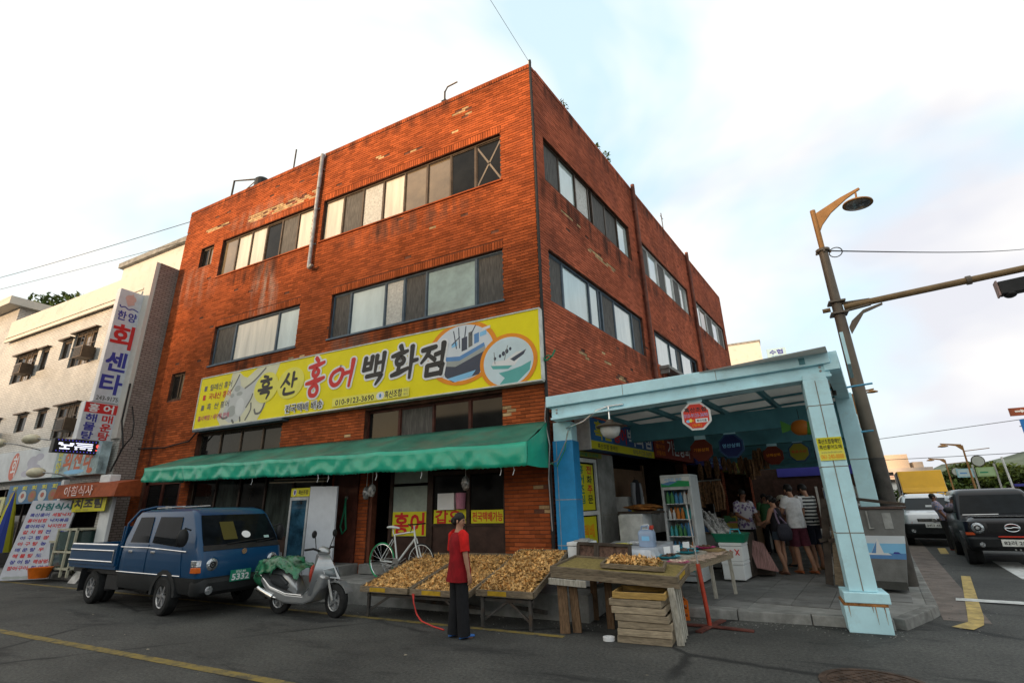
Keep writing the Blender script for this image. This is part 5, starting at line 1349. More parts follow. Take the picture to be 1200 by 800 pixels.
def wheel(parent, x, y, r, w, steer=0.0, side=1, rimm=None, spokes=6):
    """tyre with rim as sub-part; side = outward y"""
    mb = MB(); mb.T = Matrix.Translation((x, y, r)) @ Matrix.Rotation(steer, 4, 'Z')
    mb.lathe([(r*.62, -w/2), (r*.9, -w/2), (r*.985, -w*.38), (r, -w*.2), (r, w*.2), (r*.985, w*.38), (r*.9, w/2), (r*.62, w/2), (r*.60, w*.3), (r*.60, -w*.3)], 28, axis='Y', caps=False)
    o = mb.build('wheel', m_rubber, parent, smooth=40)
    mb2 = MB(); mb2.T = mb.T
    s = side
    mb2.lathe([(r*.61, s*w*.46), (r*.56, s*w*.40), (r*.54, s*w*.15), (r*.10, s*w*.10)], 24, axis='Y', caps=False)
    for k in range(spokes):
        a = 2*math.pi*k/spokes
        mb2.beam((r*.10*math.cos(a), s*w*.36, r*.10*math.sin(a)), (r*.57*math.cos(a), s*w*.40, r*.57*math.sin(a)), r*.14, w*.10, up=(0, 1, 0))
    mb2.lathe([(r*.16, s*w*.30), (r*.15, s*w*.46), (r*.02, s*w*.48)], 12, axis='Y')
    mb2.build('rim', rimm or m_alu, o, smooth=40)
    return o

# ---------------- blue double cab pickup truck (x forward, origin under the front axle)
tr = thing('pickup_truck', 'dark blue double cab pickup truck parked along the shop kerb', 'truck', (-6.10, -2.26, 0), rz=R(-3.6), world=False)
HW = .775
cab = [(.62, 1.02, -1.78, HW, .10), (.80, 1.03, -1.78, HW+.015, .12), (1.02, .98, -1.78, HW+.01, .12), (1.10, .93, -1.77, HW, .12),
       (1.22, .85, -1.74, HW-.012, .09), (1.60, .56, -1.62, HW-.065, .09), (1.70, .44, -1.54, HW-.095, .11), (1.745, .27, -1.38, HW-.17, .14), (1.757, -.05, -1.1, HW-.32, .16)]
mb = MB(); slab(mb, cab, 6); body = mb.build('cab', m_tblue, tr, smooth=38)
mb = MB(); slab(mb, [(.36, .98, -1.76, HW-.03, .08), (.46, 1.03, -1.77, HW+.006, .10), (.618, 1.04, -1.775, HW+.012, .10)], 5); mb.build('lower_cladding', m_trim, tr, smooth=40)
def cp(side, u, z, off=.006):
    q = lerp_sl(cab, z); _, xf, xb, hw, r = q
    if side == 'f': return (xf+off, u*(hw-r*.55), z)
    return (u, side*(hw+off), z)
def patch(side, pts, nu, mat, name, parent, off=.006):
    """pts: lower-left, lower-right, upper-right, upper-left in (u, z)"""
    mb = MB(); (a, b, c, d) = pts
    rows = []
    for j in range(5):
        t = j/4; row = []
        for i in range(nu+1):
            s_ = i/nu
            u = (a[0]*(1-s_)+b[0]*s_)*(1-t)+(d[0]*(1-s_)+c[0]*s_)*t
            z = (a[1]*(1-s_)+b[1]*s_)*(1-t)+(d[1]*(1-s_)+c[1]*s_)*t
            row.append(cp(side, u, z, off))
        rows.append(row)
    mb.loft(rows, closed=False)
    o = mb.build(name, mat, parent)
    md = o.modifiers.new('thickness', 'SOLIDIFY'); md.thickness = .006; md.offset = 0
    return o
ws_ = patch('f', [(-.99, 1.13), (.99, 1.13), (.95, 1.62), (-.95, 1.62)], 8, m_glasst, 'windscreen', tr, .012)
patch('f', [(-1.0, 1.04), (1.0, 1.04), (1.0, 1.125), (-1.0, 1.125)], 8, m_black, 'cowl', tr, .008)
for sd in (-1, 1):
    for (p, nm) in (([(-1.46, 1.16), (-.78, 1.16), (-.86, 1.61), (-1.36, 1.61)], 'rear_window'), ([(-.64, 1.16), (.26, 1.10), (.16, 1.60), (-.62, 1.61)], 'front_window')):
        patch(sd, p, 3, m_glasst, nm, tr, .008)
    for (p, nm) in (([(-1.52, .62), (-.74, .62), (-.74, 1.13), (-1.52, 1.13)], 'rear_door'), ([(-.70, .62), (.52, .62), (.42, 1.10), (-.70, 1.13)], 'front_door')):
        d = patch(sd, p, 3, m_tblue, nm, tr, .007)
        mb = MB(); xh = p[0][0]+.14; y = sd*(HW+.03)
        mb.box(xh, xh+.14, y-.015, y+.015, .985, 1.02); mb.build('handle', m_chrome, d, bevel=.006)
    mb = MB(); mb.tube([cp(sd, -1.75, 1.075, .012), cp(sd, -.7, 1.075, .014), cp(sd, .6, 1.03, .014)], .011, 6); mb.tube([cp(sd, -1.75, .64, .012), cp(sd, .5, .64, .012)], .010, 6)
    mb.build('side_moulding', m_chrome, tr)
    mb = MB(); mb.tube([(.62, sd*(HW+.02), 1.38), (.66, sd*(HW+.14), 1.42), (.62, sd*(HW+.16), 1.30)], .014, 6)
    arm = mb.build('mirror_arm', m_black, tr)
    mb = MB(); mb.ball((.66, sd*(HW+.16), 1.26), .05, .10, .155, 12, 8); mb.build('mirror', m_black, tr, smooth=60)
    # head lamp and indicator on the front
    mb = MB(); mb.lathe([(.095, .0), (.10, .02), (.085, .035), (.05, .042), (.01, .045)], 20, (1.005, sd*.565, .82), axis='X'); h = mb.build('headlight', m_lens, tr, smooth=50)
    mb = MB(); mb.lathe([(.050, .040), (.052, .052), (.030, .054), (.028, .046)], 16, (1.005, sd*.565, .82), axis='X', caps=False); mb.lathe([(.020, .044), (.012, .056)], 8, (1.005, sd*.565, .82), axis='X'); mb.build('bulb_ring', m_trim, h, smooth=40)
    mb = MB(); mb.lathe([(.125, -.01), (.125, .012), (.10, .02), (.098, 0)], 20, (1.005, sd*.565, .82), axis='X', caps=False); mb.build('bezel', m_tblue, h, smooth=40)
    mb = MB(); mb.hexa([(.90, sd*.66, .70), (1.02, sd*.69, .70), (.99, sd*.80, .70), (.86, sd*.83, .70), (.90, sd*.66, .79), (1.02, sd*.69, .79), (.99, sd*.80, .79), (.86, sd*.83, .79)]); ind = mb.build('indicator', m_amber, tr, bevel=.01)
    mb = MB(); mb.hexa([(.90, sd*.66, .795), (1.02, sd*.69, .795), (.99, sd*.80, .795), (.86, sd*.83, .795), (.89, sd*.66, .90), (1.0, sd*.69, .90), (.97, sd*.80, .90), (.84, sd*.83, .90)]); mb.build('side_lamp', m_lens, tr, bevel=.01)
    mb = MB(); mb.lathe([(.06, 0), (.065, .015), (.04, .02)], 14, (1.09, sd*.60, .43), axis='X'); mb.build('fog_lamp', m_lens, tr, smooth=40)
    wheel(tr, 0.02, sd*.70, .305, .19, R(-4), sd); wheel(tr, -2.80, sd*.66, .30, .17, 0, sd); wheel(tr, -2.80, sd*.47, .30, .15, 0, sd)
    mb = MB()
    for k in range(9):
        a0, a1 = math.pi*(k/9), math.pi*((k+1)/9)
        p = [(.02+rr*math.cos(a), sd*yy, .31+rr*math.sin(a)) for a in (a0, a1) for rr in (.345, .42) for yy in (HW+.018,)]
        mb.hexa([(.02+rr*math.cos(a), sd*yy, .31+rr*math.sin(a)) for yy in (HW-.10, HW+.024) for (a, rr) in ((a0, .345), (a1, .345), (a1, .42), (a0, .42))])
    mb.build('wheel_arch', m_trim, tr, smooth=40)
    mb = MB(); mb.box(-3.22, -3.20, sd*.80 if sd > 0 else -.80, sd*.55 if sd < 0 else .81, .22, .64); mb.build('mudflap', m_black, tr)
# bumper, plate, wipers, sticker
mb = MB(); slab(mb, [(.34, 1.02, .70, HW-.02, .16), (.40, 1.085, .70, HW+.01, .18), (.54, 1.095, .70, HW+.015, .18), (.60, 1.05, .70, HW+.005, .16)], 6); mb.build('front_bumper', m_trim, tr, smooth=40)
mb = MB(); mb.box(1.098, 1.110, -.26, .11, .52, .70); np_ = mb.build('number_plate', M('plate_green', (.02, .22, .14), .4), tr)
f = Flat(tr, (1.110, -.26, .52), (0, 1, 0), (0, 0, 1), lift=.002); f.text('5332', .03, .02, .31, .095, m_pwht, .03, 'plate_number'); f.text('전남 80', .09, .13, .18, .04, m_pwht, .02, 'plate_number'); f.done()
mb = MB(); mb.tube([(.95, -.30, 1.13), (.93, .1, 1.16), (.90, .5, 1.18)], .010, 5); mb.tube([(.95, .25, 1.13), (.93, .5, 1.15), (.92, .62, 1.17)], .010, 5); mb.build('wiper', m_black, tr)
mb = MB(); mb.lathe([(.05, 0), (.05, .01)], 8, (1.0, 0, .99), axis='X'); mb.build('emblem', m_chrome, tr)
mb = MB()
def wsx(z): return lerp_sl(cab, z)[1]+.021
st_ = [(-.02, 0), (.05, .045), (.11, .05), (.13, 0), (.11, -.06), (.03, -.085), (-.05, -.06), (-.08, 0), (-.06, .05)]
mb.poly([(wsx(1.27+.06*math.sin(a)), .10+.085*math.cos(a), 1.27+.06*math.sin(a)) for a in [2*math.pi*k/16 for k in range(16)]]); mb.build('white_sticker', m_pwht, tr)
mb = MB(); mb.poly([(wsx(z), y, z) for y, z in ((-.34, 1.2), (-.08, 1.2), (-.08, 1.50), (-.34, 1.50))]); mb.build('poster_reflection', ink('reflection_yellow', (.07, .06, .012)), tr)  # painted reflection of a yellow poster in the windscreen
mb = MB(); mb.poly([(wsx(z), y, z) for y, z in ((.44, 1.19), (.54, 1.19), (.54, 1.23), (.44, 1.23))]); mb.build('permit_sticker', ink('pale_teal', (.35, .5, .48)), tr)
# load bed
mb = MB(); mb.box(-3.86, -1.80, -.80, .80, .66, .72); bed = mb.build('load_bed', m_tblue, tr)
mb = MB()
for sd in (-1, 1):
    mb.box(-3.86, -1.83, sd*.80-.02, sd*.80+.02, .72, 1.10)
mb.box(-3.88, -3.84, -.80, .80, .72, 1.10); mb.box(-1.84, -1.80, -.78, .78, .72, 1.45)
mb.build('side_board', m_tblue, tr, bevel=.008)
mb = MB()
for sd in (-1, 1):
    y = sd*.826
    mb.tube([(-3.84, y, 1.0), (-1.9, y, 1.0)], .014, 6); mb.tube([(-3.84, y, .80), (-1.9, y, .80)], .014, 6); mb.box(-1.93, -1.90, min(y, y+sd*.01), max(y, y+sd*.01), .78, 1.03)
    mb.tube([(-3.84, sd*.80, 1.105), (-1.85, sd*.80, 1.105)], .02, 6)
mb.build('rail', m_chrome, bed)
mb = MB(); mb.tube([(-1.80, -.76, .9), (-1.76, -.74, 1.5), (-1.66, -.62, 1.74), (-1.55, -.4, 1.80), (-1.55, .4, 1.80), (-1.66, .62, 1.74), (-1.76, .74, 1.5), (-1.80, .76, .9)], .022, 8); mb.build('guard_frame', m_tblue, tr, smooth=50)
mb = MB(); mb.tube([(-1.5, -.4, 1.775), (-.5, -.38, 1.79)], .012, 5); mb.tube([(-1.3, 0, 1.785), (-.5, .1, 1.80)], .012, 5); mb.box(-1.2, -1.1, -.4, -.33, 1.76, 1.81); mb.build('roof_bars', m_galv, tr)
mb = MB(); mb.box(-3.7, 0.6, -.36, -.28, .40, .52); mb.box(-3.7, 0.6, .28, .36, .40, .52); mb.box(-3.84, -1.85, -.7, .7, .56, .655); mb.tube([(-2.8, -.6, .30), (-2.8, .6, .30)], .05, 8); mb.tube([(-.9, -.55, .30), (-2.0, -.55, .32), (-2.4, -.62, .28)], .045, 8); mb.box(-2.3, -1.75, -.70, -.40, .30, .55)
mb.build('chassis', m_black, tr)

# ---------------- boxy black SUV and silver SUV (x forward)
def suv(name, label, loc, rz, pm, low, lower, hood, house, wheels, W_, plate, zplate, lens='round', grille='dark'):
    t = thing(name, label, 'car', loc, rz=rz, world=False)
    mb = MB(); slab(mb, lower, 6); mb.build('body', pm, t, smooth=40)
    mb = MB(); slab(mb, low, 5); mb.build('bumper', m_trim if grille == 'dark' else pm, t, smooth=40)
    mb = MB(); slab(mb, hood, 6); mb.build('bonnet', pm, t, smooth=40)
    mb = MB(); slab(mb, house, 6); gh = mb.build('cabin', pm, t, smooth=40)
    def hp(side, u, z, off=.008):
        _, xf, xb, hw, r = lerp_sl(house, z)
        return (xf+off, u*(hw-r*.5), z) if side == 'f' else (u, side*(hw+off), z)
    zb, zt = house[1][0]+.02, house[-3][0]-.02
    def win(side, a, b, c, d, nm):
        rows = []
        for j in range(4):
            q = j/3; rows.append([hp(side, (a[0]*(1-i/4)+b[0]*i/4)*(1-q)+(d[0]*(1-i/4)+c[0]*i/4)*q, zb+(zt-zb)*q, .010) for i in range(5)])
        m_ = MB(); m_.loft(rows, closed=False); o = m_.build(nm, m_glassv, t); md = o.modifiers.new('thickness', 'SOLIDIFY'); md.thickness = .008; md.offset = 0
        return o
    win('f', (-.97, 0), (.97, 0), (.92, 0), (-.92, 0), 'windscreen')
    xf0, xb0 = lerp_sl(house, zb)[1:3]; xf1, xb1 = lerp_sl(house, zt)[1:3]
    for sd in (-1, 1):
        L0, L1 = xf0-.12, xb0+.12; M0, M1 = xf1-.10, xb1+.12
        for k in range(3):
            a, b = L1+(L0-L1)*k/3+.04, L1+(L0-L1)*(k+1)/3-.03
            c, d = M1+(M0-M1)*(k+1)/3-.03, M1+(M0-M1)*k/3+.04
            win(sd, (a, 0), (b, 0), (c, 0), (d, 0), 'side_window')
        m_ = MB(); m_.ball((xf0-.10, sd*(W_+.14), zb+.10), .06, .11, .085, 10, 8); m_.build('mirror', pm if grille != 'dark' else m_black, t, smooth=60)
        m_ = MB(); m_.tube([(xf0-.12, sd*(W_-.02), zb+.05), (xf0-.10, sd*(W_+.10), zb+.08)], .02, 6); m_.build('mirror_arm', m_black, t)
        for wx in wheels:
            wheel(t, wx, sd*(W_-.08), .36, .23, R(14) if wx > 0 and lens == 'round' else 0, sd, spokes=5)
            m_ = MB()
            for k in range(10):
                a0, a1 = math.pi*(k/10), math.pi*((k+1)/10)
                m_.hexa([(wx+rr*math.cos(a), sd*yy, .36+rr*math.sin(a)) for yy in (W_-.25, W_+.035) for (a, rr) in ((a0, .40), (a1, .40), (a1, .49), (a0, .49))])
            m_.build('wheel_arch', m_trim, t, smooth=40)
            m_ = MB(); m_.lathe([(.40, -.10), (.40, .035)], 20, (wx, sd*(W_-.0), .37), axis='Y'); m_.build('wheel_well', m_black, t)
    return t
SX_ = 8.63
bs = sp(0, 0, 0)
heading = -math.pi/2 - ANG
# black SUV: origin under its front axle
blk = suv('boxy_suv', 'glossy black boxy SUV with round headlights facing the camera on the right', (8.70, 8.0, 0), heading, paint('black_paint', (.008, .008, .012)),
    [(.36, .70, -3.4, .80, .12), (.45, .83, -3.42, .84, .14), (.62, .85, -3.42, .85, .14), (.66, .80, -3.40, .83, .12)],
    [(.50, .62, -3.38, .83, .10), (.80, .64, -3.40, .84, .10), (1.00, .60, -3.40, .83, .12)],
    [(.99, .60, -1.2, .76, .16), (1.06, .52, -1.2, .70, .18), (1.10, .30, -1.2, .62, .2)],
    [(.98, -.46, -3.38, .83, .10), (1.12, -.58, -3.36, .82, .12), (1.62, -.96, -3.30, .72, .12), (1.72, -1.08, -3.2, .66, .14), (1.76, -1.3, -3.0, .54, .16)],
    (0.0, -2.5), .80, '82러 2855', .6)
for sd in (-1, 1):
    mb = MB(); mb.lathe([(.125, 0), (.13, .03), (.11, .05)], 22, (.62, sd*.60, .86), axis='X'); h = mb.build('headlight', m_lens, blk, smooth=50)
    mb = MB(); mb.lathe([(.065, .042), (.067, .060), (.040, .062), (.038, .048)], 16, (.62, sd*.60, .86), axis='X', caps=False); mb.build('bulb_ring', m_trim, h, smooth=40)
    mb = MB(); mb.lathe([(.15, -.02), (.15, .04), (.128, .045), (.128, 0)], 22, (.62, sd*.60, .86), axis='X', caps=False); mb.build('bezel', m_black, h)
    mb = MB(); mb.box(.55, .66, min(sd*.68, sd*.845), max(sd*.68, sd*.845), .70, .76); mb.build('indicator', ink('amber_red', (.45, .06, .01)), blk)
    mb = MB(); mb.lathe([(.06, 0), (.05, .02)], 12, (.83, sd*.62, .50), axis='X'); mb.build('fog_lamp', m_lens, blk)
mb = MB(); mb.box(.62, .66, -.42, .42, .76, .97); gr = mb.build('grille', m_black, blk)
mb = MB(); [mb.box(.661, .672, -.40, .40, .78+.045*k, .795+.045*k) for k in range(4)]; mb.build('slat', m_trim, gr)
mb = MB(); mb.tube([(.68, .13*math.cos(a)*1.0, .86+.085*math.sin(a)) for a in [2*math.pi*k/24 for k in range(25)]], .012, 6); mb.tube([(.68, .12, .86), (.68, .03, .87), (.68, -.03, .85), (.68, -.12, .86)], .015, 6); mb.build('emblem', m_chrome, gr)
mb = MB(); mb.box(.80, .858, -.30, .30, .665, .69); mb.build('red_strip', ink('sign_bright_red', (.6, .045, .025)), blk)
mb = MB(); mb.box(.852, .866, -.28, .28, .47, .62); mb.build('number_plate', M('plate_white', (.66, .66, .62), .4), blk)
f = Flat(blk, (.866, -.28, .47), (0, 1, 0), (0, 0, 1), lift=.002); f.text('82러 2855', .04, .03, .48, .09, m_pblk, .02, 'plate_number'); f.done()
mb = MB(); mb.box(.05, .45, -.60, .35, 1.105, 1.112); mb.tube([(-.50, -.7, 1.12), (-.52, 0, 1.13)], .012, 5); mb.build('bonnet_trim', m_chrome, blk)
mb = MB(); [mb.lathe([(.02, 0), (.02, .012)], 8, (.845, y, .40), axis='X') for y in (-.08, 0, .08)]; mb.build('sensor', m_chrome, blk)
# silver SUV
m_silver = M('silver_paint', (.55, .56, .58), .3, metal=.35, var=.04, coat=.7)
slv = suv('silver_suv', 'silver SUV with dark lower cladding parked behind the roadside counter', (8.62, 13.9, 0), heading, m_silver,
    [(.25, .72, -3.4, .80, .14), (.40, .88, -3.45, .88, .2), (.68, .90, -3.45, .89, .22), (.72, .84, -3.4, .86, .2)],
    [(.55, .82, -3.4, .86, .2), (.80, .84, -3.42, .88, .2), (1.0, .76, -3.40, .86, .2)],
    [(.98, .76, -1.0, .82, .25), (1.08, .55, -1.0, .74, .25), (1.13, .2, -1.0, .66, .2)],
    [(.98, -.10, -3.4, .86, .2), (1.12, -.25, -3.38, .85, .2), (1.55, -.95, -3.2, .70, .18), (1.63, -1.15, -3.05, .62, .18), (1.68, -1.5, -2.8, .48, .2)],
    (0.0, -2.6), .84, '', .5, lens='slant')
for sd in (-1, 1):
    mb = MB(); mb.hexa([(.84, sd*.52, .74), (.76, sd*.80, .74), (.60, sd*.86, .74), (.6, sd*.52, .74), (.80, sd*.50, .92), (.62, sd*.80, .97), (.5, sd*.84, .97), (.5, sd*.5, .92)]); h = mb.build('headlight', m_lens, slv, bevel=.02)
    mb = MB(); mb.hexa([(.845, sd*.60, .735), (.77, sd*.80, .735), (.6, sd*.865, .735), (.6, sd*.6, .735), (.84, sd*.60, .79), (.76, sd*.81, .79), (.6, sd*.87, .79), (.6, sd*.6, .79)]); mb.build('indicator', m_amber, h)
    mb = MB(); mb.lathe([(.08, 0), (.06, .03)], 14, (.86, sd*.62, .50), axis='X'); mb.build('fog_lamp', m_lens, slv)
    mb = MB(); mb.tube([(-1.1, sd*.60, 1.68), (-1.3, sd*.60, 1.72), (-2.8, sd*.55, 1.72), (-3.0, sd*.55, 1.68)], .02, 6); mb.build('roof_rail', m_galv, slv)
mb = MB(); mb.box(.78, .86, -.45, .45, .78, .88); gr = mb.build('grille', m_black, slv)
mb = MB(); mb.box(.861, .868, -.42, .42, .80, .815); mb.box(.861, .868, -.42, .42, .845, .86); mb.lathe([(.07, 0), (.06, .01)], 16, (.865, 0, .83), axis='X'); mb.build('emblem', m_chrome, gr)
mb = MB(); mb.box(.895, .91, -.27, .27, .60, .73); mb.build('number_plate', bpy.data.materials['plate_white'], slv)
f = Flat(slv, (.91, -.27, .60), (0, 1, 0), (0, 0, 1), lift=.002); f.text('34나 4677', .04, .03, .46, .075, m_pblk, .02, 'plate_number'); f.done()
mb = MB(); mb.box(.2, .25, -.1, .15, 1.24, 1.30); mb.build('dash_card', m_pwht, slv)
# yellow lorry behind it
m_yel_t = paint('truck_yellow', (.68, .36, .01))
ye = thing('box_lorry', 'lorry with a yellow wind deflector and dark box waiting behind the silver SUV', 'truck', (11.0, 24.7, 0), rz=heading, world=False)
mb = MB(); mb.box(-4.5, -.2, -.95, .95, .8, 2.85); mb.build('cargo_box', m_trim, ye, bevel=.03)
mb = MB(); mb.loft([[(1.0, -.9, 1.75), (1.0, .9, 1.75), (-.15, .9, 1.75), (-.15, -.9, 1.75)], [(.75, -.9, 2.0), (.75, .9, 2.0), (-.15, .9, 2.0), (-.15, -.9, 2.0)], [(.25, -.92, 2.85), (.25, .92, 2.85), (-.15, .92, 2.85), (-.15, -.92, 2.85)]]); mb.build('wind_deflector', m_yel_t, ye, bevel=.04)
mb = MB(); slab(mb, [(.5, 1.4, -.1, .88, .15), (1.0, 1.45, -.1, .9, .15), (1.2, 1.35, -.1, .88, .15), (1.7, 1.0, -.1, .8, .15), (1.76, .9, -.1, .75, .15)], 5); mb.build('cab', m_yel_t, ye, smooth=40)
mb = MB(); mb.loft([[(1.37, -.78, 1.22), (1.37, .78, 1.22)], [(1.05, -.7, 1.66), (1.05, .7, 1.66)]], closed=False); o = mb.build('windscreen', m_glassv, ye); md = o.modifiers.new('thickness', 'SOLIDIFY'); md.thickness = .01
for sd in (-1, 1):
    wheel(ye, .5, sd*.8, .36, .22, 0, sd); wheel(ye, -3.4, sd*.75, .36, .25, 0, sd)
    mb = MB(); mb.lathe([(.10, 0), (.08, .03)], 14, (1.45, sd*.65, .75), axis='X'); mb.build('headlight', m_lens, ye)
f = Flat(ye, (.52, -.5, 2.25), (0, 1, 0), V((-.5, 0, .85)), lift=.03); f.text('한진운송', .05, .0, .9, .12, m_pwht, .02); f.done()
wc = suv('white_car', 'white car partly hidden behind the lamp post far down the street', (7.2, 27, 0), heading, m_white,
    [(.25, .72, -3.2, .78, .14), (.40, .88, -3.25, .84, .2), (.6, .88, -3.25, .84, .22)],
    [(.45, .82, -3.2, .82, .2), (.70, .84, -3.22, .84, .2), (.9, .70, -3.20, .82, .2)],
    [(.88, .70, -1.0, .78, .25), (.96, .45, -1.0, .70, .25), (1.0, .2, -1.0, .62, .2)],
    [(.88, -.10, -3.1, .82, .2), (1.0, -.3, -3.0, .80, .2), (1.35, -.95, -2.8, .66, .18), (1.42, -1.15, -2.6, .58, .18), (1.46, -1.4, -2.4, .45, .2)],
    (0.0, -2.5), .78, '', .5, lens='slant')
# ================================================================ scooter, bicycle
rg = random.Random(21)
m_sil = M('scooter_silver', (.36, .37, .38), .3, metal=.6, var=.06, coat=.5)
m_sdark = M('scooter_dark', (.045, .048, .052), .5, var=.15)
sc = thing('motor_scooter', 'silver motor scooter with a green plastic sheet over its seat parked beside the step', 'scooter', (-4.22, -2.14, 0), rz=R(3), world=False)
wheel(sc, 0, 0, .235, .11, 0, -1, m_sil); wheel(sc, 1.22, 0, .255, .11, R(-12), -1, m_sil, spokes=5)
def ell(cx, cz, ry, rz, x, n=12): return [(x, ry*math.cos(2*math.pi*j/n), cz+rz*math.sin(2*math.pi*j/n)) for j in range(n)]
mb = MB(); mb.loft([ell(0, .66, .05, .06, -.34), ell(0, .62, .12, .12, -.22), ell(0, .58, .15, .16, .02), ell(0, .50, .15, .18, .25), ell(0, .42, .13, .14, .38), ell(0, .36, .10, .08, .44)]); mb.build('rear_body', m_sil, sc, smooth=50)
mb = MB(); mb.loft([ell(0, .52, .135, .08, -.15), ell(0, .50, .165, .10, .05), ell(0, .46, .165, .10, .22), ell(0, .42, .12, .05, .34)]); mb.build('side_cover', m_sdark, sc, smooth=50)
mb = MB(); mb.loft([[(.36, -.16, .26), (.36, .16, .26), (.36, .16, .34), (.36, -.16, .34)], [(.72, -.17, .24), (.72, .17, .24), (.72, .17, .31), (.72, -.17, .31)], [(.86, -.17, .34), (.86, .17, .34), (.80, .17, .42), (.80, -.17, .42)]]); mb.build('floorboard', m_sil, sc, bevel=.02)
mb = MB(); mb.loft([[(.78+.06, -.24, .34), (.78+.12, 0, .32), (.78+.06, .24, .34), (.76, .18, .38), (.76, -.18, .38)], [(.90, -.27, .58), (1.05, 0, .56), (.90, .27, .58), (.82, .18, .58), (.82, -.18, .58)], [(.92, -.23, .76), (1.12, 0, .76), (.92, .23, .76), (.82, .15, .78), (.82, -.15, .78)], [(.88, -.12, .93), (.98, 0, .95), (.88, .12, .93), (.80, .10, .95), (.80, -.10, .95)]]); mb.build('leg_shield', m_sil, sc, smooth=60)
mb = MB(); mb.prism([(-.32, .64), (-.08, .44), (.30, .345), (.66, .335), (.84, .46), (1.00, .66), (1.12, .62), (1.04, .44), (.86, .25), (.70, .19), (.25, .19), (-.10, .30), (-.34, .52)], lambda u, v, d: (u, d, v), -.195, .195); mb.build('skirt', m_sil, sc, bevel=.035)
mb = MB(); mb.prism([(-.20, .56), (0, .49), (.24, .44), (.30, .50), (.10, .62), (-.10, .64)], lambda u, v, d: (u, d, v), -.172, .172); mb.build('seat_flank', m_sdark, sc, bevel=.03)
mb = MB(); mb.loft([[(1.04, -.10, .60), (1.27, 0, .57), (1.04, .10, .60), (.96, 0, .64)], [(1.02, -.14, .70), (1.14, 0, .74), (1.02, .14, .70), (.94, 0, .74)], [(.97, -.07, .84), (1.03, 0, .86), (.97, .07, .84), (.92, 0, .86)]]); mb.build('nose', m_sil, sc, smooth=60)
mb = MB()
for sd in (-1, 1): mb.loft([[(1.22, sd*.03, .60), (1.07, sd*.115, .62), (1.06, sd*.125, .63)], [(1.14, sd*.03, .74), (1.03, sd*.13, .72), (1.02, sd*.135, .72)]], closed=False)
o = mb.build('headlight', M('scooter_lens', (.12, .14, .15), .08, coat=.9), sc, smooth=60); md = o.modifiers.new('thickness', 'SOLIDIFY'); md.thickness = .02; md.offset = 1
mb = MB()
for k in range(8):
    a0, a1 = R(25+k*16), R(41+k*16)
    mb.hexa([(1.22+r_*math.cos(a), y, .255+r_*math.sin(a)) for y in (-.075, .075) for (a, r_) in ((a0, .275), (a1, .275), (a1, .295), (a0, .295))])
mb.build('front_fender', m_sil, sc, smooth=60)
mb = MB(); mb.tube([(1.20, -.075, .26), (1.08, -.07, .56)], .022, 8); mb.tube([(1.20, .075, .26), (1.08, .07, .56)], .022, 8); mb.tube([(1.0, 0, .6), (.86, 0, .98)], .03, 8); mb.build('fork', m_steel, sc)
mb = MB(); mb.loft([ell(0, .99, .05, .05, .77), ell(0, 1.0, .10, .07, .84), ell(0, .99, .09, .06, .92), ell(0, .97, .03, .03, .98)]); mb.build('handlebar_cover', m_sil, sc, smooth=60)
mb = MB(); mb.tube([(.86, -.10, 1.0), (.82, -.20, 1.04), (.76, -.33, 1.03)], .018, 8); mb.tube([(.86, .10, 1.0), (.82, .20, 1.04), (.76, .33, 1.03)], .018, 8); mb.build('handlebar', m_black, sc)
for sd in (-1, 1):
    mb = MB(); mb.tube([(.84, sd*.16, 1.04), (.86, sd*.22, 1.22)], .008, 6); mb.ball((.85, sd*.24, 1.27), .02, .055, .065, 12, 8); mb.build('mirror', m_black, sc, smooth=60)
mb = MB(); mb.tube([(-.36, -.18, .40), (.02, -.19, .28)], [.048, .055], 12); mb.tube([(.02, -.19, .28), (.25, -.12, .24)], .02, 8); mb.build('exhaust', m_chrome, sc, smooth=40)
mb = MB(); mb.box(-.30, .38, -.10, .10, .22, .40); mb.build('engine', m_black, sc, bevel=.03)
mb = MB(); mb.tube([(.72, .02, .78), (.74, -.09, .74), (.75, -.12, .64), (.73, -.09, .54), (.71, 0, .51), (.72, .06, .6)], .035, 10); mb.build('red_lock', m_red, sc, smooth=60)
mb = MB(); mb.tube([(-.33, -.198, .62), (-.08, -.200, .44), (.30, -.202, .345), (.66, -.202, .335), (.84, -.215, .46), (1.02, -.16, .64)], .010, 6); mb.build('trim_line', m_chrome, sc)
def rumple(mb, c, rx, ry, rz, n=26, m=14, amp=.12, seed=1, flat=0.0):
    r_ = random.Random(seed); ph = [r_.uniform(0, 6.28) for _ in range(12)]; fr = [r_.choice((2, 3, 4, 5, 6, 7)) for _ in range(12)]
    rings = []
    for i in range(1, m):
        t = math.pi*i/m; ring = []
        for j in range(n):
            a = 2*math.pi*j/n
            d = 1+amp*sum(math.sin(fr[k]*a+ph[k]+(k+1)*t*1.7)*(.5 if k > 2 else .8) for k in range(5))*math.sin(t)/2
            z = -rz*math.cos(t)*d
            if flat and z < -flat*rz: z = -flat*rz+(z+flat*rz)*.15
            ring.append((c[0]+rx*math.sin(t)*math.cos(a)*d, c[1]+ry*math.sin(t)*math.sin(a)*d, c[2]+z))
        rings.append(ring)
    return mb.loft(rings)
m_sheet = M('green_plastic_sheet', (.018, .13, .06), .25, var=.5, scale=7, bump=.5, bscale=14, coat=.4, dirt=.5, dscale=4, dcol=(.22, .25, .20))
sh = thing('plastic_sheet', 'crumpled green and clear plastic sheet draped over the scooter seat', 'sheet', (-4.25, -2.14, .6))
mb = MB(); rows = []
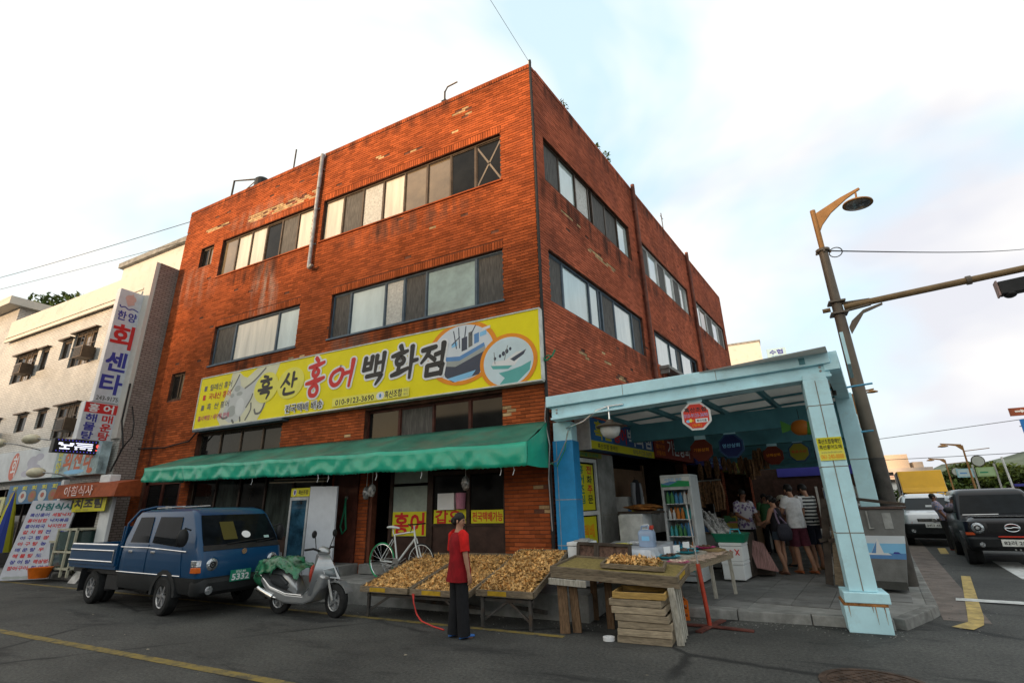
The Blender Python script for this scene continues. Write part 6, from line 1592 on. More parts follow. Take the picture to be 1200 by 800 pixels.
for i in range(31):
    u = i/30; row = []
    for j in range(25):
        v = -1+2*j/24
        lx = -.42+1.02*u; top = .80+.13*math.sin(u*2.6+.4)-.10*u; hw = .17
        s_ = v*.46
        if abs(s_) < hw: y, z = s_, top-.3*s_*s_
        else:
            dd = abs(s_)-hw; y = math.copysign(hw+.25*dd, s_); z = top-.01-dd*(.75 if u < .45 else .45)
        fold = .026*math.sin(u*22+v*5)*abs(v)+.018*math.sin(u*41-v*3+2)*abs(v)+.02*math.sin(u*9+v*11)
        row.append((-4.22+lx*math.cos(R(3)), -2.14+y+math.copysign(fold, v)+lx*.05, z+fold*.8))
    rows.append(row)
mb.loft(rows, closed=False)
o = mb.build('sheet', m_sheet, sh, smooth=80); md = o.modifiers.new('thickness', 'SOLIDIFY'); md.thickness = .004
mb = MB(); rumple(mb, (-4.64, -2.2, .60), .11, .18, .20, seed=4, amp=.22); mb.build('bundle', m_sheet, sh, smooth=80)
mb = MB(); rumple(mb, (-4.0, -2.12, .82), .2, .15, .09, seed=9, amp=.25); mb.build('bundle', m_sheet, sh, smooth=80)

bi = thing('bicycle', 'white bicycle with a green rear tyre standing on the shop step', 'bicycle', (-3.40, -.55, .36), world=False, rz=R(-3))
m_bw = M('bicycle_white', (.66, .68, .66), .35, var=.04, coat=.5); m_bgreen = M('bicycle_green', (.03, .30, .12), .5)
def hoop(x, mt, rm):
    mb = MB(); mb.tube([(x+.315*math.cos(a), 0, .33+.315*math.sin(a)) for a in [2*math.pi*k/36 for k in range(37)]], .015, 6, caps=False); w = mb.build('wheel', mt, bi, smooth=60)
    mb = MB(); mb.tube([(x+.295*math.cos(a), 0, .33+.295*math.sin(a)) for a in [2*math.pi*k/36 for k in range(37)]], .008, 5, caps=False)
    for k in range(18): a = 2*math.pi*k/18; mb.tube([(x, .02*(-1)**k, .33), (x+.295*math.cos(a), 0, .33+.295*math.sin(a))], .0016, 4, caps=False)
    mb.lathe([(.02, -.04), (.02, .04)], 8, (x, 0, .33), axis='Y'); mb.build('rim', rm, w)
hoop(0, m_bgreen, m_chrome); hoop(.98, m_rubber, m_bw)
mb = MB()
BB = (.40, 0, .30); ST = (.30, 0, .80); HT = (.80, 0, .86); HB = (.83, 0, .74)
for a, b, r_ in ((BB, ST, .017), (ST, HT, .016), (BB, HB, .021), (HT, HB, .02)): mb.tube([a, b], r_, 8)
for sd in (-1, 1): mb.tube([(0, sd*.05, .33), (.28, sd*.03, .72)], .009, 6); mb.tube([(0, sd*.05, .33), (BB[0], sd*.03, BB[2])], .010, 6)
mb.build('frame', m_bw, bi, smooth=60)
mb = MB()
for sd in (-1, 1): mb.tube([(.83, sd*.03, .74), (.98, sd*.045, .33)], .014, 6)
mb.tube([HT, (.79, 0, .97)], .014, 8); mb.build('fork', m_bw, bi)
mb = MB(); mb.tube([(.86, -.25, 1.0), (.80, -.12, .99), (.80, .12, .99), (.86, .25, 1.0)], .012, 8); mb.tube([(.86, -.25, 1.0), (.96, -.26, .95), (.93, -.26, .87)], .01, 6); mb.build('handlebar', m_black, bi, smooth=60)
mb = MB(); mb.loft([ell(0, .94, .075, .025, .15), ell(0, .945, .07, .03, .24), ell(0, .93, .03, .022, .36), ell(0, .92, .015, .015, .42)]); mb.tube([(.27, 0, .80), (.25, 0, .93)], .013, 6); mb.build('saddle', m_bw, bi, smooth=60)
mb = MB(); mb.lathe([(.085, -.062), (.085, -.055)], 22, BB, axis='Y'); mb.tube([(BB[0], -.075, BB[2]), (BB[0]-.14, -.08, BB[2]-.08)], .009, 6); mb.tube([(BB[0], .075, BB[2]), (BB[0]+.14, .08, BB[2]+.08)], .009, 6); mb.tube([(.02, -.05, .36), (BB[0], -.058, BB[2]+.085)], .005, 5); mb.tube([(.02, -.05, .29), (BB[0], -.058, BB[2]-.085)], .005, 5); mb.box(.21, .30, -.12, -.06, .20, .225); mb.build('chainset', m_steel, bi)
mb = MB(); mb.tube([(.34, .05, .28), (.20, .2, -.0)], .009, 6); mb.build('stand', m_steel, bi)

# ================================================================ drying racks with fish
m_wood = M('grey_weathered_wood', (.20, .155, .105), .85, var=.25, scale=4, stretch=(2, 14, 14), bump=.3, bscale=40, dirt=.5, dscale=3, dcol=(.08, .065, .05), island=.2)
m_wood2 = M('pale_plank', (.34, .27, .185), .85, var=.2, scale=4, stretch=(2, 14, 14), bump=.25, bscale=40, dirt=.45, dscale=2.5, dcol=(.15, .11, .08), island=.22)
m_wood3 = M('white_washed_plank', (.42, .39, .33), .85, var=.2, scale=4, stretch=(14, 14, 2), bump=.25, bscale=40, dirt=.5, dscale=3, dcol=(.20, .17, .13), island=.15)
m_wdark = M('dark_wet_wood', (.06, .045, .035), .7, var=.3, scale=5, dirt=.3)
m_fish = M('dried_fish', (.74, .385, .13), .55, var=.30, scale=14, island=.45, bump=.3, bscale=60, spec=.5)
m_net = M('olive_mesh', (.26, .20, .07), .9, var=.2, scale=22, bump=.6, bscale=160)
def tray(name, label, x0, x1, y0, y1, z0, z1, edge=.085, wood=m_wood, bottom=m_net, group=None, mark=True):
    """shallow wooden tray; front edge at y0, z0; back edge at y1, z1"""
    t = thing(name, label, 'tray', ((x0+x1)/2, y0, z0-.02), group=group)
    P0 = lambda x, u, h: V((x, y0+(y1-y0)*u, z0+(z1-z0)*u+h))
    for a, b in (((x0, 0), (x1, 0)), ((x0, 1), (x1, 1))):
        mb = MB(); mb.beam(P0(a[0], a[1], edge/2), P0(b[0], b[1], edge/2), .028, edge); mb.build('end_board', wood, t, bevel=.004)
    for x in (x0, x1):
        mb = MB(); mb.beam(P0(x, .012, edge/2-.004), P0(x, .988, edge/2-.004), .026, edge); mb.build('side_board', wood, t, bevel=.004)
    mb = MB(); mb.hexa([P0(x0, 0, .0), P0(x1, 0, .0), P0(x1, 1, .0), P0(x0, 1, .0), P0(x0, 0, .012), P0(x1, 0, .012), P0(x1, 1, .012), P0(x0, 1, .012)]); mb.build('bottom', bottom, t)
    if mark:
        mb = MB(); mb.beam(P0(x0+(x1-x0)*.22, 0, edge/2)+V((0, -.017, 0)), P0(x0+(x1-x0)*.55, 0, edge/2)+V((0, -.017, 0)), .004, edge*.7); mb.build('yellow_mark', M('yellow_mark', (.50, .30, .02), .7, dirt=.5, dscale=9) if 'yellow_mark' not in bpy.data.materials else bpy.data.materials['yellow_mark'], t)
    return t, P0
def fish_heap(label, P0, x0, x1, n, seed, h=.07, size=.058, name='dried_fish'):
    r_ = random.Random(seed); mb = MB()
    for k in range(n):
        u = r_.uniform(.03, .97); x = r_.uniform(x0+.04, x1-.04)
        ridge = 1-.55*max(abs(u-.5)*2, abs((x-x0)/(x1-x0)-.5)*2)**3
        c = P0(x, u, .03+h*ridge*r_.random()**.7)
        q = Euler((r_.uniform(-.9, .9), r_.uniform(-.9, .9), r_.uniform(0, 6.28))).to_matrix()
        L_, w, bend, tw = size*r_.uniform(.8, 2.1), size*r_.uniform(.14, .40), r_.uniform(-3.0, 3.0), r_.uniform(-.8, .8)
        rings = []
        for i in range(5):
            t = i/4-.5; a = bend*t
            px, pz = (math.sin(a)/bend*L_ if abs(bend) > .05 else t*L_), ((1-math.cos(a))/bend*L_ if abs(bend) > .05 else 0)
            ww = w*(1-(2*t)**2*.75)*(.8+.4*math.sin(i*2.3+k)); b = tw*t
            rings.append([c+q@V((px, -ww, pz-ww*b)), c+q@V((px, 0, pz+w*.28)), c+q@V((px, ww, pz+ww*b)), c+q@V((px, 0, pz+w*.12))])
        mb.loft(rings)
    o = mb.build(name, m_fish, None)
    return tag(o, label, 'dried fish', kind='stuff')
tA, PA = tray('drying_tray', 'leftmost slanted wooden tray of golden dried fish, in front of the bicycle', -2.62, -1.66, -1.95, -.30, .38, .74, group='slanted trays of drying fish')
fish_heap('golden dried fish heaped on the leftmost tray by the bicycle', PA, -2.62, -1.66, 2500, 1, h=.07, size=.058)
tB, PB = tray('drying_tray', 'middle slanted wooden tray of golden dried fish, behind the woman in red', -1.61, -.56, -1.95, -.30, .38, .75, group='slanted trays of drying fish')
fish_heap('golden dried fish heaped on the middle tray behind the woman', PB, -1.61, -.56, 2600, 2, h=.07, size=.058)
tC, PC = tray('drying_tray', 'slanted wooden tray of golden dried fish next to the long wooden table', -.44, .47, -1.92, -.42, .42, .84, group='slanted trays of drying fish')
fish_heap('golden dried fish heaped high on the tray beside the wooden table', PC, -.44, .47, 2700, 3, h=.11, size=.064)
m_rackm = M('rack_metal', (.09, .085, .08), .6, metal=.4, var=.2, dirt=.5, dscale=5, dcol=(.14, .07, .03))
for label, x0, x1, zf, zb_ in (('low metal trestle under the two left trays', -2.50, -.68, .36, .72), ('low metal trestle under the tray beside the wooden table', -.36, .40, .40, .80)):
    t = thing('trestle', label, 'trestle', ((x0+x1)/2, -1.1, 0))
    for x in (x0, x1):
        mb = MB(); mb.beam((x, -1.86, 0.02), (x, -1.86, zf), .045, .045, up=(0, 1, 0)); mb.build('leg', m_rackm, t)
        mb = MB(); mb.beam((x, -.45, .37), (x, -.45, zb_-.03), .04, .04, up=(0, 1, 0)); mb.build('leg', m_rackm, t)
        mb = MB(); mb.beam((x, -1.88, zf), (x, -.40, zb_-.03+.01), .045, .04); mb.build('side_rail', m_rackm, t)
        mb = MB(); mb.beam((x, -1.84, .10), (x+(.42 if x == x0 else -.36), -1.84, zf-.03), .03, .03); mb.build('brace', m_rackm, t)
    mb = MB(); mb.beam((x0-.05, -1.84, zf-.03), (x1+.05, -1.84, zf-.03), .04, .04); mb.beam((x0, -1.0, .14), (x1, -1.3, .14), .05, .05); mb.build('cross_rail', m_rackm, t)
rope = single('red_rope', MB().tube([(-1.52, -1.97, .40), (-1.50, -2.0, .30), (-1.42, -2.02, .14), (-1.30, -2.05, .06), (-1.05, -2.1, .015), (-.80, -2.2, .012)], .010, 6).tube([(-1.55, -1.97, .40), (-1.50, -1.99, .28), (-1.44, -2.0, .16), (-1.34, -2.04, .07)], .008, 6), M('red_cord', (.55, .05, .04), .6), 'loose red rope hanging from the tray down onto the road', 'rope')

# ================================================================ wooden table with crates
def planks(parent, name, mat, boxes, bev=.004):
    for b in boxes:
        mb = MB(); mb.hexa(b) if len(b) == 8 else mb.box(*b); mb.build(name, mat, parent, bevel=bev)
TZ = lambda x, y: .745-.047*(x-1.53)+.049*(y+1.23)
wt = thing('wooden_table', 'rough wooden table of planks and frames at the roadside corner', 'table', (1.55, -1.45, 0))
planks(wt, 'leg', m_wood, [])
for a, b, w in (((.86, -1.76, 0), (.80, -1.66, .70), .14), ((1.00, -1.66, 0), (.94, -1.62, .70), .12), ((1.36, -1.30, 0), (1.36, -1.3, .68), .10), ((1.0, -.85, 0.0), (1.0, -.85, .70), .10), ((2.25, -.82, 0), (2.25, -.82, .68), .08)):
    mb = MB(); mb.beam(a, b, w, .035, up=(0, 1, 0)); mb.build('leg', M('brown_plank', (.15, .09, .05), .85, var=.25, scale=4, stretch=(14, 14, 2), bump=.3) if 'brown_plank' not in bpy.data.materials else bpy.data.materials['brown_plank'], wt, bevel=.004)
for k in range(4):
    y = -1.84+.17*k
    mb = MB(); mb.beam((2.37-.010*k, y, 0.0), (2.31-.004*k, y+.10, TZ(2.31, y+.10)-.07), .085, .05, up=(0, 1, 0)); mb.build('leg', m_wood3, wt, bevel=.005)
def slant(x0, x1, y0, y1, d0, d1): return [(x, y, TZ(x, y)+d) for d in (d0, d1) for x, y in ((x0, y0), (x1, y0), (x1, y1), (x0, y1))]
planks(wt, 'frame_board', m_wood, [slant(.68, 2.42, -1.76, -1.72, -.075, -.012), slant(.68, 2.42, -.75, -.71, -.075, -.012), slant(.68, .72, -1.715, -.755, -.07, -.014), slant(2.38, 2.42, -1.715, -.755, -.07, -.014)])
planks(wt, 'frame_board', m_wood3, [slant(.66, 1.20, -1.80, -1.765, -.16, -.08)])
planks(wt, 'rail', m_wood, [slant(1.1, 1.16, -1.715, -.755, -.07, -.03), slant(1.9, 1.96, -1.715, -.755, -.07, -.03)])
def ftray(name, label, c, w, l, z, rz, e=.06, group=None, wood=m_wood, net=m_net, zb=None):
    t = thing(name, label, 'tray', (c[0], c[1], z), rz=rz, group=group, world=False)
    for (a, b, cc, d) in ((-w/2, w/2, -l/2, -l/2+.03), (-w/2, w/2, l/2-.03, l/2), (-w/2, -w/2+.03, -l/2+.031, l/2-.031), (w/2-.03, w/2, -l/2+.031, l/2-.031)):
        mb = MB(); mb.box(a, b, cc, d, 0, e); mb.build('edge_board', wood, t, bevel=.004)
    mb = MB(); mb.box(-w/2+.03, w/2-.03, -l/2+.03, l/2-.03, e*.55, e*.62); mb.build('mesh', net, t)
    return t
big_t = ftray('mesh_tray', 'large tray with olive mesh lying on the roadside wooden table', (1.54, -1.235), 1.74, 1.04, TZ(1.54, -1.235)-.01, 0, .075)
big_t.rotation_euler = (R(2.8), R(2.7), R(-.5))
mb = MB(); mb.box(.84, .872, -.35, .1, .01, .06); mb.build('yellow_mark', bpy.data.materials['yellow_mark'], big_t)
sm_t = ftray('mesh_tray', 'small tray of golden dried fish on top of the large mesh tray', (1.74, -1.22), .86, .52, TZ(1.74, -1.22)+.052, R(6), .06)
sm_t.rotation_euler = (R(2.8), R(2.7), R(6))
PS = lambda x, u, h: V((1.74, -1.22, TZ(1.74, -1.22)+.078)) + Euler((R(2.8), R(2.7), R(6))).to_matrix() @ V((x-1.72, (u-.5)*.46, h*.8))
fish_heap('golden dried fish pieces piled in the small tray on the table', PS, 1.34, 2.10, 420, 8, h=.08, size=.065)
m_crate_y = M('yellowed_plank', (.42, .26, .08), .85, var=.2, scale=4, stretch=(2, 14, 14), dirt=.4, dscale=3, dcol=(.2, .12, .05), island=.2)
cz = 0.0
for k in range(7):
    h = .082
    dx, dy, rz = rg.uniform(-.02, .02), rg.uniform(-.02, .01), R(rg.uniform(-2.5, 2.5))
    if k >= 4: dx -= .06
    lab = ['bottom', 'second from bottom', 'third from bottom', 'middle', 'third from top', 'second from top', 'top'][k]
    t = thing('wooden_crate', ('yellowed shallow wooden crate, %s of the stack under the table' if k == 6 else 'shallow wooden crate, %s of the stack under the table') % lab, 'crate', (1.96+dx, -1.66+dy, cz), rz=rz, group='shallow crates stacked under the table', world=False)
    wd, ln = .66, .56
    for (a, b, c, d) in ((-wd/2, wd/2, -ln/2, -ln/2+.02), (-wd/2, wd/2, ln/2-.02, ln/2), (-wd/2, -wd/2+.02, -ln/2+.021, ln/2-.021), (wd/2-.02, wd/2, -ln/2+.021, ln/2-.021)):
        mb = MB(); mb.box(a, b, c, d, .002, h-.004); mb.build('side_board', m_crate_y if k == 6 else m_wood2, t, bevel=.004)
    mb = MB(); [mb.box(-wd/2+.021, wd/2-.021, -ln/2+.03+j*.10, -ln/2+.12+j*.10, .004, .016) for j in range(5)]; mb.build('bottom_slats', m_wood2, t)
    cz += h
st_ = single('tape_ring', MB().lathe([(.05, 0), (.075, .004), (.075, .045), (.045, .048), (.04, .01)], 18, (1.50, -1.90, 0)), m_pwht, 'small white ring of tape on the road beside the crate stack', 'tape', smooth=30)
# second table with plates of seafood; the plates lie on a board that slopes up to the back
t2 = thing('plank_table', 'narrow plank table behind the wooden table carrying plates of seafood', 'table', (2.35, .1, 0))
def T2(u, v, z):   # u across 0..1, v along 0..1
    a = V((1.50, -.86, 0)).lerp(V((2.02, -.88, 0)), u); b = V((2.30, 1.02, 0)).lerp(V((2.92, 1.0, 0)), u)
    p = a.lerp(b, v); p.z = z; return p
for k in range(5):
    u0, u1 = k/5+.006, (k+1)/5-.006; zz = .63+.004*(k % 2)
    mb = MB(); mb.hexa([T2(u0, 0, zz), T2(u1, 0, zz), T2(u1, 1, zz+.16), T2(u0, 1, zz+.16), T2(u0, 0, zz+.03), T2(u1, 0, zz+.03), T2(u1, 1, zz+.19), T2(u0, 1, zz+.19)]); mb.build('plank', m_wood2, t2, bevel=.003)
for u in (0.02, .98):
    mb = MB(); mb.beam(T2(u, .01, .592), T2(u, .99, .752), .03, .07); mb.build('apron', m_wood2, t2)
for (u, v, z0) in ((.04, .04, 0), (.95, .03, 0), (.95, .97, .17), (.05, .97, .17), (.92, .70, .17)):
    p = T2(u, v, z0); q = T2(u, v-.02, .63+.16*v); mb = MB(); mb.beam(p, q, .055, .05, up=(0, 1, 0)); mb.build('leg', m_wood3, t2, bevel=.004)
mb = MB(); q4 = [T2(.0, .10, .682), T2(.62, .10, .682), T2(.62, .98, .823), T2(.0, .98, .823)]; mb.loft([q4, [p+V((0, 0, .045)) for p in q4]]); mb.build('sloping_board', m_wood3, t2)
m_plb = M('turquoise_plastic', (.03, .38, .50), .3, var=.05); m_plp = M('pink_plastic_plate', (.58, .05, .22), .3, var=.05)
m_fishd = M('brown_fish', (.13, .075, .05), .4, var=.3, scale=30, island=.3); m_squid = M('pale_squid', (.55, .42, .34), .4, var=.2, scale=30, island=.25)
def plate(label, u, v, r, mat, food, seed, dz=0):
    p = T2(u, v, .716+.16*v+dz)
    t = thing('plate', label, 'plate', p, group='plates of seafood on the plank table')
    mb = MB(); mb.lathe([(r*.6, 0), (r*.62, .004), (r*.95, .028), (r, .032), (r, .036), (r*.92, .033), (r*.6, .012)], 24, p); mb.build('dish', mat, t, smooth=50)
    r_ = random.Random(seed)
    sf_ = thing('seafood', label.replace('plate of', 'pieces of').replace('plate', 'pieces'), 'seafood', p) if False else None
    mb = MB()
    for k in range(9):
        a = r_.uniform(0, 6.28); d = r*.5*r_.random()**.5; ball_c = (p.x+d*math.cos(a), p.y+d*math.sin(a), p.z+.03+.02*r_.random())
        mb.T = Matrix.Translation(ball_c) @ Euler((r_.uniform(-.4, .4), r_.uniform(-.4, .4), r_.uniform(0, 6.28))).to_matrix().to_4x4(); mb.ball((0, 0, 0), r*.34, r*.14, .02, 8, 5); mb.T = None
    o = mb.build('fish_pieces', food, None, smooth=60); tag(o, label.replace('turquoise plate', 'fish pieces').replace('pink plate', 'fish pieces'), 'seafood', kind='stuff')
plate('turquoise plate of brown fish nearest the small tray', .22, .46, .21, m_plb, m_fishd, 1)
plate('turquoise plate of fish behind the nearest turquoise plate', .30, .70, .20, m_plb, m_fishd, 2)
plate('pink plate of pale shellfish at the front table edge', .84, .30, .17, m_plp, m_squid, 3, -.025)
plate('pink plate of seafood furthest back on the plank table', .42, .92, .18, m_plp, m_fishd, 4)
plate('turquoise plate of seafood beside the pink plate at the back', .08, .86, .17, m_plb, m_squid, 5)
mb = MB()
for k in range(70):
    vv = rg.uniform(.35, .85); p = T2(rg.uniform(.62, .95), vv, .675+.16*vv+rg.random()*.03); a = rg.uniform(-.7, .7)
    mb.beam(p, p+V((.16*math.cos(a), .16*math.sin(a), rg.uniform(-.01, .02))), .012, .008)
tag(mb.build('dried_squid', m_squid, None), 'pale strips of dried squid spread on the plank table', 'dried squid', kind='stuff')
mb = MB()
for k in range(120):
    vv = rg.uniform(.15, .35); p = T2(rg.uniform(.5, .9), vv, .68+.16*vv+rg.random()*.02); mb.T = Matrix.Translation(p); mb.ball((0, 0, 0), .018, .012, .01, 6, 4)
mb.T = None
tag(mb.build('shellfish', M('small_shellfish', (.40, .24, .17), .4, island=.5), None), 'small brown and pink shellfish in front of the squid strips', 'shellfish', kind='stuff')
for k, (u, v, l) in enumerate(((.05, .55, 'white price card behind the nearest turquoise plate'), (.18, .62, 'white price card between the two turquoise plates'), (.12, .80, 'white price card at the back of the plank table'))):
    p = T2(u, v, .74+.16*v); cd = single('price_card', MB().hexa([p+V(q) for q in ((-.05, 0, 0), (.05, .01, 0), (.05, .02, 0), (-.05, .01, 0), (-.06, .03, .11), (.05, .04, .12), (.05, .05, .12), (-.06, .04, .11))]), m_pwht, l, 'price card', group='price cards among the plates')
mb = MB(); rumple(mb, (2.62, .86, .84), .22, .20, .045, seed=14, amp=.2); single('brown_sack', mb, M('sacking', (.24, .17, .08), .9, var=.3, bump=.5), 'flat brown sack lying at the far end of the plank table', 'sack', smooth=70)
# table under a pale cloth, with foam box, jugs, frame
ct = thing('cloth_table', 'table covered with a pale grey plastic cloth behind the wooden table', 'table', (1.35, .4, .17))
CX0, CX1, CY0, CY1, CZ = .74, 1.82, -.40, 1.7, .93
mb = MB(); rows = []
for i in range(41):
    row = []
    for j in range(37):
        x, y = CX0-.25+(CX1-CX0+.5)*i/40, CY0-.35+(CY1-CY0+.5)*j/36
        ox = max(CX0-x, x-CX1, 0); oy = max(CY0-y, y-CY1, 0); o_ = math.hypot(ox, oy)
        px, py = min(max(x, CX0), CX1), min(max(y, CY0), CY1)
        f_ = .025*math.sin(x*23+y*3)+.02*math.sin(y*19-x*4)
        z = CZ+.006*math.sin(x*7+y*11) - o_*.93
        if o_ > 0: px += math.copysign(.03*min(1, ox*6)+f_*min(1, ox*4), x-1.2) if ox else 0; py += (math.copysign(.03*min(1, oy*6), y-.5)+f_*min(1, oy*4)) if oy else 0
        row.append((px, py, z))
    rows.append(row)
mb.loft(rows, closed=False); o = mb.build('cloth', M('pale_cloth', (.58, .60, .65), .35, var=.08, bump=.1, coat=.2), ct, smooth=70)
mb = MB()
for x in (.8, 1.7):
    for y in (-.3, 1.4): mb.box(x-.03, x+.03, y-.03, y+.03, .18 if y > -.2 else .18, .90)
mb.box(.76, 1.76, -.38, 1.46, .88, .92); mb.build('frame', m_wdark, ct)
m_foam = M('white_foam', (.70, .71, .71), .8, var=.05, bump=.15, bscale=120, dirt=.2, dscale=6, dcol=(.45, .43, .40))
def foam(name, label, x0, x1, y0, y1, z0, z1, group=None, rz=0):
    t = thing(name, label, 'box', ((x0+x1)/2, (y0+y1)/2, z0), group=group, rz=rz, world=False)
    w, l = (x1-x0)/2, (y1-y0)/2
    mb = MB(); mb.box(-w, w, -l, l, 0, z1-z0-.065); mb.build('body', m_foam, t, bevel=.012)
    mb = MB(); mb.box(-w-.008, w+.008, -l-.008, l+.008, z1-z0-.06, z1-z0); mb.build('lid', m_foam, t, bevel=.012)
    return t
foam('foam_box', 'upper white foam box at the left end of the cloth table', .50, .86, -.55, -.1, .76, 1.05, group='foam boxes by the blue post')
foam('foam_box', 'lower white foam box at the left end of the cloth table', .51, .86, -.54, -.1, .40, .755, group='foam boxes by the blue post')
mb = MB(); mb.box(.60, .84, -.48, -.2, 1.053, 1.075); mb.box(.66, .80, -.40, -.25, 1.0755, 1.095); single('foam_tray', mb, M('grey_tray', (.30, .30, .29), .6), 'small grey trays lying on the upper foam box', 'tray')
dfm = thing('dark_frame', 'dark wooden frame with brown panels propped against the cloth table', 'frame', (1.15, -.82, .70))
def DF(x, z, d): return (x, -.66+(z-.70)*.25+d, z+.04)
mb = MB()
for a, b in (((.70, .73), (1.56, .73)), ((.70, 1.0), (1.56, .97)), ((.71, .73), (.71, 1.0)), ((1.55, .73), (1.55, .97)), ((1.0, .73), (1.0, .99)), ((1.03, .73), (1.03, .99))): mb.beam(DF(a[0], a[1], 0), DF(b[0], b[1], 0), .05, .045 if a[0] != b[0] else .045)
mb.build('rail', m_wdark, dfm, bevel=.004)
mb = MB(); mb.hexa([DF(.72, .74, .015), DF(1.54, .74, .015), DF(1.54, .74, .025), DF(.72, .74, .025), DF(.72, .99, .015), DF(1.54, .97, .015), DF(1.54, .97, .025), DF(.72, .99, .025)]); mb.build('panel', M('brown_mesh_panel', (.13, .075, .055), .9, var=.35, scale=16, bump=.5), dfm)
def jug(label, x, y, z, rz, mat):
    t = thing('jug', label, 'jug', (x, y, z), rz=rz, group='plastic jugs on the cloth table', world=False)
    mb = MB(); mb.loft([rrect(.13, -.13, .09, .03, zz, 4) if sc_ == 1 else rrect(.13*sc_, -.13*sc_, .09*sc_, .03*sc_, zz, 4) for zz, sc_ in ((0, .92), (.015, 1), (.22, 1), (.25, .9), (.27, .7))]); mb.build('body', mat, t, smooth=50)
    mb = MB(); mb.tube([(-.09, 0, .25), (-.08, 0, .32), (.03, 0, .33), (.05, 0, .26)], .016, 8); mb.build('handle', mat, t, smooth=60)
    mb = MB(); mb.lathe([(.03, .27), (.034, .275), (.034, .315), (.03, .32)], 14, (.09, 0, 0)); mb.build('cap', m_red, t)
    mb = MB(); mb.box(-.06, .07, -.0925, -.0905, .10, .17); mb.build('sticker', m_skyb, t)
jug('milky blue jug with a red cap nearest the plank table', 1.66, .20, .935, R(-8), M('blue_jug', (.28, .36, .50), .3, var=.08, coat=.3))
jug('white jug with a red cap behind the blue jug', 1.58, .62, .935, R(10), M('white_jug', (.62, .63, .62), .3, var=.05, coat=.3))
pl_ = single('yellow_plate', MB().lathe([(.08, 0), (.15, .02), (.16, .03), (.1, .01)], 20, (1.2, .35, .94)), m_lyel, 'yellow plate on the pale cloth', 'plate', smooth=50)
mb = MB(); rumple(mb, (1.42, .5, .97), .17, .1, .045, seed=31, amp=.3); single('plastic_bag', mb, M('clear_bag', (.5, .52, .55), .15, var=.3, scale=20, bump=.6, coat=.6), 'crumpled clear plastic bag between the yellow plate and the jugs', 'bag', smooth=70)
# red stand, orange crate
rs = thing('parasol_stand', 'red iron parasol stand with three flat feet beside the wooden table', 'stand', (2.60, -.80, 0))
mb = MB(); mb.tube([(2.60, -.80, .03), (2.55, -.80, .80)], .030, 10); mb.build('socket', M('red_oxide', (.40, .05, .025), .5, var=.15, dirt=.3, dscale=8, dcol=(.2, .05, .03)), rs, smooth=50)
mb = MB(); mb.tube([(2.55, -.80, .80), (2.50, -.78, 1.60)], .010, 8); mb.build('pole', m_galv, rs)
for a, l in ((R(-5), .55), (R(-108), .36), (R(178), .55), (R(75), .5)):
    mb = MB(); mb.beam((2.60, -.80, .025), (2.60+l*math.cos(a), -.80+l*math.sin(a), .012), .09, .022); mb.build('foot', M('brown_iron', (.13, .04, .03), .7, var=.3, dirt=.4, dscale=6) if 'brown_iron' not in bpy.data.materials else bpy.data.materials['brown_iron'], rs, bevel=.004)
oc = thing('orange_crate', 'orange plastic crate pushed under the plank table', 'crate', (2.05, -.35, 0), rz=R(20), world=False)
m_oc = bpy.data.materials['orange_plastic']
for (a, b, c, d) in ((-.2, .2, -.15, -.13), (-.2, .2, .13, .15), (-.2, -.18, -.129, .129), (.18, .2, -.129, .129)):
    for z0, z1 in ((0.01, .05), (.09, .15), (.20, .26)):
        mb = MB(); mb.box(a, b, c, d, z0, z1); mb.build('side_slat', m_oc, oc)
for (x, y) in ((-.2, -.15), (.18, -.15), (-.2, .13), (.18, .13)): mb = MB(); mb.box(x-.002, x+.022, y-.002, y+.022, 0, .262); mb.build('corner_post', m_oc, oc)
mb = MB(); mb.box(-.2, .2, -.15, .15, 0, .012); mb.build('base', m_oc, oc)
# crates of foam with the green basket
foam('foam_box', 'lower white foam crate under the green basket', 2.62, 3.02, 2.5, 3.1, .172, .50, rz=-ANG, group='foam crates under the green basket')
fx = foam('foam_box', 'upper white foam crate with a red mark under the green basket', 2.61, 3.03, 2.5, 3.1, .503, .84, rz=-ANG, group='foam crates under the green basket')
f = Flat(fx, (-.21, -.30, 0), (1, 0, 0), (0, 0, 1), lift=.004)
f.stroke([(.20, .20), (.25, .17), (.20, .13)], .02, m_r2, 'red_mark'); f.stroke([(.29, .22), (.36, .12)], .02, m_r2, 'red_mark'); f.stroke([(.36, .21), (.30, .12)], .02, m_r2, 'red_mark'); f.done()
gb = thing('green_basket', 'green plastic basket full of wrapped dried goods on the foam crates', 'basket', (2.80, 2.75, .842), rz=-ANG, world=False)
mb = MB(); mb.loft([rrect(.27, -.27, .20, .04, 0, 3), rrect(.32, -.32, .24, .05, .15, 3), rrect(.335, -.335, .255, .05, .155, 3), rrect(.335, -.335, .255, .05, .17, 3), rrect(.30, -.30, .22, .05, .168, 3), rrect(.26, -.26, .19, .04, .02, 3)]); mb.build('tub', M('green_plastic', (.01, .16, .09), .4, var=.05), gb, smooth=40)
mb = MB(); mb.tube([(.05, -.24, .17), (.07, -.24, .25), (.22, -.24, .25), (.24, -.24, .17)], .014, 8); mb.build('handle', m_plb, gb, smooth=60)
m_wrap = M('clear_wrap', (.30, .29, .28), .12, var=.5, scale=16, coat=.7, island=.4, spec=.6)
mb = MB(); mb.loft([[(x, r_*math.cos(a), r_*math.sin(a)) for a in [2*math.pi*k/8 for k in range(8)]] for x, r_ in ((-.26, .01), (-.22, .045), (-.05, .05), (.1, .05), (.2, .04), (.24, .015), (.29, .03))])
wrap_me = mb.mesh('wrapped_bundle', m_wrap, 50)
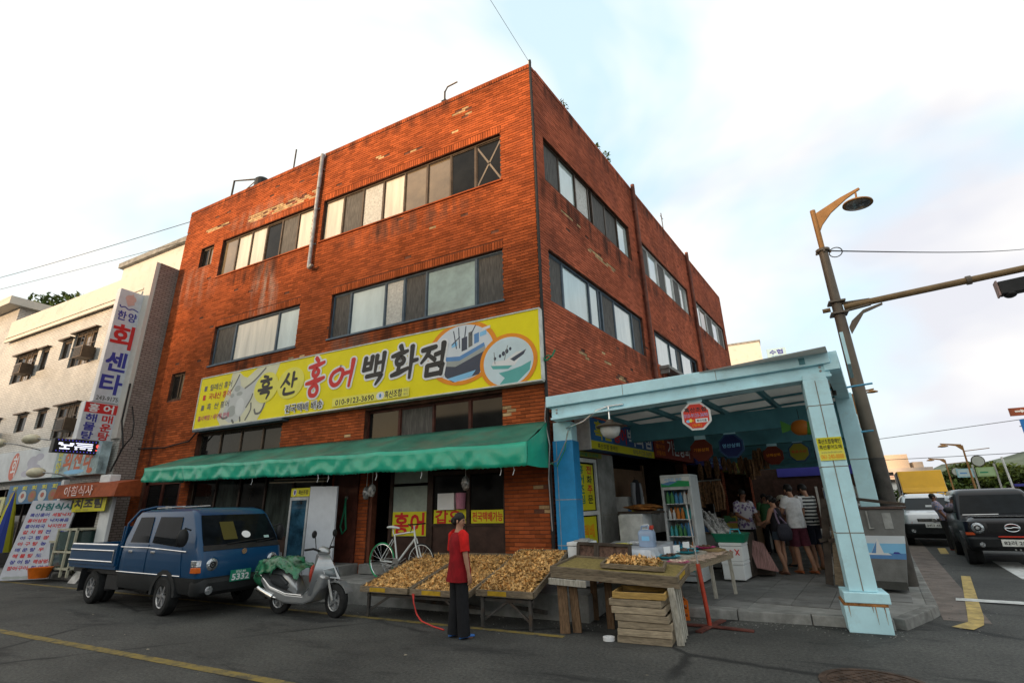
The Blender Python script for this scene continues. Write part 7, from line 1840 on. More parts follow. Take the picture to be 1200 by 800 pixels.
spots = [(2.40+.075*(k % 6)+rg.uniform(-.02, .02), 2.85+.11*(k//6)+rg.uniform(-.04, .04), 1.12-.055*(k % 6)+.05*(k//6)+rg.uniform(-.02, .03)) for k in range(24)]
for k, p in enumerate(spots):
    o = bpy.data.objects.new('wrapped_bundle', wrap_me); COL.objects.link(o)
    o.location = p; o.rotation_euler = (rg.uniform(-.3, .3), R(-38)+rg.uniform(-.3, .3), R(125)+rg.uniform(-.4, .4))
    tag(o, 'clear wrapped bundle of dried goods heaped behind the green basket', 'bundle', 'wrapped bundles heaped behind the basket')
bkt = thing('display_stand', 'sloping stall stand carrying the heap of wrapped goods', 'stand', (2.8, 3.25, .17))
mb = MB(); mb.hexa([(2.5, 3.12, .18), (3.1, 3.02, .18), (3.2, 3.6, .18), (2.6, 3.7, .18), (2.5, 3.12, .92), (3.1, 3.02, .92), (3.2, 3.6, .98), (2.6, 3.7, 1.02)]); mb.build('slope', m_wdark, bkt)
mb = MB(); mb.box(2.5, 3.1, 3.0, 3.02, .85, .95); mb.build('lip', m_wood, bkt)
mg = thing('maroon_board', 'striped maroon board leaning at the end of the vendor counter', 'board', (3.2, 2.9, .17))
mb = MB(); mb.hexa([(3.18, 2.95, .35), (3.55, 3.0, .28), (3.56, 3.03, .30), (3.19, 2.98, .37), (3.05, 3.35, .85), (3.35, 3.45, .75), (3.36, 3.48, .77), (3.06, 3.38, .87)]); mb.build('board', M('maroon_stripe', (.24, .13, .12), .5, var=.4, scale=3, stretch=(30, 1, 1)), mg)
mb = MB(); mb.box(3.15, 3.5, 3.4, 3.7, .17, .42); mb.build('rest', m_wdark, mg)
# ================================================================ market interior along the side wall
fr = thing('display_fridge', 'white glass door drinks fridge standing among the stalls', 'fridge', (1.98, 2.35, .17), rz=R(-8), world=False)
mb = MB(); mb.box(-.31, .31, -.26, .33, .0, .10); mb.box(-.31, .31, .29, .33, .101, 1.95); mb.box(-.31, -.28, -.26, .289, .101, 1.95); mb.box(.28, .31, -.26, .289, .101, 1.95); mb.box(-.31, .31, -.26, .33, 1.951, 2.0); mb.build('case', M('fridge_white', (.55, .57, .57), .35, var=.05, coat=.3), fr, bevel=.01)
mb = MB(); mb.box(-.29, .29, -.285, -.262, 1.76, 1.95); hd = mb.build('header', m_wrim, fr)
f = Flat(fr, (-.29, -.285, 1.76), (1, 0, 0), (0, 0, 1), lift=.003)
f.poly([(0, .0), (.58, .0), (.58, .10), (.35, .12), (.15, .05), (0, .08)], ink('fridge_green', (.02, .30, .10)), 'wave'); f.poly([(0, .06), (.15, .03), (.35, .10), (.2, .11)], m_hull, 'wave'); f.text('시원한 음료', .08, .115, .36, .055, m_skyb, .02); f.done()
mb = MB()
for a, b, c, d in ((-.29, .29, .12, .17), (-.29, .29, 1.70, 1.755), (-.29, -.25, .171, 1.699), (.25, .29, .171, 1.699)): mb.box(a, b, -.29, -.262, c, d)
dr = mb.build('door', M('fridge_frame', (.42, .43, .43), .4), fr)
mb = MB(); mb.box(.255, .275, -.33, -.29, .8, 1.2); mb.build('handle', m_galv, dr)
mb = MB(); [mb.box(-.278, .278, -.22, .28, z, z+.012) for z in (.45, .80, 1.12, 1.42)]; mb.build('shelf', m_white, fr)
rk = random.Random(77)
cols = [ink('drink_blue', (.06, .22, .40)), ink('drink_white', (.55, .56, .55)), ink('drink_orange', (.50, .17, .03)), ink('drink_teal', (.05, .30, .32)), ink('drink_green', (.06, .22, .08))]
bot = MB().lathe([(.035, 0), (.037, .01), (.037, .13), (.016, .18), (.016, .21)], 10)
bmes = [bot.mesh('drink_bottle', c, 50) for c in cols]
mrot = Matrix.Translation((1.98, 2.35, .17)) @ Matrix.Rotation(R(-8), 4, 'Z')
for z in (.102, .462, .812, 1.132, 1.432):
    for k in range(6):
        for r_ in range(2):
            o = bpy.data.objects.new('drink_bottle', bmes[(int(z*10)+k//2+r_) % 5]); COL.objects.link(o); o.location = mrot @ V((-.22+.088*k, -.15+.12*r_, z+.001)); s = rk.uniform(.85, 1.2); o.scale = (s, s, s)
            tag(o, '%s drink bottle on the %s shelf of the glass door fridge, %s row' % (('blue', 'white', 'orange', 'teal', 'green')[(int(z*10)+k//2+r_) % 5], ('bottom', 'second', 'middle', 'fourth', 'top')[(.102, .462, .812, 1.132, 1.432).index(z)], ('front', 'back')[r_]), 'bottle', 'bottles in the drinks fridge')
# cardboard backdrop, hanging jacket, printed carton
cbw = thing('brown_partition', 'large brown board partition behind the fridge stall', 'partition', tuple(sp(.0, 4.5, .9)))
m2 = smb(); m2.box(-.25, -.20, 3.0, 5.2, .95, 2.45); m2.box(-.26, -.19, 5.21, 5.3, .2, 2.6); m2.build('board', M('brown_board', (.16, .095, .055), .8, var=.15, scale=2), cbw)
m2 = smb(); m2.box(-.26, -.18, 2.95, 3.0, .2, 2.6); m2.build('post', m_wood, cbw)
bxx = thing('printed_carton', 'white printed carton with blue and yellow marks on the stall ledge', 'carton', tuple(sp(.0, 3.7, 1.42)))
m2 = smb(); m2.box(-.18, .1, 3.3, 4.35, 1.40, 1.78); m2.build('box', m_wrim, bxx)
f = Flat(bxx, sp(.1, 3.3, 1.40), EY, (0, 0, 1)); f.poly([(.2, 0), (.9, 0), (.9, .1), (.2, .1)], m_pyel, 'band'); f.disc(.5, .25, .12, .08, m_hull, 'mark', 14); f.poly([(0, 0), (.18, 0), (.18, .1), (0, .1)], m_hull, 'band'); f.disc(.78, .22, .08, .05, m_r2, 'mark', 10); f.done()
m2 = smb(); m2.box(-.2, .45, 2.95, 5.2, .95, 1.38); lw = thing('stall_counter', 'grey stall counter covered with a crumpled plastic sheet', 'counter', tuple(sp(.2, 4, .2))); m2.build('cabinet', m_conc, lw)
mb = MB(); mb.T = STREET; rumple(mb, (.2, 4.2, 1.40), .28, .6, .12, seed=51, amp=.25); mb.T = None; mb.build('plastic', M('clear_sheeting', (.26, .27, .27), .15, var=.5, scale=10, bump=.5, coat=.6), lw, smooth=70)
jk = thing('jacket', 'dark jacket with pale shoulders hanging in front of the brown partition', 'jacket', tuple(sp(.18, 3.6, 1.6)), rz=math.pi/2-ANG, world=False)
mb = MB(); mb.loft([ell(0, 0, .03, .03, 0)] if False else [[(rx*math.cos(a), .05*math.sin(a)-.05, z) for a in [2*math.pi*k/12 for k in range(12)]] for rx, z in ((.17, -.05), (.18, .2), (.2, .4), (.16, .52), (.06, .56))]); mb.build('body', M('jacket_black', (.02, .02, .025), .8), jk, smooth=60)
for sd in (-1, 1): mb = MB(); mb.tube([(sd*.17, -.05, .48), (sd*.24, -.06, .25), (sd*.22, -.06, .0)], [.06, .055, .045], 8); mb.build('sleeve', ink('jacket_grey', (.25, .26, .28)), jk, smooth=60)
mb = MB(); mb.tube([(0, -.04, .56), (0, -.02, .64)], .006, 5); mb.build('hanger', m_wire, jk)
# white freezer and cartons near the door
fz = thing('white_cabinet', 'tall pale cabinet by the yellow lettered door', 'cabinet', tuple(sp(.6, 2.0, .17)))
m2 = smb(); m2.box(.45, .95, 2.0, 2.5, .18, 1.42); m2.build('body', m_white, fz, bevel=.01); m2 = smb(); m2.box(.44, .96, 1.97, 1.995, .22, 1.40); m2.build('door', m_wrim, fz)
m2 = smb(); m2.box(.40, 1.3, 2.05, 2.5, 1.43, 1.47); m2.build('top', m_wdark, fz)
mb = MB(); mb.T = STREET; rumple(mb, (.9, 2.3, 1.54), .35, .2, .07, seed=61, amp=.3); mb.T = None
single('orange_sack', mb, M('orange_sacking', (.30, .12, .03), .8, var=.3), 'orange brown sack lying on the pale cabinet', 'sack', smooth=70)
# tiled pillar facing
pf = thing('pillar_facing', 'grey stone facing on the pillar beside the yellow lettered door', 'pillar', tuple(sp(.03, 2.4, .17)))
m2 = smb(); m2.box(.0165, .045, 2.0, 2.80, .18, 2.69); m2.build('facing', m_conc, pf); m2 = smb(); m2.box(.0455, .048, 2.0, 2.8, 1.4, 1.41); m2.build('joint', m_seam, pf)
# hanging dried goods on a rail
hr = thing('hanging_rail', 'steel rail with posts where dried fish bundles hang', 'rail', tuple(sp(1.9, 5.0, .17)))
a, b = sp(.80, 5.1, 2.10), sp(1.85, 5.0, 2.12)
mb = MB(); mb.tube([a, b], .018, 6); mb.tube([sp(1.6, 5.03, .13), sp(1.6, 5.03, 2.11)], .02, 6); mb.tube([sp(.85, 5.1, .13), sp(.85, 5.1, 2.1)], .02, 6); mb.build('pole', m_steel, hr)
m_hang = M('hanging_fish', (.20, .105, .05), .6, var=.4, scale=18, island=.5)
hm = MB()
for k in range(7): hm.T = Matrix.Rotation(k*.9, 4, 'Z'); hm.loft([[(.03+w, -.01, z), (.03+w, .01, z), (.03-w*.2, .012, z), (.03-w*.2, -.012, z)] for w, z in ((.005, 0), (.035, -.12), (.05, -.3), (.02, -.5), (.03, -.56))])
hm.T = None
hme = hm.mesh('fish_bundle', m_hang, 50)
def hang(p, label, group, s=1.0):
    o = bpy.data.objects.new('fish_bundle', hme); COL.objects.link(o); o.location = p; o.rotation_euler = (0, 0, rk.uniform(0, 6)); o.scale = (s*1.3, s*1.3, s*rk.uniform(.9, 1.3)); tag(o, label, 'fish bundle', group)
for k in range(9): hang(a.lerp(b, .05+.9*k/8)+V((0, 0, -.02)), 'brown bundle of dried fish hanging from the steel rail', 'fish bundles on the steel rail')
for k in range(14): hang(sp(1.0+.13*k, 6.4+rk.uniform(-.4, .4), 2.75+rk.uniform(-.15, .2)), 'dried fish bundle hanging under the third cross beam', 'fish bundles deep in the arcade', rk.uniform(.6, 1.0))
# deeper stalls: counters, cartons, baskets, bags
m_misc = [ink('misc_red', (.30, .05, .04)), ink('misc_blue', (.05, .12, .28)), ink('misc_green', (.05, .16, .06)), ink('misc_white', (.45, .45, .43)), ink('misc_brown', (.18, .11, .06)), ink('misc_yellow', (.42, .32, .05)), ink('misc_pink', (.45, .15, .22))]
for i in range(6):
    s0 = 5.6+i*2.3
    t = thing('stall_counter', ['dark stall counter behind the vendor', 'second dark stall counter from the vendor', 'third dark stall counter from the vendor', 'fourth dark stall counter from the vendor', 'fifth dark stall counter from the vendor', 'last dark stall counter down the arcade'][i], 'counter', tuple(sp(1.2, s0, .17)), rz=-ANG, world=False, group='stall counters along the arcade')
    mb = MB(); mb.box(-.6, .75, -.9, .9, .01, .72); mb.build('cabinet', m_misc[(3, 4, 3, 1, 3, 4)[i]], t, bevel=.01); mb = MB(); mb.box(-.65, .80, -.95, .95, .721, .76); mb.build('top', m_wood, t)
    for k in range(9):
        w, l, h = rk.uniform(.08, .2), rk.uniform(.1, .25), rk.uniform(.08, .34)
        ox, oy = -.4+.5*(k % 3), -.6+.55*(k//3)
        mb = MB(); mb.T = Matrix.Rotation(rk.uniform(-.4, .4), 4, 'Z')
        if k % 3: mb.box(-w, w, -l*.7, l*.7, 0, h)
        else: rumple(mb, (0, 0, h*.5), w*1.1, l*.8, h*.5, n=14, m=8, seed=k+i*9, amp=.2)
        mb.T = None
        ci = rk.randrange(7); o = mb.build('carton' if k % 3 else 'goods_bag', m_misc[ci], None, smooth=40); o.location = sp(1.2+ox, s0+oy, .931); cn = ('red', 'blue', 'green', 'white', 'brown', 'yellow', 'pink')[ci]; od = ('first', 'second', 'third', 'fourth', 'fifth', 'last')[i]
        tag(o, ('%s carton on the %s stall counter, %s row' if k % 3 else '%s rounded bag on the %s stall counter, %s row') % (cn, od, ('near', 'middle', 'far')[k//3]), 'carton' if k % 3 else 'bag', 'cartons on the stall counters' if k % 3 else 'bags on the stall counters')
for i in range(5):   # goods along the street side of the arcade
    s0 = 5.4+i*2.5
    t = thing('goods_rack', ['rack of mixed goods on the street side of the arcade, nearest the column', 'second rack of mixed goods on the street side', 'third rack of mixed goods on the street side', 'fourth rack of mixed goods on the street side', 'last rack of mixed goods on the street side'][i], 'rack', tuple(sp(4.2, s0, .17)), rz=-ANG, world=False, group='racks on the street side of the arcade')
    mb = MB(); [mb.box(-.35, .35, -.9, .9, z, z+.03) for z in (.3, .8, 1.3)]; [mb.box(x, x+.04, y, y+.04, 0, 1.7) for x in (-.35, .31) for y in (-.9, .86)]; mb.build('frame', m_steel, t)
    for k in range(9):
        mb = MB(); w, l, h = rk.uniform(.1, .28), rk.uniform(.12, .26), rk.uniform(.15, .4)
        mb.box(-w, w, -l, l, 0, h); ci = rk.randrange(7); o = mb.build('goods_box', m_misc[ci], None, bevel=.01); o.location = sp(4.2, s0-.6+.6*(k % 3), .17+(.331, .831, 1.331)[k//3]); o.rotation_euler = (0, 0, -ANG)
        tag(o, '%s box on the %s shelf of the %s street side rack' % (('red', 'blue', 'green', 'white', 'brown', 'yellow', 'pink')[ci], ('low', 'middle', 'top')[k//3], ('first', 'second', 'third', 'fourth', 'last')[i]), 'box', 'boxes on the street side racks')
# leaning boards by the right column
for k, (x, y) in enumerate(((4.33, 2.30), (4.47, 2.27))):
    t = thing('wooden_board', ['left upright brown board leaning behind the right column', 'right upright brown board leaning behind the right column'][k], 'board', (x, y, .17), group='upright boards behind the column')
    mb = MB(); mb.beam((x, y, .18), (x+.20, y+.12, 1.62), .12, .03, up=(0, 1, 0)); mb.build('board', m_wood if k else m_wdark, t, bevel=.004)
    mb = MB(); mb.beam((x-.02, y-.02, .9), (x+.18, y+.06, .95), .02, .06); mb.build('batten', m_wdark, t)
# counter with the sailing boat print at the kerb side
cbn = thing('metal_counter', 'grey metal counter with a sailing boat picture on its front beside the column', 'counter', tuple(sp(4.7, 3.0, .17)), rz=-ANG, world=False)
# local x along o (origin at o 4.7), y along s
m_gm = M('grey_metal', (.20, .20, .195), .5, metal=.3, var=.12, scale=3, dirt=.4, dscale=4, dcol=(.09, .08, .075))
def hx(mb, x0, x1a, x1b, y0, y1, z0, z1): mb.hexa([(x0, y0, z0), (x1a, y0, z0), (x1a, y1, z0), (x0, y1, z0), (x0, y0, z1), (x1b, y0, z1), (x1b, y1, z1), (x0, y1, z1)])
X0 = -.42
mb = MB(); hx(mb, X0, .30, .52, -.22, .22, .02, 1.26); mb.build('body', m_gm, cbn, bevel=.01)
mb = MB(); hx(mb, X0-.03, .54, .56, -.26, .26, 1.265, 1.30); mb.build('top', M('rust_top', (.11, .07, .06), .6, metal=.3, var=.25), cbn)
fr_p = lambda u, v: None
f = Flat(cbn, (X0, -.22, .02), (1, 0, 0), (0, 0, 1), lift=.005)
f.poly([(0, .46), (.80, .46), (.855, .82), (0, .82)], m_skyb, 'picture'); f.poly([(0, .70), (.84, .70), (.855, .82), (0, .82)], ink('pale_sky', (.6, .64, .68)), 'picture'); f.poly([(0, .46), (.80, .46), (.815, .55), (0, .55)], m_hull, 'picture')
f.poly([(.34, .54), (.52, .54), (.47, .78)], m_pwht, 'picture'); f.poly([(.30, .52), (.62, .52), (.58, .55), (.30, .55)], m_pwht, 'picture'); f.poly([(.345, .545), (.41, .545), (.455, .74)], m_hull, 'picture'); f.poly([(.64, .54), (.75, .54), (.72, .57), (.66, .57)], m_navy2, 'picture')
f.done()
mb = MB(); mb.box(-.02, .0, -.27, -.222, .95, 1.24); mb.box(.0, .05, -.27, -.222, .95, .97); mb.box(.2, .32, -.235, -.222, .95, 1.2); mb.build('handle', m_steel, cbn)
mb = MB()
for i in range(14):
    for j in range(7): mb.box(X0+.03+.052*i, X0+.062+.052*i, -.226, -.221, .18+.042*j, .198+.042*j)
mb.build('tread_pattern', m_gm, cbn)
mb = MB(); mb.box(X0, .31, -.24, .22, .021, .14); mb.build('skirting', M('dark_skirting', (.06, .06, .055), .6), cbn)
pk_ = thing('roof_plank', 'dark plank lying slanted over the top of the metal counter', 'plank', tuple(sp(4.7, 2.8, 1.5)))
mb = MB(); mb.beam(sp(4.25, 2.75, 1.66), sp(5.25, 2.95, 1.50), .10, .05); mb.build('plank', m_wdark, pk_, bevel=.006); mb = MB(); mb.beam(sp(4.5, 2.8, 1.475), sp(4.5, 2.8, 1.58), .05, .05); mb.build('block', m_wdark, pk_)
# tall fridge by the shop with yellow header and white side
tf = thing('tall_fridge', 'tall white fridge with blue glass door and yellow header under the green awning', 'fridge', (-5.4, -.45, .37))
F0, F1, FY0, FY1 = -6.08, -5.5, -.62, -.04
mb = MB(); mb.box(F0, F1+.0, FY0+.03, FY1, .13, 1.95); mb.build('case', m_white, tf, bevel=.01)
mb = MB(); mb.box(F0, F1, FY0, FY0+.029, 1.96, 2.14); mb.build('header', m_pyel, tf)
mb = MB(); mb.box(F0, F1, FY0+.03, FY1, 1.951, 2.13); mb.build('top', m_white, tf)
f = Flat(tf, (F0, FY0, 1.96), (1, 0, 0), (0, 0, 1)); f.disc(.12, .09, .05, .07, m_pwht, 'badge'); f.disc(.12, .09, .03, .05, m_navy2, 'badge'); f.text('흑산조합', .24, .04, .3, .10, m_pblk, .02); f.done()
mb = MB()
for a, b, c, d in ((F0, F1, .16, .21), (F0, F1, 1.88, 1.945), (F0, F0+.05, .211, 1.879), (F1-.05, F1, .211, 1.879)): mb.box(a, b, FY0-.01, FY0+.028, c, d)
dd = mb.build('door', bpy.data.materials['fridge_frame'], tf)
mb = MB(); mb.box(F0+.05, F1-.05, FY0+.005, FY0+.012, .211, 1.879); mb.build('glass', M('blue_sea_picture', (.025, .075, .12), .08, var=.5, scale=3, coat=.4), dd)
# white side panel standing beside it
wp = thing('leaning_board', 'plain white board standing between the tall fridge and the maroon pillar', 'panel', (-5.15, -.45, .37))
mb = MB(); mb.hexa([(-5.46, -.64, .37), (-4.72, -.56, .37), (-4.72, -.52, .37), (-5.46, -.60, .37), (-5.46, -.64, 2.16), (-4.74, -.56, 2.14), (-4.74, -.52, 2.14), (-5.46, -.60, 2.16)]); mb.build('board', M('white_board', (.56, .58, .62), .5, var=.04), wp)
mb = MB(); mb.box(-5.4, -5.35, -.59, -.2, .37, .42); mb.build('foot', m_galv, wp)
hz = thing('hose', 'green hose hanging on the maroon pillar beside the open doorway', 'hose', (-4.9, -.1, 1.2))
mb = MB(); mb.tube([(-4.95, -.08, 1.9), (-4.9, -.09, 1.5), (-4.85, -.1, 1.25), (-4.95, -.1, 1.15), (-5.02, -.1, 1.3), (-4.96, -.09, 1.6), (-4.93, -.08, 1.9)], .02, 8); mb.build('loop', m_pgrn, hz, smooth=60); mb = MB(); mb.box(-4.97, -4.9, -.08, -.05, 1.88, 1.94); mb.build('hook', m_galv, hz)

gr_ = thing('green_rope', 'frayed green rope tied to the pipe at the brick corner above the arcade', 'rope', (.15, -.1, 4.4))
mb = MB(); mb.tube([(.04, -.08, 4.38), (.14, -.12, 4.36), (.24, -.10, 4.44), (.30, -.08, 4.56)], .018, 6); mb.tube([(.04, -.08, 4.40), (.16, -.14, 4.45), (.26, -.12, 4.42)], .014, 6); mb.build('cord', m_pgrn, gr_); mb = MB(); mb.ball((.05, -.08, 4.39), .045, .045, .05, 8, 6); mb.build('knot', m_pgrn, gr_)
cw = thing('loose_cable', 'tangle of pale and green cables around the top of the blue post', 'cable', (.2, -.1, 2.9))
mb = MB(); mb.tube([(.05, -.07, 3.6), (.02, -.10, 3.2), (.10, -.12, 2.7), (.04, -.10, 2.1), (.06, -.09, 1.2)], .012, 6); mb.tube([(.06, -.1, 2.35), (.25, -.14, 2.42), (.42, -.10, 2.75), (.46, -.05, 2.95)], .010, 6); mb.build('pale_cable', m_galv, cw); mb = MB(); mb.tube([(.10, -.11, 2.38), (.24, -.16, 2.30), (.40, -.12, 2.6), (.44, -.06, 2.9)], .010, 6); mb.build('green_cable', m_pgrn, cw)
for k, x in enumerate((-4.1, -3.95, -1.6)):
    hb_ = thing('hanging_bag', ['clear bag of goods hanging under the awning over the doorway, left one', 'clear bag of goods hanging under the awning over the doorway, right one', 'clear bag of goods hanging under the awning above the shop window'][k], 'bag', (x, -.35, 1.9), group='clear bags hanging under the awning')
    mb = MB(); rumple(mb, (x, -.35, 1.98+.05*k), .09, .07, .14, n=14, m=8, seed=80+k, amp=.2); mb.build('bag_body', m_wrap, hb_, smooth=70); mb = MB(); mb.tube([(x, -.35, 2.1+.05*k), (x, -.35, 2.62)], .005, 5); mb.build('string', m_pwht, hb_)
rb_ = thing('rolled_blind', 'pair of pale wooden slats stored under the awning above the tall fridge', 'slats', (-6.2, -.4, 2.3))
for k in range(2): mb = MB(); mb.beam((-6.9, -.55+.12*k, 2.30+.07*k), (-5.2, -.50+.12*k, 2.27+.07*k), .08, .03); mb.build('slat', m_wood2, rb_)
# ================================================================ people
m_skin = M('skin', (.38, .20, .13), .55, var=.08, scale=8)
m_skin_d = M('tanned_skin', (.28, .13, .08), .55, var=.08, scale=8)
m_hair = M('black_hair', (.012, .010, .010), .45, var=.3, scale=40)
def cloth(name, col, **k): return M(name, col, .85, var=.14, scale=9, bump=.35, bscale=18, **k)
def stripes(name):
    m = bpy.data.materials.new(name); m.use_nodes = True; t = m.node_tree; b = t.nodes['Principled BSDF']; b.inputs['Roughness'].default_value = .85
    tc_ = t.nodes.new('ShaderNodeTexCoord'); w = t.nodes.new('ShaderNodeTexWave'); w.bands_direction = 'Z'; w.inputs['Scale'].default_value = 4.2; w.inputs['Distortion'].default_value = .8
    r = t.nodes.new('ShaderNodeValToRGB'); r.color_ramp.interpolation = 'CONSTANT'; r.color_ramp.elements[0].color = (.02, .02, .025, 1); r.color_ramp.elements[1].position = .5; r.color_ramp.elements[1].color = (.6, .6, .58, 1)
    t.links.new(tc_.outputs['Object'], w.inputs['Vector']); t.links.new(w.outputs['Fac'], r.inputs['Fac']); t.links.new(r.outputs['Color'], b.inputs['Base Color']); return m
def floral(name, a, b_, sc):
    m = bpy.data.materials.new(name); m.use_nodes = True; t = m.node_tree; b = t.nodes['Principled BSDF']; b.inputs['Roughness'].default_value = .85
    tc_ = t.nodes.new('ShaderNodeTexCoord'); w = t.nodes.new('ShaderNodeTexVoronoi'); w.inputs['Scale'].default_value = sc
    r = t.nodes.new('ShaderNodeValToRGB'); r.color_ramp.elements[0].position = .38; r.color_ramp.elements[0].color = (*a, 1); r.color_ramp.elements[1].position = .46; r.color_ramp.elements[1].color = (*b_, 1)
    t.links.new(tc_.outputs['Object'], w.inputs['Vector']); t.links.new(w.outputs['Distance'], r.inputs['Fac']); t.links.new(r.outputs['Color'], b.inputs['Base Color']); return m
def person(label, loc, rz, H, J=None, skin=None, top=None, sleeve=None, sleeve_len=.55, bottom=None, leg_end='ankle', hem=.93, flare=0.0, hair='short', head_yaw=0.0, head_tilt=0.0, shoes=None, leg_w=1.0, nosleeve=False, slim=1.0):
    k = H/1.74
    j = dict(pelvis=(0, 0, .93), spine=(0, 0, 1.10), chest=(0, 0, 1.29), neckb=(-.01, 0, 1.45), neck=(.005, 0, 1.52), head=(.02, 0, 1.62), crown=(.02, 0, 1.685),
             hipL=(0, .09, .89), hipR=(0, -.09, .89), kneeL=(.015, .10, .49), kneeR=(.015, -.10, .49), ankL=(-.02, .105, .085), ankR=(-.02, -.105, .085),
             shL=(-.01, .165, 1.41), shR=(-.01, -.165, 1.41), elL=(-.03, .225, 1.13), elR=(-.03, -.225, 1.13), wrL=(.05, .235, .885), wrR=(.05, -.235, .885))
    if J: j.update(J)
    j = {a: V(b)*k for a, b in j.items()}
    body = bpy.data.meshes.new('person'); vs, es, rad = [], [], []
    def add(p, r, par=None):
        vs.append(tuple(p)); rad.append(r*k); i = len(vs)-1
        if par is not None: es.append((par, i))
        return i
    P = add(j['pelvis'], .125*slim); sp_ = add(j['spine'], .115*slim, P); ch = add(j['chest'], .130*slim, sp_); nb = add(j['neckb'], .065, ch); nk = add(j['neck'], .050, nb); hd = add(j['head'], .086, nk); add(j['crown'], .072, hd)
    chin = add(j['head']+V((.045*math.cos(head_yaw), .045*math.sin(head_yaw), -.055))*k, .045, hd)
    for s_, sg in (('L', 1), ('R', -1)):
        h = add(j['hip'+s_], .085*slim, P); m1 = add((j['hip'+s_]+j['knee'+s_])/2, .075*slim, h); kn = add(j['knee'+s_], .054, m1)
        cf = add(j['knee'+s_].lerp(j['ank'+s_], .35)+V((-.015, 0, 0))*k, .054, kn); an = add(j['ank'+s_], .036, cf)
        he = add(j['ank'+s_]+V((-.03, 0, -.055))*k, .030, an); b_ = add(j['ank'+s_]+V((.09, sg*.01, -.06))*k, .036, an); add(j['ank'+s_]+V((.155, sg*.015, -.068))*k, .024, b_)
        sh = add(j['sh'+s_], .060, ch); el = add(j['el'+s_], .040, sh); fm = add(j['el'+s_].lerp(j['wr'+s_], .3), .040, el); wr = add(j['wr'+s_], .026, fm)
        d = (j['wr'+s_]-j['el'+s_]).normalized(); side = V((0, 0, 1)).cross(d); side = side.normalized() if side.length > .05 else V((0, 1, 0)); fwd = V((1, 0, 0)) if abs(d.x) < .8 else V((0, 0, -1))
        fwd = (fwd-d*fwd.dot(d)).normalized(); inn = d.cross(fwd)*sg
        pm = add(j['wr'+s_]+d*.055*k, .030, wr)
        for q, L_ in ((-.027, .066), (-.009, .078), (.009, .072), (.027, .056)):
            f1 = add(j['wr'+s_]+(d*.092+fwd*q)*k, .0095, pm); f2 = add(j['wr'+s_]+(d*(.092+L_*.55)+fwd*q*1.1+inn*.010)*k, .0085, f1); add(j['wr'+s_]+(d*(.092+L_*.95)+fwd*q*1.1+inn*.032)*k, .0070, f2)
        t1 = add(j['wr'+s_]+(d*.045+fwd*.040+inn*.012)*k, .011, pm); add(j['wr'+s_]+(d*.085+fwd*.052+inn*.030)*k, .0085, t1)
    body.from_pydata(vs, es, [])
    o = bpy.data.objects.new('person', body); COL.objects.link(o)
    body.materials.append(skin or m_skin)
    sk = o.modifiers.new('skin', 'SKIN'); sk.use_smooth_shade = True
    ss = o.modifiers.new('smooth', 'SUBSURF'); ss.levels = 1; ss.render_levels = 2
    for i, r in enumerate(rad):
        d = body.skin_vertices[0].data[i]; d.radius = (r, r); d.use_root = (i == 0)
    o.location = loc; o.rotation_euler = (0, 0, rz)
    tag(o, label, 'person'); ROOTM[o.name] = None
    # clothing
    def ring(c, rx, ry, n=16, yaw=0): return [(c.x+rx*math.cos(a)*math.cos(yaw)-ry*math.sin(a)*math.sin(yaw), c.y+rx*math.cos(a)*math.sin(yaw)+ry*math.sin(a)*math.cos(yaw), c.z) for a in [2*math.pi*q/n for q in range(n)]]
    def centre(z):
        pts = [j['pelvis'], j['spine'], j['chest'], j['neckb']]
        if z <= pts[0].z: return V((pts[0].x, pts[0].y, z))
        for a, b in zip(pts[:-1], pts[1:]):
            if z <= b.z: t = (z-a.z)/(b.z-a.z); c = a.lerp(b, t); c.z = z; return c
        return V((pts[3].x, pts[3].y, z))
    if bottom:
        mb = MB()
        mb.loft([ring(centre(z*k), rx*k*slim, ry*k*slim) for z, rx, ry in ((.80, .115, .165), (.88, .135, .18), (.98, .132, .172), (1.06, .118, .155))])
        for s_ in 'LR':
            hp, kn, an = j['hip'+s_], j['knee'+s_], j['ank'+s_]
            if leg_end == 'ankle': pts = [hp, hp.lerp(kn, .5), kn, kn.lerp(an, .5), an+V((0.01, 0, -.045))*k]; rr = [.100, .095, .078*leg_w, .076*leg_w, .080*leg_w]
            elif leg_end == 'knee': pts = [hp, hp.lerp(kn, .5), kn+V((0, 0, .02))*k]; rr = [.105, .105, .100]
            else: pts = [hp, hp.lerp(kn, .38)]; rr = [.100, .102]
            mb.tube(pts, [r*k*slim for r in rr], 12)
        mb.build('trousers' if leg_end == 'ankle' else 'shorts', bottom, o, smooth=70)
    if top:
        mb = MB(); zs = [hem, (hem+1.10)/2, 1.10, 1.22, 1.33, 1.41, 1.455]
        rx = [.145+flare, .138+flare*.7, .132+flare*.3, .140, .135, .10, .06]; ry = [.185+flare, .180+flare*.7, .168+flare*.25, .180, .19, .165, .08]
        rings = []
        for q, (z, a, b) in enumerate(zip(zs, rx, ry)):
            rg_ = ring(centre(z*k), a*k*slim, b*k*slim, 20)
            if q < 4: rg_ = [(x+.010*k*math.sin(7*n_+q*1.3), y+.010*k*math.cos(5*n_+q), zz) for n_, (x, y, zz) in enumerate(rg_)]
            rings.append(rg_)
        mb.loft(rings); mb.build('shirt', top, o, smooth=70)
        if not nosleeve:
            mb = MB()
            for s_ in 'LR':
                a, b = j['sh'+s_], j['el'+s_]; c = a.lerp(b, sleeve_len)
                mb.tube([a.lerp(j['neckb'], .35)+V((0, 0, .01))*k, a, a.lerp(c, .5), c], [.07*k, .078*k, .072*k, .070*k], 12)
            mb.build('sleeves', sleeve or top, o, smooth=70)
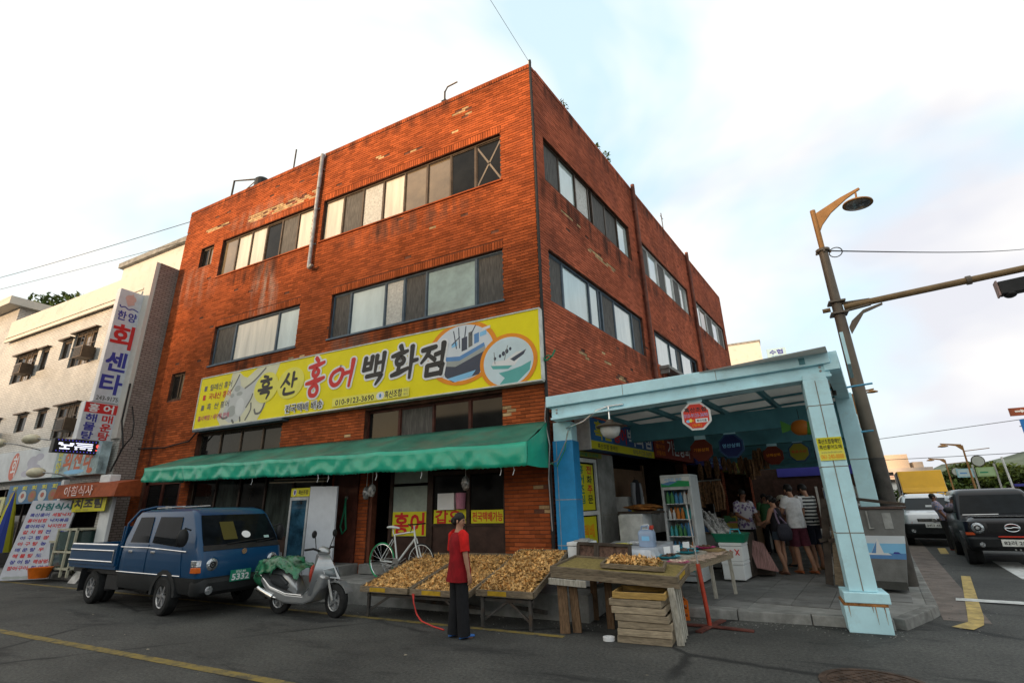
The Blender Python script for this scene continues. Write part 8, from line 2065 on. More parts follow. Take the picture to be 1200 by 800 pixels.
    # head details
    Rh = Matrix.Rotation(head_yaw, 3, 'Z') @ Matrix.Rotation(head_tilt, 3, 'Y')
    hc = j['head']
    def hp(x, y, z): return hc + (Rh @ V((x, y, z)))*k
    mb = MB(); mb.T = Matrix.Translation(hc) @ Rh.to_4x4()
    mb.ball((-.022*k, 0, .030*k), .092*k, .088*k, .098*k, 16, 12)
    if hair == 'bun': mb.ball((-.115*k, 0, -.01*k), .05*k, .05*k, .055*k, 10, 8); mb.ball((-.075*k, 0, -.03*k), .05*k, .07*k, .06*k, 10, 8)
    if hair == 'long': mb.loft([[(-.06*k+.055*k*math.cos(a), w*k*math.sin(a), z*k) for a in [2*math.pi*q/10 for q in range(10)]] for z, w in ((.03, .08), (-.08, .085), (-.22, .075), (-.30, .04))])
    mb.T = None
    mb.build('hair', m_hair, o, smooth=70)
    if hair == 'hat':
        mb = MB(); mb.T = Matrix.Translation(hc) @ Rh.to_4x4(); mb.lathe([(.16*k, .045*k), (.155*k, .055*k), (.105*k, .065*k), (.098*k, .13*k), (.06*k, .155*k), (.01*k, .16*k)], 18); mb.build('hat', ink('hat_beige', (.42, .38, .30), .9), o, smooth=50)
    mb = MB(); mb.T = Matrix.Translation(hc) @ Rh.to_4x4()
    mb.loft([[(.075*k, -.012*k, -.022*k), (.108*k, 0, -.026*k), (.075*k, .012*k, -.022*k)], [(.078*k, -.006*k, .015*k), (.086*k, 0, .015*k), (.078*k, .006*k, .015*k)]])
    for sg in (-1, 1): mb.ball((-.005*k, sg*.086*k, -.012*k), .018*k, .010*k, .030*k, 8, 6)
    mb.build('nose_and_ears', skin or m_skin, o, smooth=70)
    mb = MB(); mb.T = Matrix.Translation(hc) @ Rh.to_4x4()
    for sg in (-1, 1): mb.ball((.076*k, sg*.032*k, .012*k), .010*k, .014*k, .006*k, 8, 6); mb.box(.070*k, .084*k, sg*.032*k-.018*k, sg*.032*k+.018*k, .026*k, .032*k)
    mb.build('eyes', m_hair, o)
    mb = MB(); mb.T = Matrix.Translation(hc) @ Rh.to_4x4(); mb.ball((.072*k, 0, -.058*k), .012*k, .024*k, .006*k, 10, 6); mb.build('mouth', ink('lips', (.28, .09, .08)), o, smooth=60)
    if shoes:
        for s_, sg in (('L', 1), ('R', -1)):
            a = j['ank'+s_]; mb = MB()
            mb.loft([[(a.x+x*k, a.y+sg*.006*k+w*k*math.cos(t), max(.004, a.z+(-.075+h*.5)*k+h*.5*k*math.sin(t))) for t in [2*math.pi*q/12 for q in range(12)]] for x, w, h in ((-.07, .020, .03), (-.05, .036, .055), (.0, .038, .065), (.06, .045, .055), (.13, .044, .04), (.175, .025, .03))])
            mb.build('shoe', shoes, o, smooth=60)
    return o
m_vest = cloth('dark_red_vest', (.235, .006, .010)); m_tred = cloth('bright_red_shirt', (.52, .010, .008)); m_blk_c = cloth('black_cloth', (.012, .012, .014))
person('woman in a long dark red vest, red sleeves and black trousers by the drying trays', (-.40, -2.46, 0), R(62), 1.57, J=dict(elR=(-.02, -.235, 1.14), wrR=(.03, -.25, .88), elL=(-.01, .22, 1.14), wrL=(.06, .21, .90), ankL=(-.03, .10, .085), ankR=(.03, -.11, .085)),
       top=m_vest, sleeve=m_tred, sleeve_len=.85, bottom=m_blk_c, leg_w=1.18, hem=.76, flare=.035, hair='bun', head_yaw=R(-58), head_tilt=R(8), shoes=ink('sandal_blue', (.05, .16, .45)))
m_floral = floral('flower_print_shirt', (.14, .09, .22), (.48, .46, .50), 14)
person('older vendor man in a white shirt with purple flower print behind the wrapped goods', (3.05, 4.75, Z_PAV), R(-62), 1.74, J=dict(elR=(.10, -.24, 1.16), wrR=(.33, -.16, 1.08), elL=(.06, .24, 1.14), wrL=(.30, .20, .98)), skin=m_skin_d, top=m_floral, sleeve_len=.8, bottom=m_blk_c, hem=.85, flare=.015, head_tilt=R(12), shoes=m_black)
person('man in a plain white t-shirt and maroon shorts seen from behind', (4.06, 4.15, Z_PAV), R(128), 1.83, J=dict(head=(.06, 0, 1.60), crown=(.05, 0, 1.67), neck=(.03, 0, 1.52), elR=(.10, -.24, 1.16), wrR=(.30, -.12, 1.10), elL=(.08, .23, 1.15), wrL=(.28, .12, 1.10), ankR=(-.16, -.11, .085), kneeR=(-.04, -.10, .49)),
       top=cloth('white_tshirt', (.66, .66, .68)), sleeve_len=.6, bottom=cloth('maroon_shorts', (.085, .018, .032)), leg_end='knee', hem=.86, flare=.012, head_tilt=R(20), head_yaw=R(10), shoes=ink('flip_flop', (.30, .09, .03)))
person('young man in a black and white striped t-shirt and navy shorts', (4.38, 4.72, Z_PAV), R(140), 1.84, J=dict(head=(.06, 0, 1.60), crown=(.05, 0, 1.67), elR=(.04, -.24, 1.15), wrR=(.20, -.18, 1.0)), top=stripes('striped_tshirt'), sleeve_len=.65, bottom=cloth('navy_shorts', (.012, .014, .026)), leg_end='knee', hem=.88, head_tilt=R(15), head_yaw=R(20), shoes=ink('sandal_tan', (.22, .13, .06)))
w2 = person('woman in denim shorts and a black top with a large dark shoulder bag', (3.68, 3.90, Z_PAV), R(150), 1.60, J=dict(head=(.07, 0, 1.60), crown=(.06, 0, 1.67), elR=(.10, -.21, 1.17), wrR=(.30, -.10, 1.08), ankL=(-.08, .08, .085), ankR=(.03, -.08, .085), elL=(.08, .20, 1.15), wrL=(.30, .1, 1.10)), top=cloth('black_top', (.018, .016, .022)), nosleeve=True, bottom=cloth('denim', (.045, .065, .095)), leg_end='short', hem=.92, hair='bun', head_tilt=R(18), shoes=ink('sandal_brown', (.12, .05, .03)), slim=.9)
bg_ = thing('shoulder_bag', 'large dark grey shoulder bag worn by the woman in denim shorts', 'bag', (3.80, 3.72, 1.0), rz=R(62), world=False)
mb = MB(); mb.loft([[(rx*math.cos(a), ry*math.sin(a), z) for a in [2*math.pi*q/16 for q in range(16)]] for z, rx, ry in ((-.20, .10, .05), (-.18, .20, .09), (-.05, .25, .11), (.06, .23, .09), (.14, .17, .04))]); mb.build('bag_body', cloth('bag_canvas', (.030, .030, .042)), bg_, smooth=60)
mb = MB(); mb.tube([(-.15, 0, .13), (-.12, .06, .28), (-.02, .12, .42), (.06, .10, .30), (.14, 0, .13)], .018, 8); mb.build('strap', ink('strap_mauve', (.20, .15, .22), .8), bg_, smooth=60)
person('customer in a beige sun hat and mauve top among the group', (3.92, 5.35, Z_PAV), R(170), 1.56, top=cloth('mauve_top', (.16, .12, .17)), sleeve_len=.8, bottom=cloth('grey_trousers', (.06, .06, .065)), leg_end='knee', hair='hat', head_tilt=R(15), shoes=m_black)
m_plaid = floral('pale_blue_plaid', (.12, .20, .38), (.40, .30, .34), 22)
person('man in a blue patterned shirt and red shoes leaning by the black SUV', (8.45, 11.9, 0), R(-10), 1.70, J=dict(pelvis=(.05, 0, .93), spine=(.02, 0, 1.1), chest=(-.05, 0, 1.29), neckb=(-.10, 0, 1.44), neck=(-.10, 0, 1.51), head=(-.10, 0, 1.60), crown=(-.11, 0, 1.67), shL=(-.07, .165, 1.4), shR=(-.07, -.165, 1.4), elR=(-.04, -.23, 1.14), wrR=(.10, -.2, .93), ankL=(.08, .1, .085), ankR=(.02, -.1, .085)), skin=m_skin_d,
       top=m_plaid, sleeve_len=.75, bottom=cloth('dark_trousers', (.03, .028, .028)), hem=.86, shoes=ink('shoe_red', (.50, .04, .03)))
person('dim figure in a green top standing far down the arcade', (3.5, 8.2, Z_PAV), R(-80), 1.66, top=ink('misc_green', (.05, .16, .06)), bottom=m_blk_c, shoes=m_black)
person('dim figure in a pale top walking far down the arcade beside the racks', (4.6, 9.6, Z_PAV), R(-95), 1.70, top=ink('misc_white', (.45, .45, .43)), bottom=cloth('blue_jeans', (.03, .05, .09)), shoes=m_black, J=dict(kneeL=(.14, .1, .5), ankL=(.12, .1, .085), ankR=(-.2, -.1, .1)))
gv = [o for o in COL.objects if o.name.startswith('person')]
# ================================================================ lamp post with signal arm
m_post = M('grey_brown_post', (.135, .110, .085), .5, metal=.2, var=.1, scale=3)
m_postl = M('ochre_post', (.30, .155, .055), .5, metal=.15, var=.1)
m_postd = M('dark_post_base', (.060, .052, .045), .6, var=.2)
lpst = thing('lamp_post', 'tall brown steel post with a street lamp on top and a long signal arm', 'lamp post', (5.78, 4.0, Z_PAV))
px, py = 5.78, 4.0
mb = MB(); mb.tube([(px, py, 2.4), (px, py, 7.30)], [.140, .095], 16); mb.build('pole', m_post, lpst, smooth=50)
mb = MB(); mb.tube([(px, py, -.3), (px, py, 2.398)], [.156, .143], 16); mb.build('pole_base', m_postd, lpst, smooth=50)
mb = MB(); mb.tube([(px, py, 7.31), (px, py, 8.40)], .060, 12); mb.build('upper_pole', m_postl, lpst, smooth=50)
mb = MB(); mb.tube([(px, py, 7.25), (px, py, 7.31)], .150, 16); [mb.box(px+.14*math.cos(a)-.02, px+.14*math.cos(a)+.02, py+.14*math.sin(a)-.02, py+.14*math.sin(a)+.02, 7.20, 7.24) for a in (0, 1.57, 3.14, 4.71)]; mb.build('collar', m_post, lpst)
def ar_(d, z): return (px+EX.x*d, py+EX.y*d, z)
def yy(w): return V((EY.x*w, EY.y*w, 0))
prof = [(.05, 7.80), (.13, 7.95), (.36, 8.20), (.72, 8.44), (1.02, 8.58), (1.0, 8.63), (.6, 8.52), (.05, 8.30)]
mb = MB(); mb.prism(prof, lambda u, v, d: V(ar_(u, v))+yy(d), -.025, .025); mb.build('bracket', m_postl, lpst, bevel=.006)
mb = MB(); mb.tube([ar_(.92, 8.52), ar_(.90, 8.30)], .022, 8); mb.T = Matrix.Translation(ar_(.90, 8.24)) @ Matrix.Rotation(R(7), 4, 'Y'); mb.lathe([(.05, .08), (.12, .07), (.23, .04), (.30, .0), (.305, -.03), (.27, -.035)], 28); mb.T = None; lh = mb.build('lamp_head', m_postl, lpst, smooth=45)
mb = MB(); mb.T = Matrix.Translation(ar_(.90, 8.24)) @ Matrix.Rotation(R(7), 4, 'Y'); mb.lathe([(.268, -.028), (.2, -.055), (.05, -.065)], 28); mb.T = None; mb.build('lens', M('lamp_glass', (.12, .13, .14), .15, coat=.6), lh, smooth=60)
arm_e = 4.6
mb = MB(); mb.tube([ar_(-.30, 5.78), ar_(-.14, 5.78)], .05, 10); mb.tube([ar_(.12, 5.78), ar_(arm_e, 5.82)], [.075, .065], 12); sa = mb.build('signal_arm', M('arm_ochre', (.22, .145, .075), .5, metal=.2, var=.1), lpst, smooth=50)
mb = MB(); mb.tube([ar_(2.25, 5.80), ar_(2.33, 5.80)], .095, 12); mb.build('arm_joint', m_post, sa)
mb = MB(); mb.prism([(.12, 5.28), (.20, 5.42), (.45, 5.62), (.82, 5.70), (.82, 5.66), (.45, 5.55), (.14, 5.12)], lambda u, v, d: V(ar_(u, v))+yy(d), -.03, .03)
for z in (5.68, 5.88):
    mb.beam(ar_(.10, z), ar_(.62, 5.78+(z-5.78)*.6), .09, .035)
mb.box(px-.17, px+.17, py-.17, py+.17, 5.62, 5.66); mb.box(px-.165, px+.165, py-.165, py+.165, 5.90, 5.94); mb.build('arm_clamp', m_post, lpst)
ts = thing('traffic_light', 'dark horizontal traffic light box hanging from the signal arm at the right edge', 'traffic light', ar_(3.5, 5.4))
mb = MB(); mb.prism([(2.66, 5.34), (4.6, 5.38), (4.6, 5.66), (2.66, 5.62)], lambda u, v, d: V(ar_(u, v))+yy(d), -.10, .10); mb.build('case', m_black, ts, bevel=.02)
mb = MB(); mb.prism([(2.63, 5.33), (2.655, 5.33), (2.655, 5.64), (2.63, 5.64)], lambda u, v, d: V(ar_(u, v))+yy(d), -.11, .11); mb.build('end_plate', M('pink_grey', (.35, .24, .22), .6), ts)
mb = MB(); mb.T = Matrix.Translation(ar_(2.80, 5.34)); mb.ball((0, 0, 0), .10, .12, .07, 12, 8); mb.T = None; mb.build('visor', m_black, ts, smooth=60)
mb = MB(); mb.tube([ar_(3.4, 5.66), ar_(3.4, 5.80)], .03, 8); mb.build('hanger', m_galv, ts)
wr = thing('overhead_cable', 'black cable with a coiled loop running from the lamp post to the right', 'cable', ar_(.3, 7.2))
mb = MB(); lp_ = [V(ar_(.24+.13*math.cos(a), 7.16+.13*math.sin(a)))+yy(.02*math.sin(a)) for a in [2*math.pi*q/20 for q in range(21)]]; mb.tube(lp_, .012, 6); mb.build('loop', m_wire, wr)
mb = MB(); mb.tube([ar_(.12, 7.24)]+[tuple(V(ar_(.12, 7.24)).lerp(V((23.1, 31.7, 16.6)), t)-V((0, 0, .25*math.sin(math.pi*t)))) for t in [q/16 for q in range(1, 17)]], .016, 6); mb.build('line', m_wire, wr)
def nearer(t):   # the post stands 1 m nearer than it was drawn
    t.location = V((5.60, 3.0, 1.65)) + (V(t.location)-V((5.78, 4.0, 1.65)))*.921; t.scale = (.921,)*3
for t in (lpst, ts, wr): nearer(t)
# blue tie rods from the arcade across the post, pipes
for k, (p0, p1) in enumerate((((4.91, 1.5, 3.47), (5.56, 1.5, 3.51)), ((5.12, 2.5, 2.79), (5.58, 2.5, 2.81)))):
    rd = thing('tie_rod', ['upper thin blue tie rod crossing the lamp post', 'lower thin blue tie rod crossing the lamp post'][k], 'rod', p0)
    mb = MB(); mb.tube([p0, p1], .018, 6); mb.build('rod', bpy.data.materials['mid_blue_paint'], rd); mb = MB(); mb.tube([V(p0)+V((.06, 0, -.10)), V(p0)+V((.06, 0, .12))], .035, 6); mb.build('end_post', m_postd, rd)
# second lamp post further on with a dark hanging board
def old_lamp(label, x, y, h, s=1.0, left=True, sign=True, board=False, name='street_lamp'):
    t = thing(name, label, 'street lamp', (x, y, 0), group='ochre street lamps along the far street')
    mb = MB(); mb.tube([(x, y, 0), (x, y, h)], [.065*s, .045*s], 8); mb.build('pole', m_postl, t, smooth=50)
    d = -1 if left else 1
    mb = MB(); mb.prism([(.03, h-.3*s), (.3*s, h-.02*s), (1.0*s, h+.12*s), (1.0*s, h+.18*s), (.03, h+.06*s)], lambda u, v, q: (x+d*u, y+q, v), -.03, .03); mb.build('bracket', m_postl, t)
    mb = MB(); mb.lathe([(.04*s, .1*s), (.24*s, .02*s), (.26*s, -.03*s), (.1*s, -.06*s)], 14, (x+d*.9*s, y, h-.0*s)); mb.build('lamp_head', m_postl, t, smooth=50)
    if sign:
        mb = MB(); mb.tube([(x, y, h-.35*s), (x-d*1.2*s, y, h-.25*s)], .025*s, 6); mb.build('side_arm', m_postl, t)
        mb = MB(); mb.tube([(x-d*(.50*s+.30*s*math.cos(a)), y, h-.95*s+.30*s*math.sin(a)) for a in [2*math.pi*q/20 for q in range(21)]], .03*s, 6); mb.build('ring', m_postd, t)
        mb = MB(); mb.lathe([(.28*s, -.02), (.28*s, .02)], 20, (x-d*.50*s, y, h-.95*s), axis='Y'); mb.build('disc', ink('disc_grey', (.42, .44, .38)), t)
    if board: mb = MB(); mb.prism([(.12, 2.9), (.62, 2.9), (.58, 5.7), (.12, 5.7)], lambda u, v, q: (x+u, y+q, v), -.1, .1); mb.build('board', m_black, t)
    return t
old_lamp('ochre street lamp just behind the tall lamp post with a black board on it', 8.35, 20.8, 6.6, .95, left=False, sign=False, board=True)
old_lamp('nearer ochre street lamp with a round disc above the black SUV', 14.0, 27.8, 4.25, .95)
old_lamp('farther ochre street lamp with a round disc left of the trees', 18.6, 49.2, 4.6, 1.15)
bl_ = thing('pale_post', 'plain pale post rising behind the black SUV roof', 'post', (13.0, 19.8, 0))
mb = MB(); mb.tube([(13.0, 19.8, 0), (12.9, 19.8, 3.1)], .04, 8); mb.build('pole', m_wrim, bl_); mb = MB(); mb.box(13.0, 13.9, 19.7, 19.9, 1.88, 1.98); mb.lathe([(.2, -.02), (.2, .02)], 16, (13.9, 19.8, 1.8), axis='Y'); mb.build('fitting', m_navy2, bl_)
for k, (x, y, z0, z1, w, c, lb) in enumerate(((19.7, 49.1, 3.0, 3.75, 1.15, ink('sign_cyan', (.25, .45, .50)), 'pale cyan roadside sign in front of the trees, left one'), (21.1, 49.0, 3.0, 3.8, 1.25, ink('sign_olive', (.25, .36, .16)), 'green roadside sign in front of the trees, right one'))):
    t = thing('roadside_sign', lb, 'sign', (x, y, 0)); mb = MB(); mb.box(x-w/2, x+w/2, y-.05, y+.05, z0, z1); mb.build('panel', c, t); mb = MB(); mb.tube([(x+w/2+.1, y+.1, 0), (x+w/2+.1, y+.1, z1+.3)], .07, 6); mb.build('post', m_galv, t)
    f = Flat(t, (x-w/2, y-.05, z0), (1, 0, 0), (0, 0, 1), lift=.02); f.poly([(.08, .08), (w-.08, .08), (w-.08, z1-z0-.08), (.08, z1-z0-.08)], ink('sign_inner%d' % k, (.42, .52, .52) if k == 0 else (.30, .42, .22)), 'face'); f.poly([(.2, .3), (w*.6, .3), (w*.6, .42), (.2, .42)], m_hull if k == 0 else m_pgrn, 'print'); f.done()
# road direction signs at the right edge
rs_ = thing('road_sign', 'blue direction sign with a brown tourist sign above at the right edge', 'sign', (20.6, 33.2, 0))
mb = MB(); mb.box(18.75, 22.6, 33.2, 33.3, 4.35, 6.0); mb.build('blue_panel', ink('road_blue', (.02, .16, .48)), rs_)
mb = MB(); mb.box(18.4, 22.4, 33.2, 33.3, 6.25, 6.75); mb.build('brown_panel', ink('road_brown', (.28, .07, .03)), rs_)
mb = MB(); mb.tube([(20.6, 33.5, 0), (20.6, 33.5, 6.8)], .1, 8); [mb.beam((18.7, 33.38, z), (22.5, 33.38, z), .06, .06) for z in (4.7, 5.6, 6.5)]; mb.build('post', m_galv, rs_)
f = Flat(rs_, (18.4, 33.2, 4.35), (1, 0, 0), (0, 0, 1), lift=.02); f.text('목포항', 1.2, 1.25, 1.2, .28, m_pwht, .02); f.text('시청', 1.2, .25, .9, .28, m_pwht, .02); f.poly([(.25, 2.12), (.55, 2.12), (.55, 2.05), (.75, 2.17), (.55, 2.29), (.55, 2.22), (.25, 2.22)], m_pwht, 'arrow'); f.text('유달산 관광지', .95, 2.0, 2.2, .3, m_pwht, .03); f.done()
# far overhead wires
for k, (a, b, sg_, lb) in enumerate((((6.0, 60, 7.0), (60, 40, 11), .5, 'thin cable crossing high behind the far street lamps'), ((6.0, 62, 5.6), (60, 46, 5.6), .4, 'thin cable crossing low behind the far street lamps'), ((-13.7, .2, 12.05), (-60, -4.2, 16.0), 1.2, 'cable running from the roof of the brick building to the left'), ((-13.7, .4, 11.4), (-70, -10, 14.5), 2.0, 'lower cable sagging off the brick building to the left'), ((0.02, -.02, 12.25), (-.5, -11, 12.4), .1, 'thin cable rising from the top corner of the brick building'))):
    a, b = V(a), V(b); t = thing('overhead_cable', lb, 'cable', a)
    mb = MB(); mb.tube([a.lerp(b, q/20)-V((0, 0, sg_*math.sin(math.pi*q/20))) for q in range(21)], (.03, .03, .012, .009, .005)[k], 5); mb.build('line', m_wire, t)
    mb = MB(); mb.ball(a, .05, .05, .06, 8, 6); mb.build('insulator', m_white, t)

# ================================================================ rooftop things
a1 = thing('roof_antenna', 'bent metal antenna mast on the parapet near the middle of the front', 'antenna', (-2.75, .3, 12.25))
mb = MB(); mb.tube([(-2.77, .3, 11.7), (-2.77, .3, 12.95)], .028, 6); mb.tube([(-2.77, .3, 12.93), (-2.68, .3, 13.08), (-2.35, .3, 13.10)], .022, 6); mb.build('mast', m_frame_br, a1); mb = MB(); mb.box(-2.85, -2.70, .25, .35, 12.5, 12.62); mb.build('clamp', m_black, a1)
a2 = thing('roof_mast', 'plain straight mast on the parapet left of the drainpipe', 'antenna', (-9.15, .5, 12.25)); mb = MB(); mb.tube([(-9.16, .5, 11.7), (-9.13, .5, 13.62)], .025, 6); mb.build('mast', m_frame_br, a2); mb = MB(); mb.box(-9.2, -9.1, .45, .55, 12.26, 12.36); mb.build('clamp', m_black, a2)
a3 = thing('roof_frame', 'dark metal frame with a small water tank on the roof at the left', 'frame', (-11.8, .6, 12.25))
mb = MB(); mb.tube([(-12.63, .6, 11.7), (-12.58, .6, 13.62), (-11.35, .6, 13.25)], .035, 6); mb.tube([(-12.6, .6, 12.6), (-11.3, .6, 13.15)], .02, 6); mb.build('bars', m_frame_br, a3); mb = MB(); mb.lathe([(.25, 0), (.27, .05), (.27, .42), (.2, .5)], 16, (-11.1, .75, 12.75)); mb.box(-11.4, -10.8, .45, 1.05, 11.6, 12.75); mb.build('tank', m_black, a3)
a4 = thing('roof_mast', 'thin mast on the side parapet of the brick building', 'antenna', tuple(sp(-.15, 10.4, 12.25))); mb = MB(); mb.tube([sp(-.15, 10.4, 11.7), sp(-.15, 10.35, 13.3)], .018, 6); mb.build('mast', m_frame_br, a4); mb = MB(); mb.tube([sp(-.15, 10.2, 13.1), sp(-.15, 10.55, 13.1)], .012, 5); mb.build('bar', m_frame_br, a4)
m_leaf = M('leaf_green', (.045, .085, .02), .7, var=.3, scale=1.5, island=.5)
m_leaf2 = M('tree_leaf_green', (.060, .095, .018), .7, var=.3, scale=.6, island=.5)
m_bark = M('bark', (.09, .065, .045), .9, var=.3)
def leaves(mb, c, rx, ry, rz, n, size, r_):
    for q in range(n):
        while True:
            p = V((r_.uniform(-1, 1), r_.uniform(-1, 1), r_.uniform(-1, 1)))
            if .25 < p.length < 1: break
        p = V((c[0]+p.x*rx, c[1]+p.y*ry, c[2]+p.z*rz)); m = Euler((r_.uniform(-1, 1), r_.uniform(-1, 1), r_.uniform(0, 6.3))).to_matrix(); s = size*r_.uniform(.6, 1.4)
        mb.poly([p+m@V((-s, 0, 0)), p+m@V((0, -s*.45, s*.1)), p+m@V((s, 0, 0)), p+m@V((0, s*.45, s*.1))])
rw = random.Random(9)
for k, (s_, h, lb) in enumerate(((1.9, .28, 'small weed on the side parapet close to the corner'), (4.0, .18, 'tiny weed on the side parapet between two others'), (4.75, .40, 'largest weed on the side parapet'))):
    p = sp(-.1, s_, 12.25); t = thing('weed', lb, 'plant', p, group='weeds on the parapet'); mb = MB()
    for q in range(4): mb.tube([p, p+V((rw.uniform(-.1, .1), rw.uniform(-.2, .2), h*.9))], .006, 4)
    mb.build('stem', m_bark, t); mb = MB(); leaves(mb, p+V((0, 0, h*.6)), .14, .22, h*.6, 45, .05, rw); mb.build('foliage', m_leaf, t)
def tree(label, x, y, z0, hgt, cw, n, seed, leaf=.35, trunk=.15, group=None, mat=None):
    r_ = random.Random(seed); t = thing('tree', label, 'tree', (x, y, z0), group=group)
    mb = MB(); mb.tube([(x, y, z0), (x+.1, y, z0+hgt*.35), (x-.05, y, z0+hgt*.7)], [trunk, trunk*.7, trunk*.3], 8)
    cl = []
    for q in range(9):
        a = r_.uniform(0, 6.3); d = cw*r_.uniform(.25, .75); zz = z0+hgt*r_.uniform(.42, .88); c = V((x+d*math.cos(a), y+d*math.sin(a), zz)); cl.append(c)
        mb.tube([(x, y, z0+hgt*r_.uniform(.25, .5)), ((x+c.x)/2, (y+c.y)/2, zz-hgt*.08), c], [trunk*.45, trunk*.3, trunk*.1], 5)
    cl.append(V((x, y, z0+hgt*.86)))
    mb.build('trunk', m_bark, t, smooth=60)
    mb = MB()
    for c in cl: leaves(mb, c, cw*r_.uniform(.30, .5), cw*r_.uniform(.3, .5), hgt*r_.uniform(.12, .2), n//10, leaf, r_)
    mb.build('crown', mat or m_leaf2, t)
tree('small green tree growing on the roof of the white tiled building', -29.5, 3.2, 10.0, 3.7, 1.9, 1100, 3, leaf=.16, trunk=.08)
for k, (x, h, w, lb) in enumerate(((24.5, 3.4, 2.6, 'low round tree at the left end of the far trees'), (26.9, 4.6, 2.8, 'second tree from the left among the far trees'), (29.6, 5.6, 3.2, 'tallest tree in the middle of the far trees'), (32.2, 5.1, 3.0, 'tree right of the tallest among the far trees'), (35.2, 4.8, 3.2, 'far tree at the right edge above the black SUV'), (22.4, 2.6, 2.0, 'small bush like tree beside the far street lamps'), (38.5, 4.8, 3.4, 'far tree just beyond the right edge'))):
    tree(lb, x, 78+2*(k % 3), 0, h, w, 1500, 20+k, leaf=.34, group='trees across the far street')
hd_ = MB()
leaves(hd_, (30, 84, 1.4), 13, 1.5, 1.4, 2600, .4, rw); tag(hd_.build('undergrowth', m_leaf2, None), 'dense green undergrowth along the foot of the far trees', 'undergrowth', kind='stuff')
# far apartment block, hill, block behind the arcade
m_apt = M('apartment_cream', (.50, .42, .36), .8, var=.08, scale=.3)
ap = thing('apartment_block', 'cream apartment block with stepped roof far down the street', 'building', (35.5, 155, 0))
mb = MB(); mb.box(30.0, 42.0, 150, 164, 0, 8.2); mb.build('wall', m_apt, ap); mb = MB(); mb.box(31.5, 37.6, 150.5, 163, 8.2, 11.6); mb.box(38.5, 40.5, 151, 160, 8.2, 9.6); mb.build('roof_storey', M('apartment_peach', (.56, .44, .34), .8), ap); mb = MB(); mb.box(29.8, 42.2, 149.8, 164.2, 3.6, 3.9); mb.build('ledge', m_conc, ap)
for z in (4.4, 6.2):
    for k in range(6):
        x = 30.9+1.85*k; mb = MB(); mb.box(x, x+.9, 149.9, 150.05, z, z+1.1); w_ = mb.build('window', m_g_dark, ap)
        mb = MB(); mb.box(x-.3, x+1.2, 149.55, 149.89, z-.15, z+.25); mb.build('balcony', M('balcony_pink', (.42, .30, .27), .8) if 'balcony_pink' not in bpy.data.materials else bpy.data.materials['balcony_pink'], w_)
lwb = thing('long_block', 'long low white block in front of the far apartment', 'building', (40, 120, 0)); mb = MB(); mb.box(26.0, 34.5, 122, 130, 0, 4.0); mb.build('wall', m_wrim, lwb); mb = MB(); mb.box(25.8, 34.7, 121.8, 130.2, 4.0, 4.2); mb.build('roof', m_conc, lwb)
hb = thing('pale_block', 'plain pale building top visible over the arcade roof', 'building', (4.0, 64, 0)); mb = MB(); mb.box(-8, 6.1, 60, 74, 0, 21.2); mb.build('wall', m_band, hb); mb = MB(); mb.box(-8.1, 6.2, 59.9, 74.1, 21.2, 21.45); mb.build('roof', m_conc, hb)
rsn = thing('roof_sign', 'small blue and white sign board beside the pale building top', 'sign', (7.7, 60, 18)); mb = MB(); mb.box(6.7, 8.9, 60, 60.2, 18.6, 20.0); mb.build('board', ink('sign_pale_blue', (.35, .50, .58)), rsn); mb = MB(); mb.box(6.9, 7.1, 60.2, 60.3, 0, 18.7); mb.box(8.5, 8.7, 60.2, 60.3, 0, 18.7); mb.build('post', m_galv, rsn)
f = Flat(rsn, (6.7, 60, 18.6), (1, 0, 0), (0, 0, 1), lift=.03); f.text('수협', .3, .6, 1.5, .6, m_navy2, .03); f.text('공판장', .4, .15, 1.2, .3, m_hull, .02); f.done()
hm_ = MB(); n = 40
rows = []
for i in range(n+1):
    x = 60+520*i/n; row = []
    for q, (yy_, s) in enumerate(((440, 0), (470, .7), (520, 1.0), (600, .6), (700, 0))):
        h = 26*math.exp(-((x-215)/95)**2)+30*math.exp(-((x-360)/120)**2)+10*math.exp(-((x-130)/50)**2); row.append((x, yy_, -1+h*s+2*math.sin(x*.13+q)*s))
    rows.append(row)
hm_.loft(rows, closed=False); structure('hill', hm_, M('far_hill_green', (.10, .13, .10), .95, var=.2, scale=.05), smooth=80)
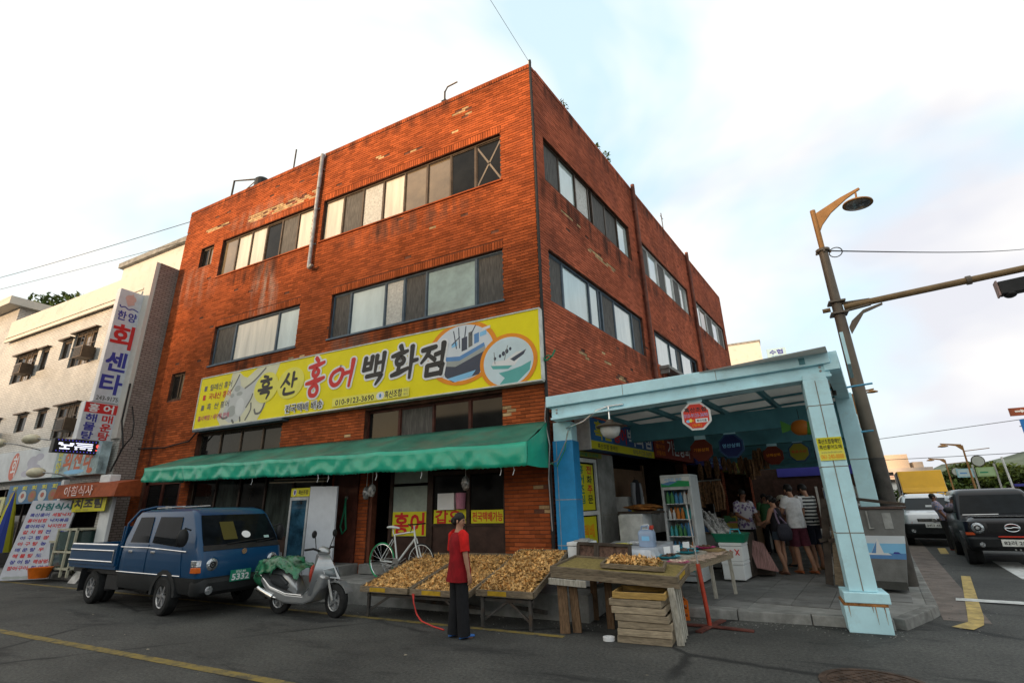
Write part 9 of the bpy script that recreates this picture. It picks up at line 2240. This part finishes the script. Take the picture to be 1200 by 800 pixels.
# arcade end: dark block added where the stalls run on into darkness
eb = thing('arcade_end_block', 'dim market hall closing the far end of the arcade', 'building', tuple(sp(2.2, 24, 0)), rz=-ANG, world=False)
mb = MB(); mb.box(-6.4, 2.6, -1.0, 3.0, 0, 4.4); mb.build('wall', m_brown, eb); mb = MB(); mb.box(-1.9, 2.2, -1.06, -1.01, .2, 2.6); mb.build('door', m_board, eb); mb = MB(); mb.box(-6.4, 2.6, -1.2, 3.1, 4.41, 4.55); mb.build('roof', m_conc, eb)
mb = MB(); mb.box(-1.6, 1.9, -1.10, -1.065, 2.75, 3.2); mb.build('signboard', m_navy2, eb)
for k in range(4):  # sheets added to keep the depth of the arcade dark
    t = thing('tarpaulin', ['dark tarpaulin hung between the arcade posts nearest the column', 'second dark tarpaulin between the arcade posts', 'third dark tarpaulin between the arcade posts', 'last dark tarpaulin between the arcade posts'][k], 'tarpaulin', tuple(sp(4.6, 8.2+3.2*k, 1)), group='tarpaulins on the street side of the arcade')
    mb = MB(); s0 = 6.75+3.2*k; rows = [[tuple(sp(4.58+.05*math.sin(s*7+z*2), s, z)) for z in (.9, 1.6, 2.3, 3.0)] for s in [s0+2.9*q/14 for q in range(15)]]; mb.loft(rows, closed=False); o = mb.build('sheet', (m_misc[1], m_dark, m_misc[2], m_dark)[k], t, smooth=70); md = o.modifiers.new('thickness', 'SOLIDIFY'); md.thickness = .006
    mb = MB(); mb.tube([sp(4.58, s0, 3.02), sp(4.58, s0+2.9, 3.02)], .02, 6); mb.build('rod', m_galv, t)

# ================================================================ unseen terrace behind the camera, distance and heights set to shade the street
m_terr = M('terrace_plaster', (.34, .31, .27), .85, var=.15, scale=.8)
for (x0, x1, h, lb) in ((-130, -43, 11.8, 'long plastered terrace far across the street, westernmost part'), (-43, -22.0, 14.2, 'plastered terrace far across the street opposite the brick building'), (-22.0, 30, 9.6, 'lower terrace far across the street beyond the corner')):
    t = thing('terrace', lb, 'building', ((x0+x1)/2, -54, 0)); mb = MB(); mb.box(x0+.02, x1-.02, -60, -50, 0, h-.3); mb.build('wall', m_terr, t); mb = MB(); mb.box(x0+.02, x1-.02, -60.2, -49.8, h-.3, h); mb.build('roof', m_conc, t)
    for q in range(int((x1-x0)/5.2)):
        for z in (1.0, 4.2, 7.2, 10.0):
            if z+1.4 > h-.4: continue
            x = x0+.9+5.2*q; mb = MB(); mb.box(x, x+3.2, -50.01, -49.95, z, z+1.5); mb.build('window', m_g_dark, t)
flush_texts()
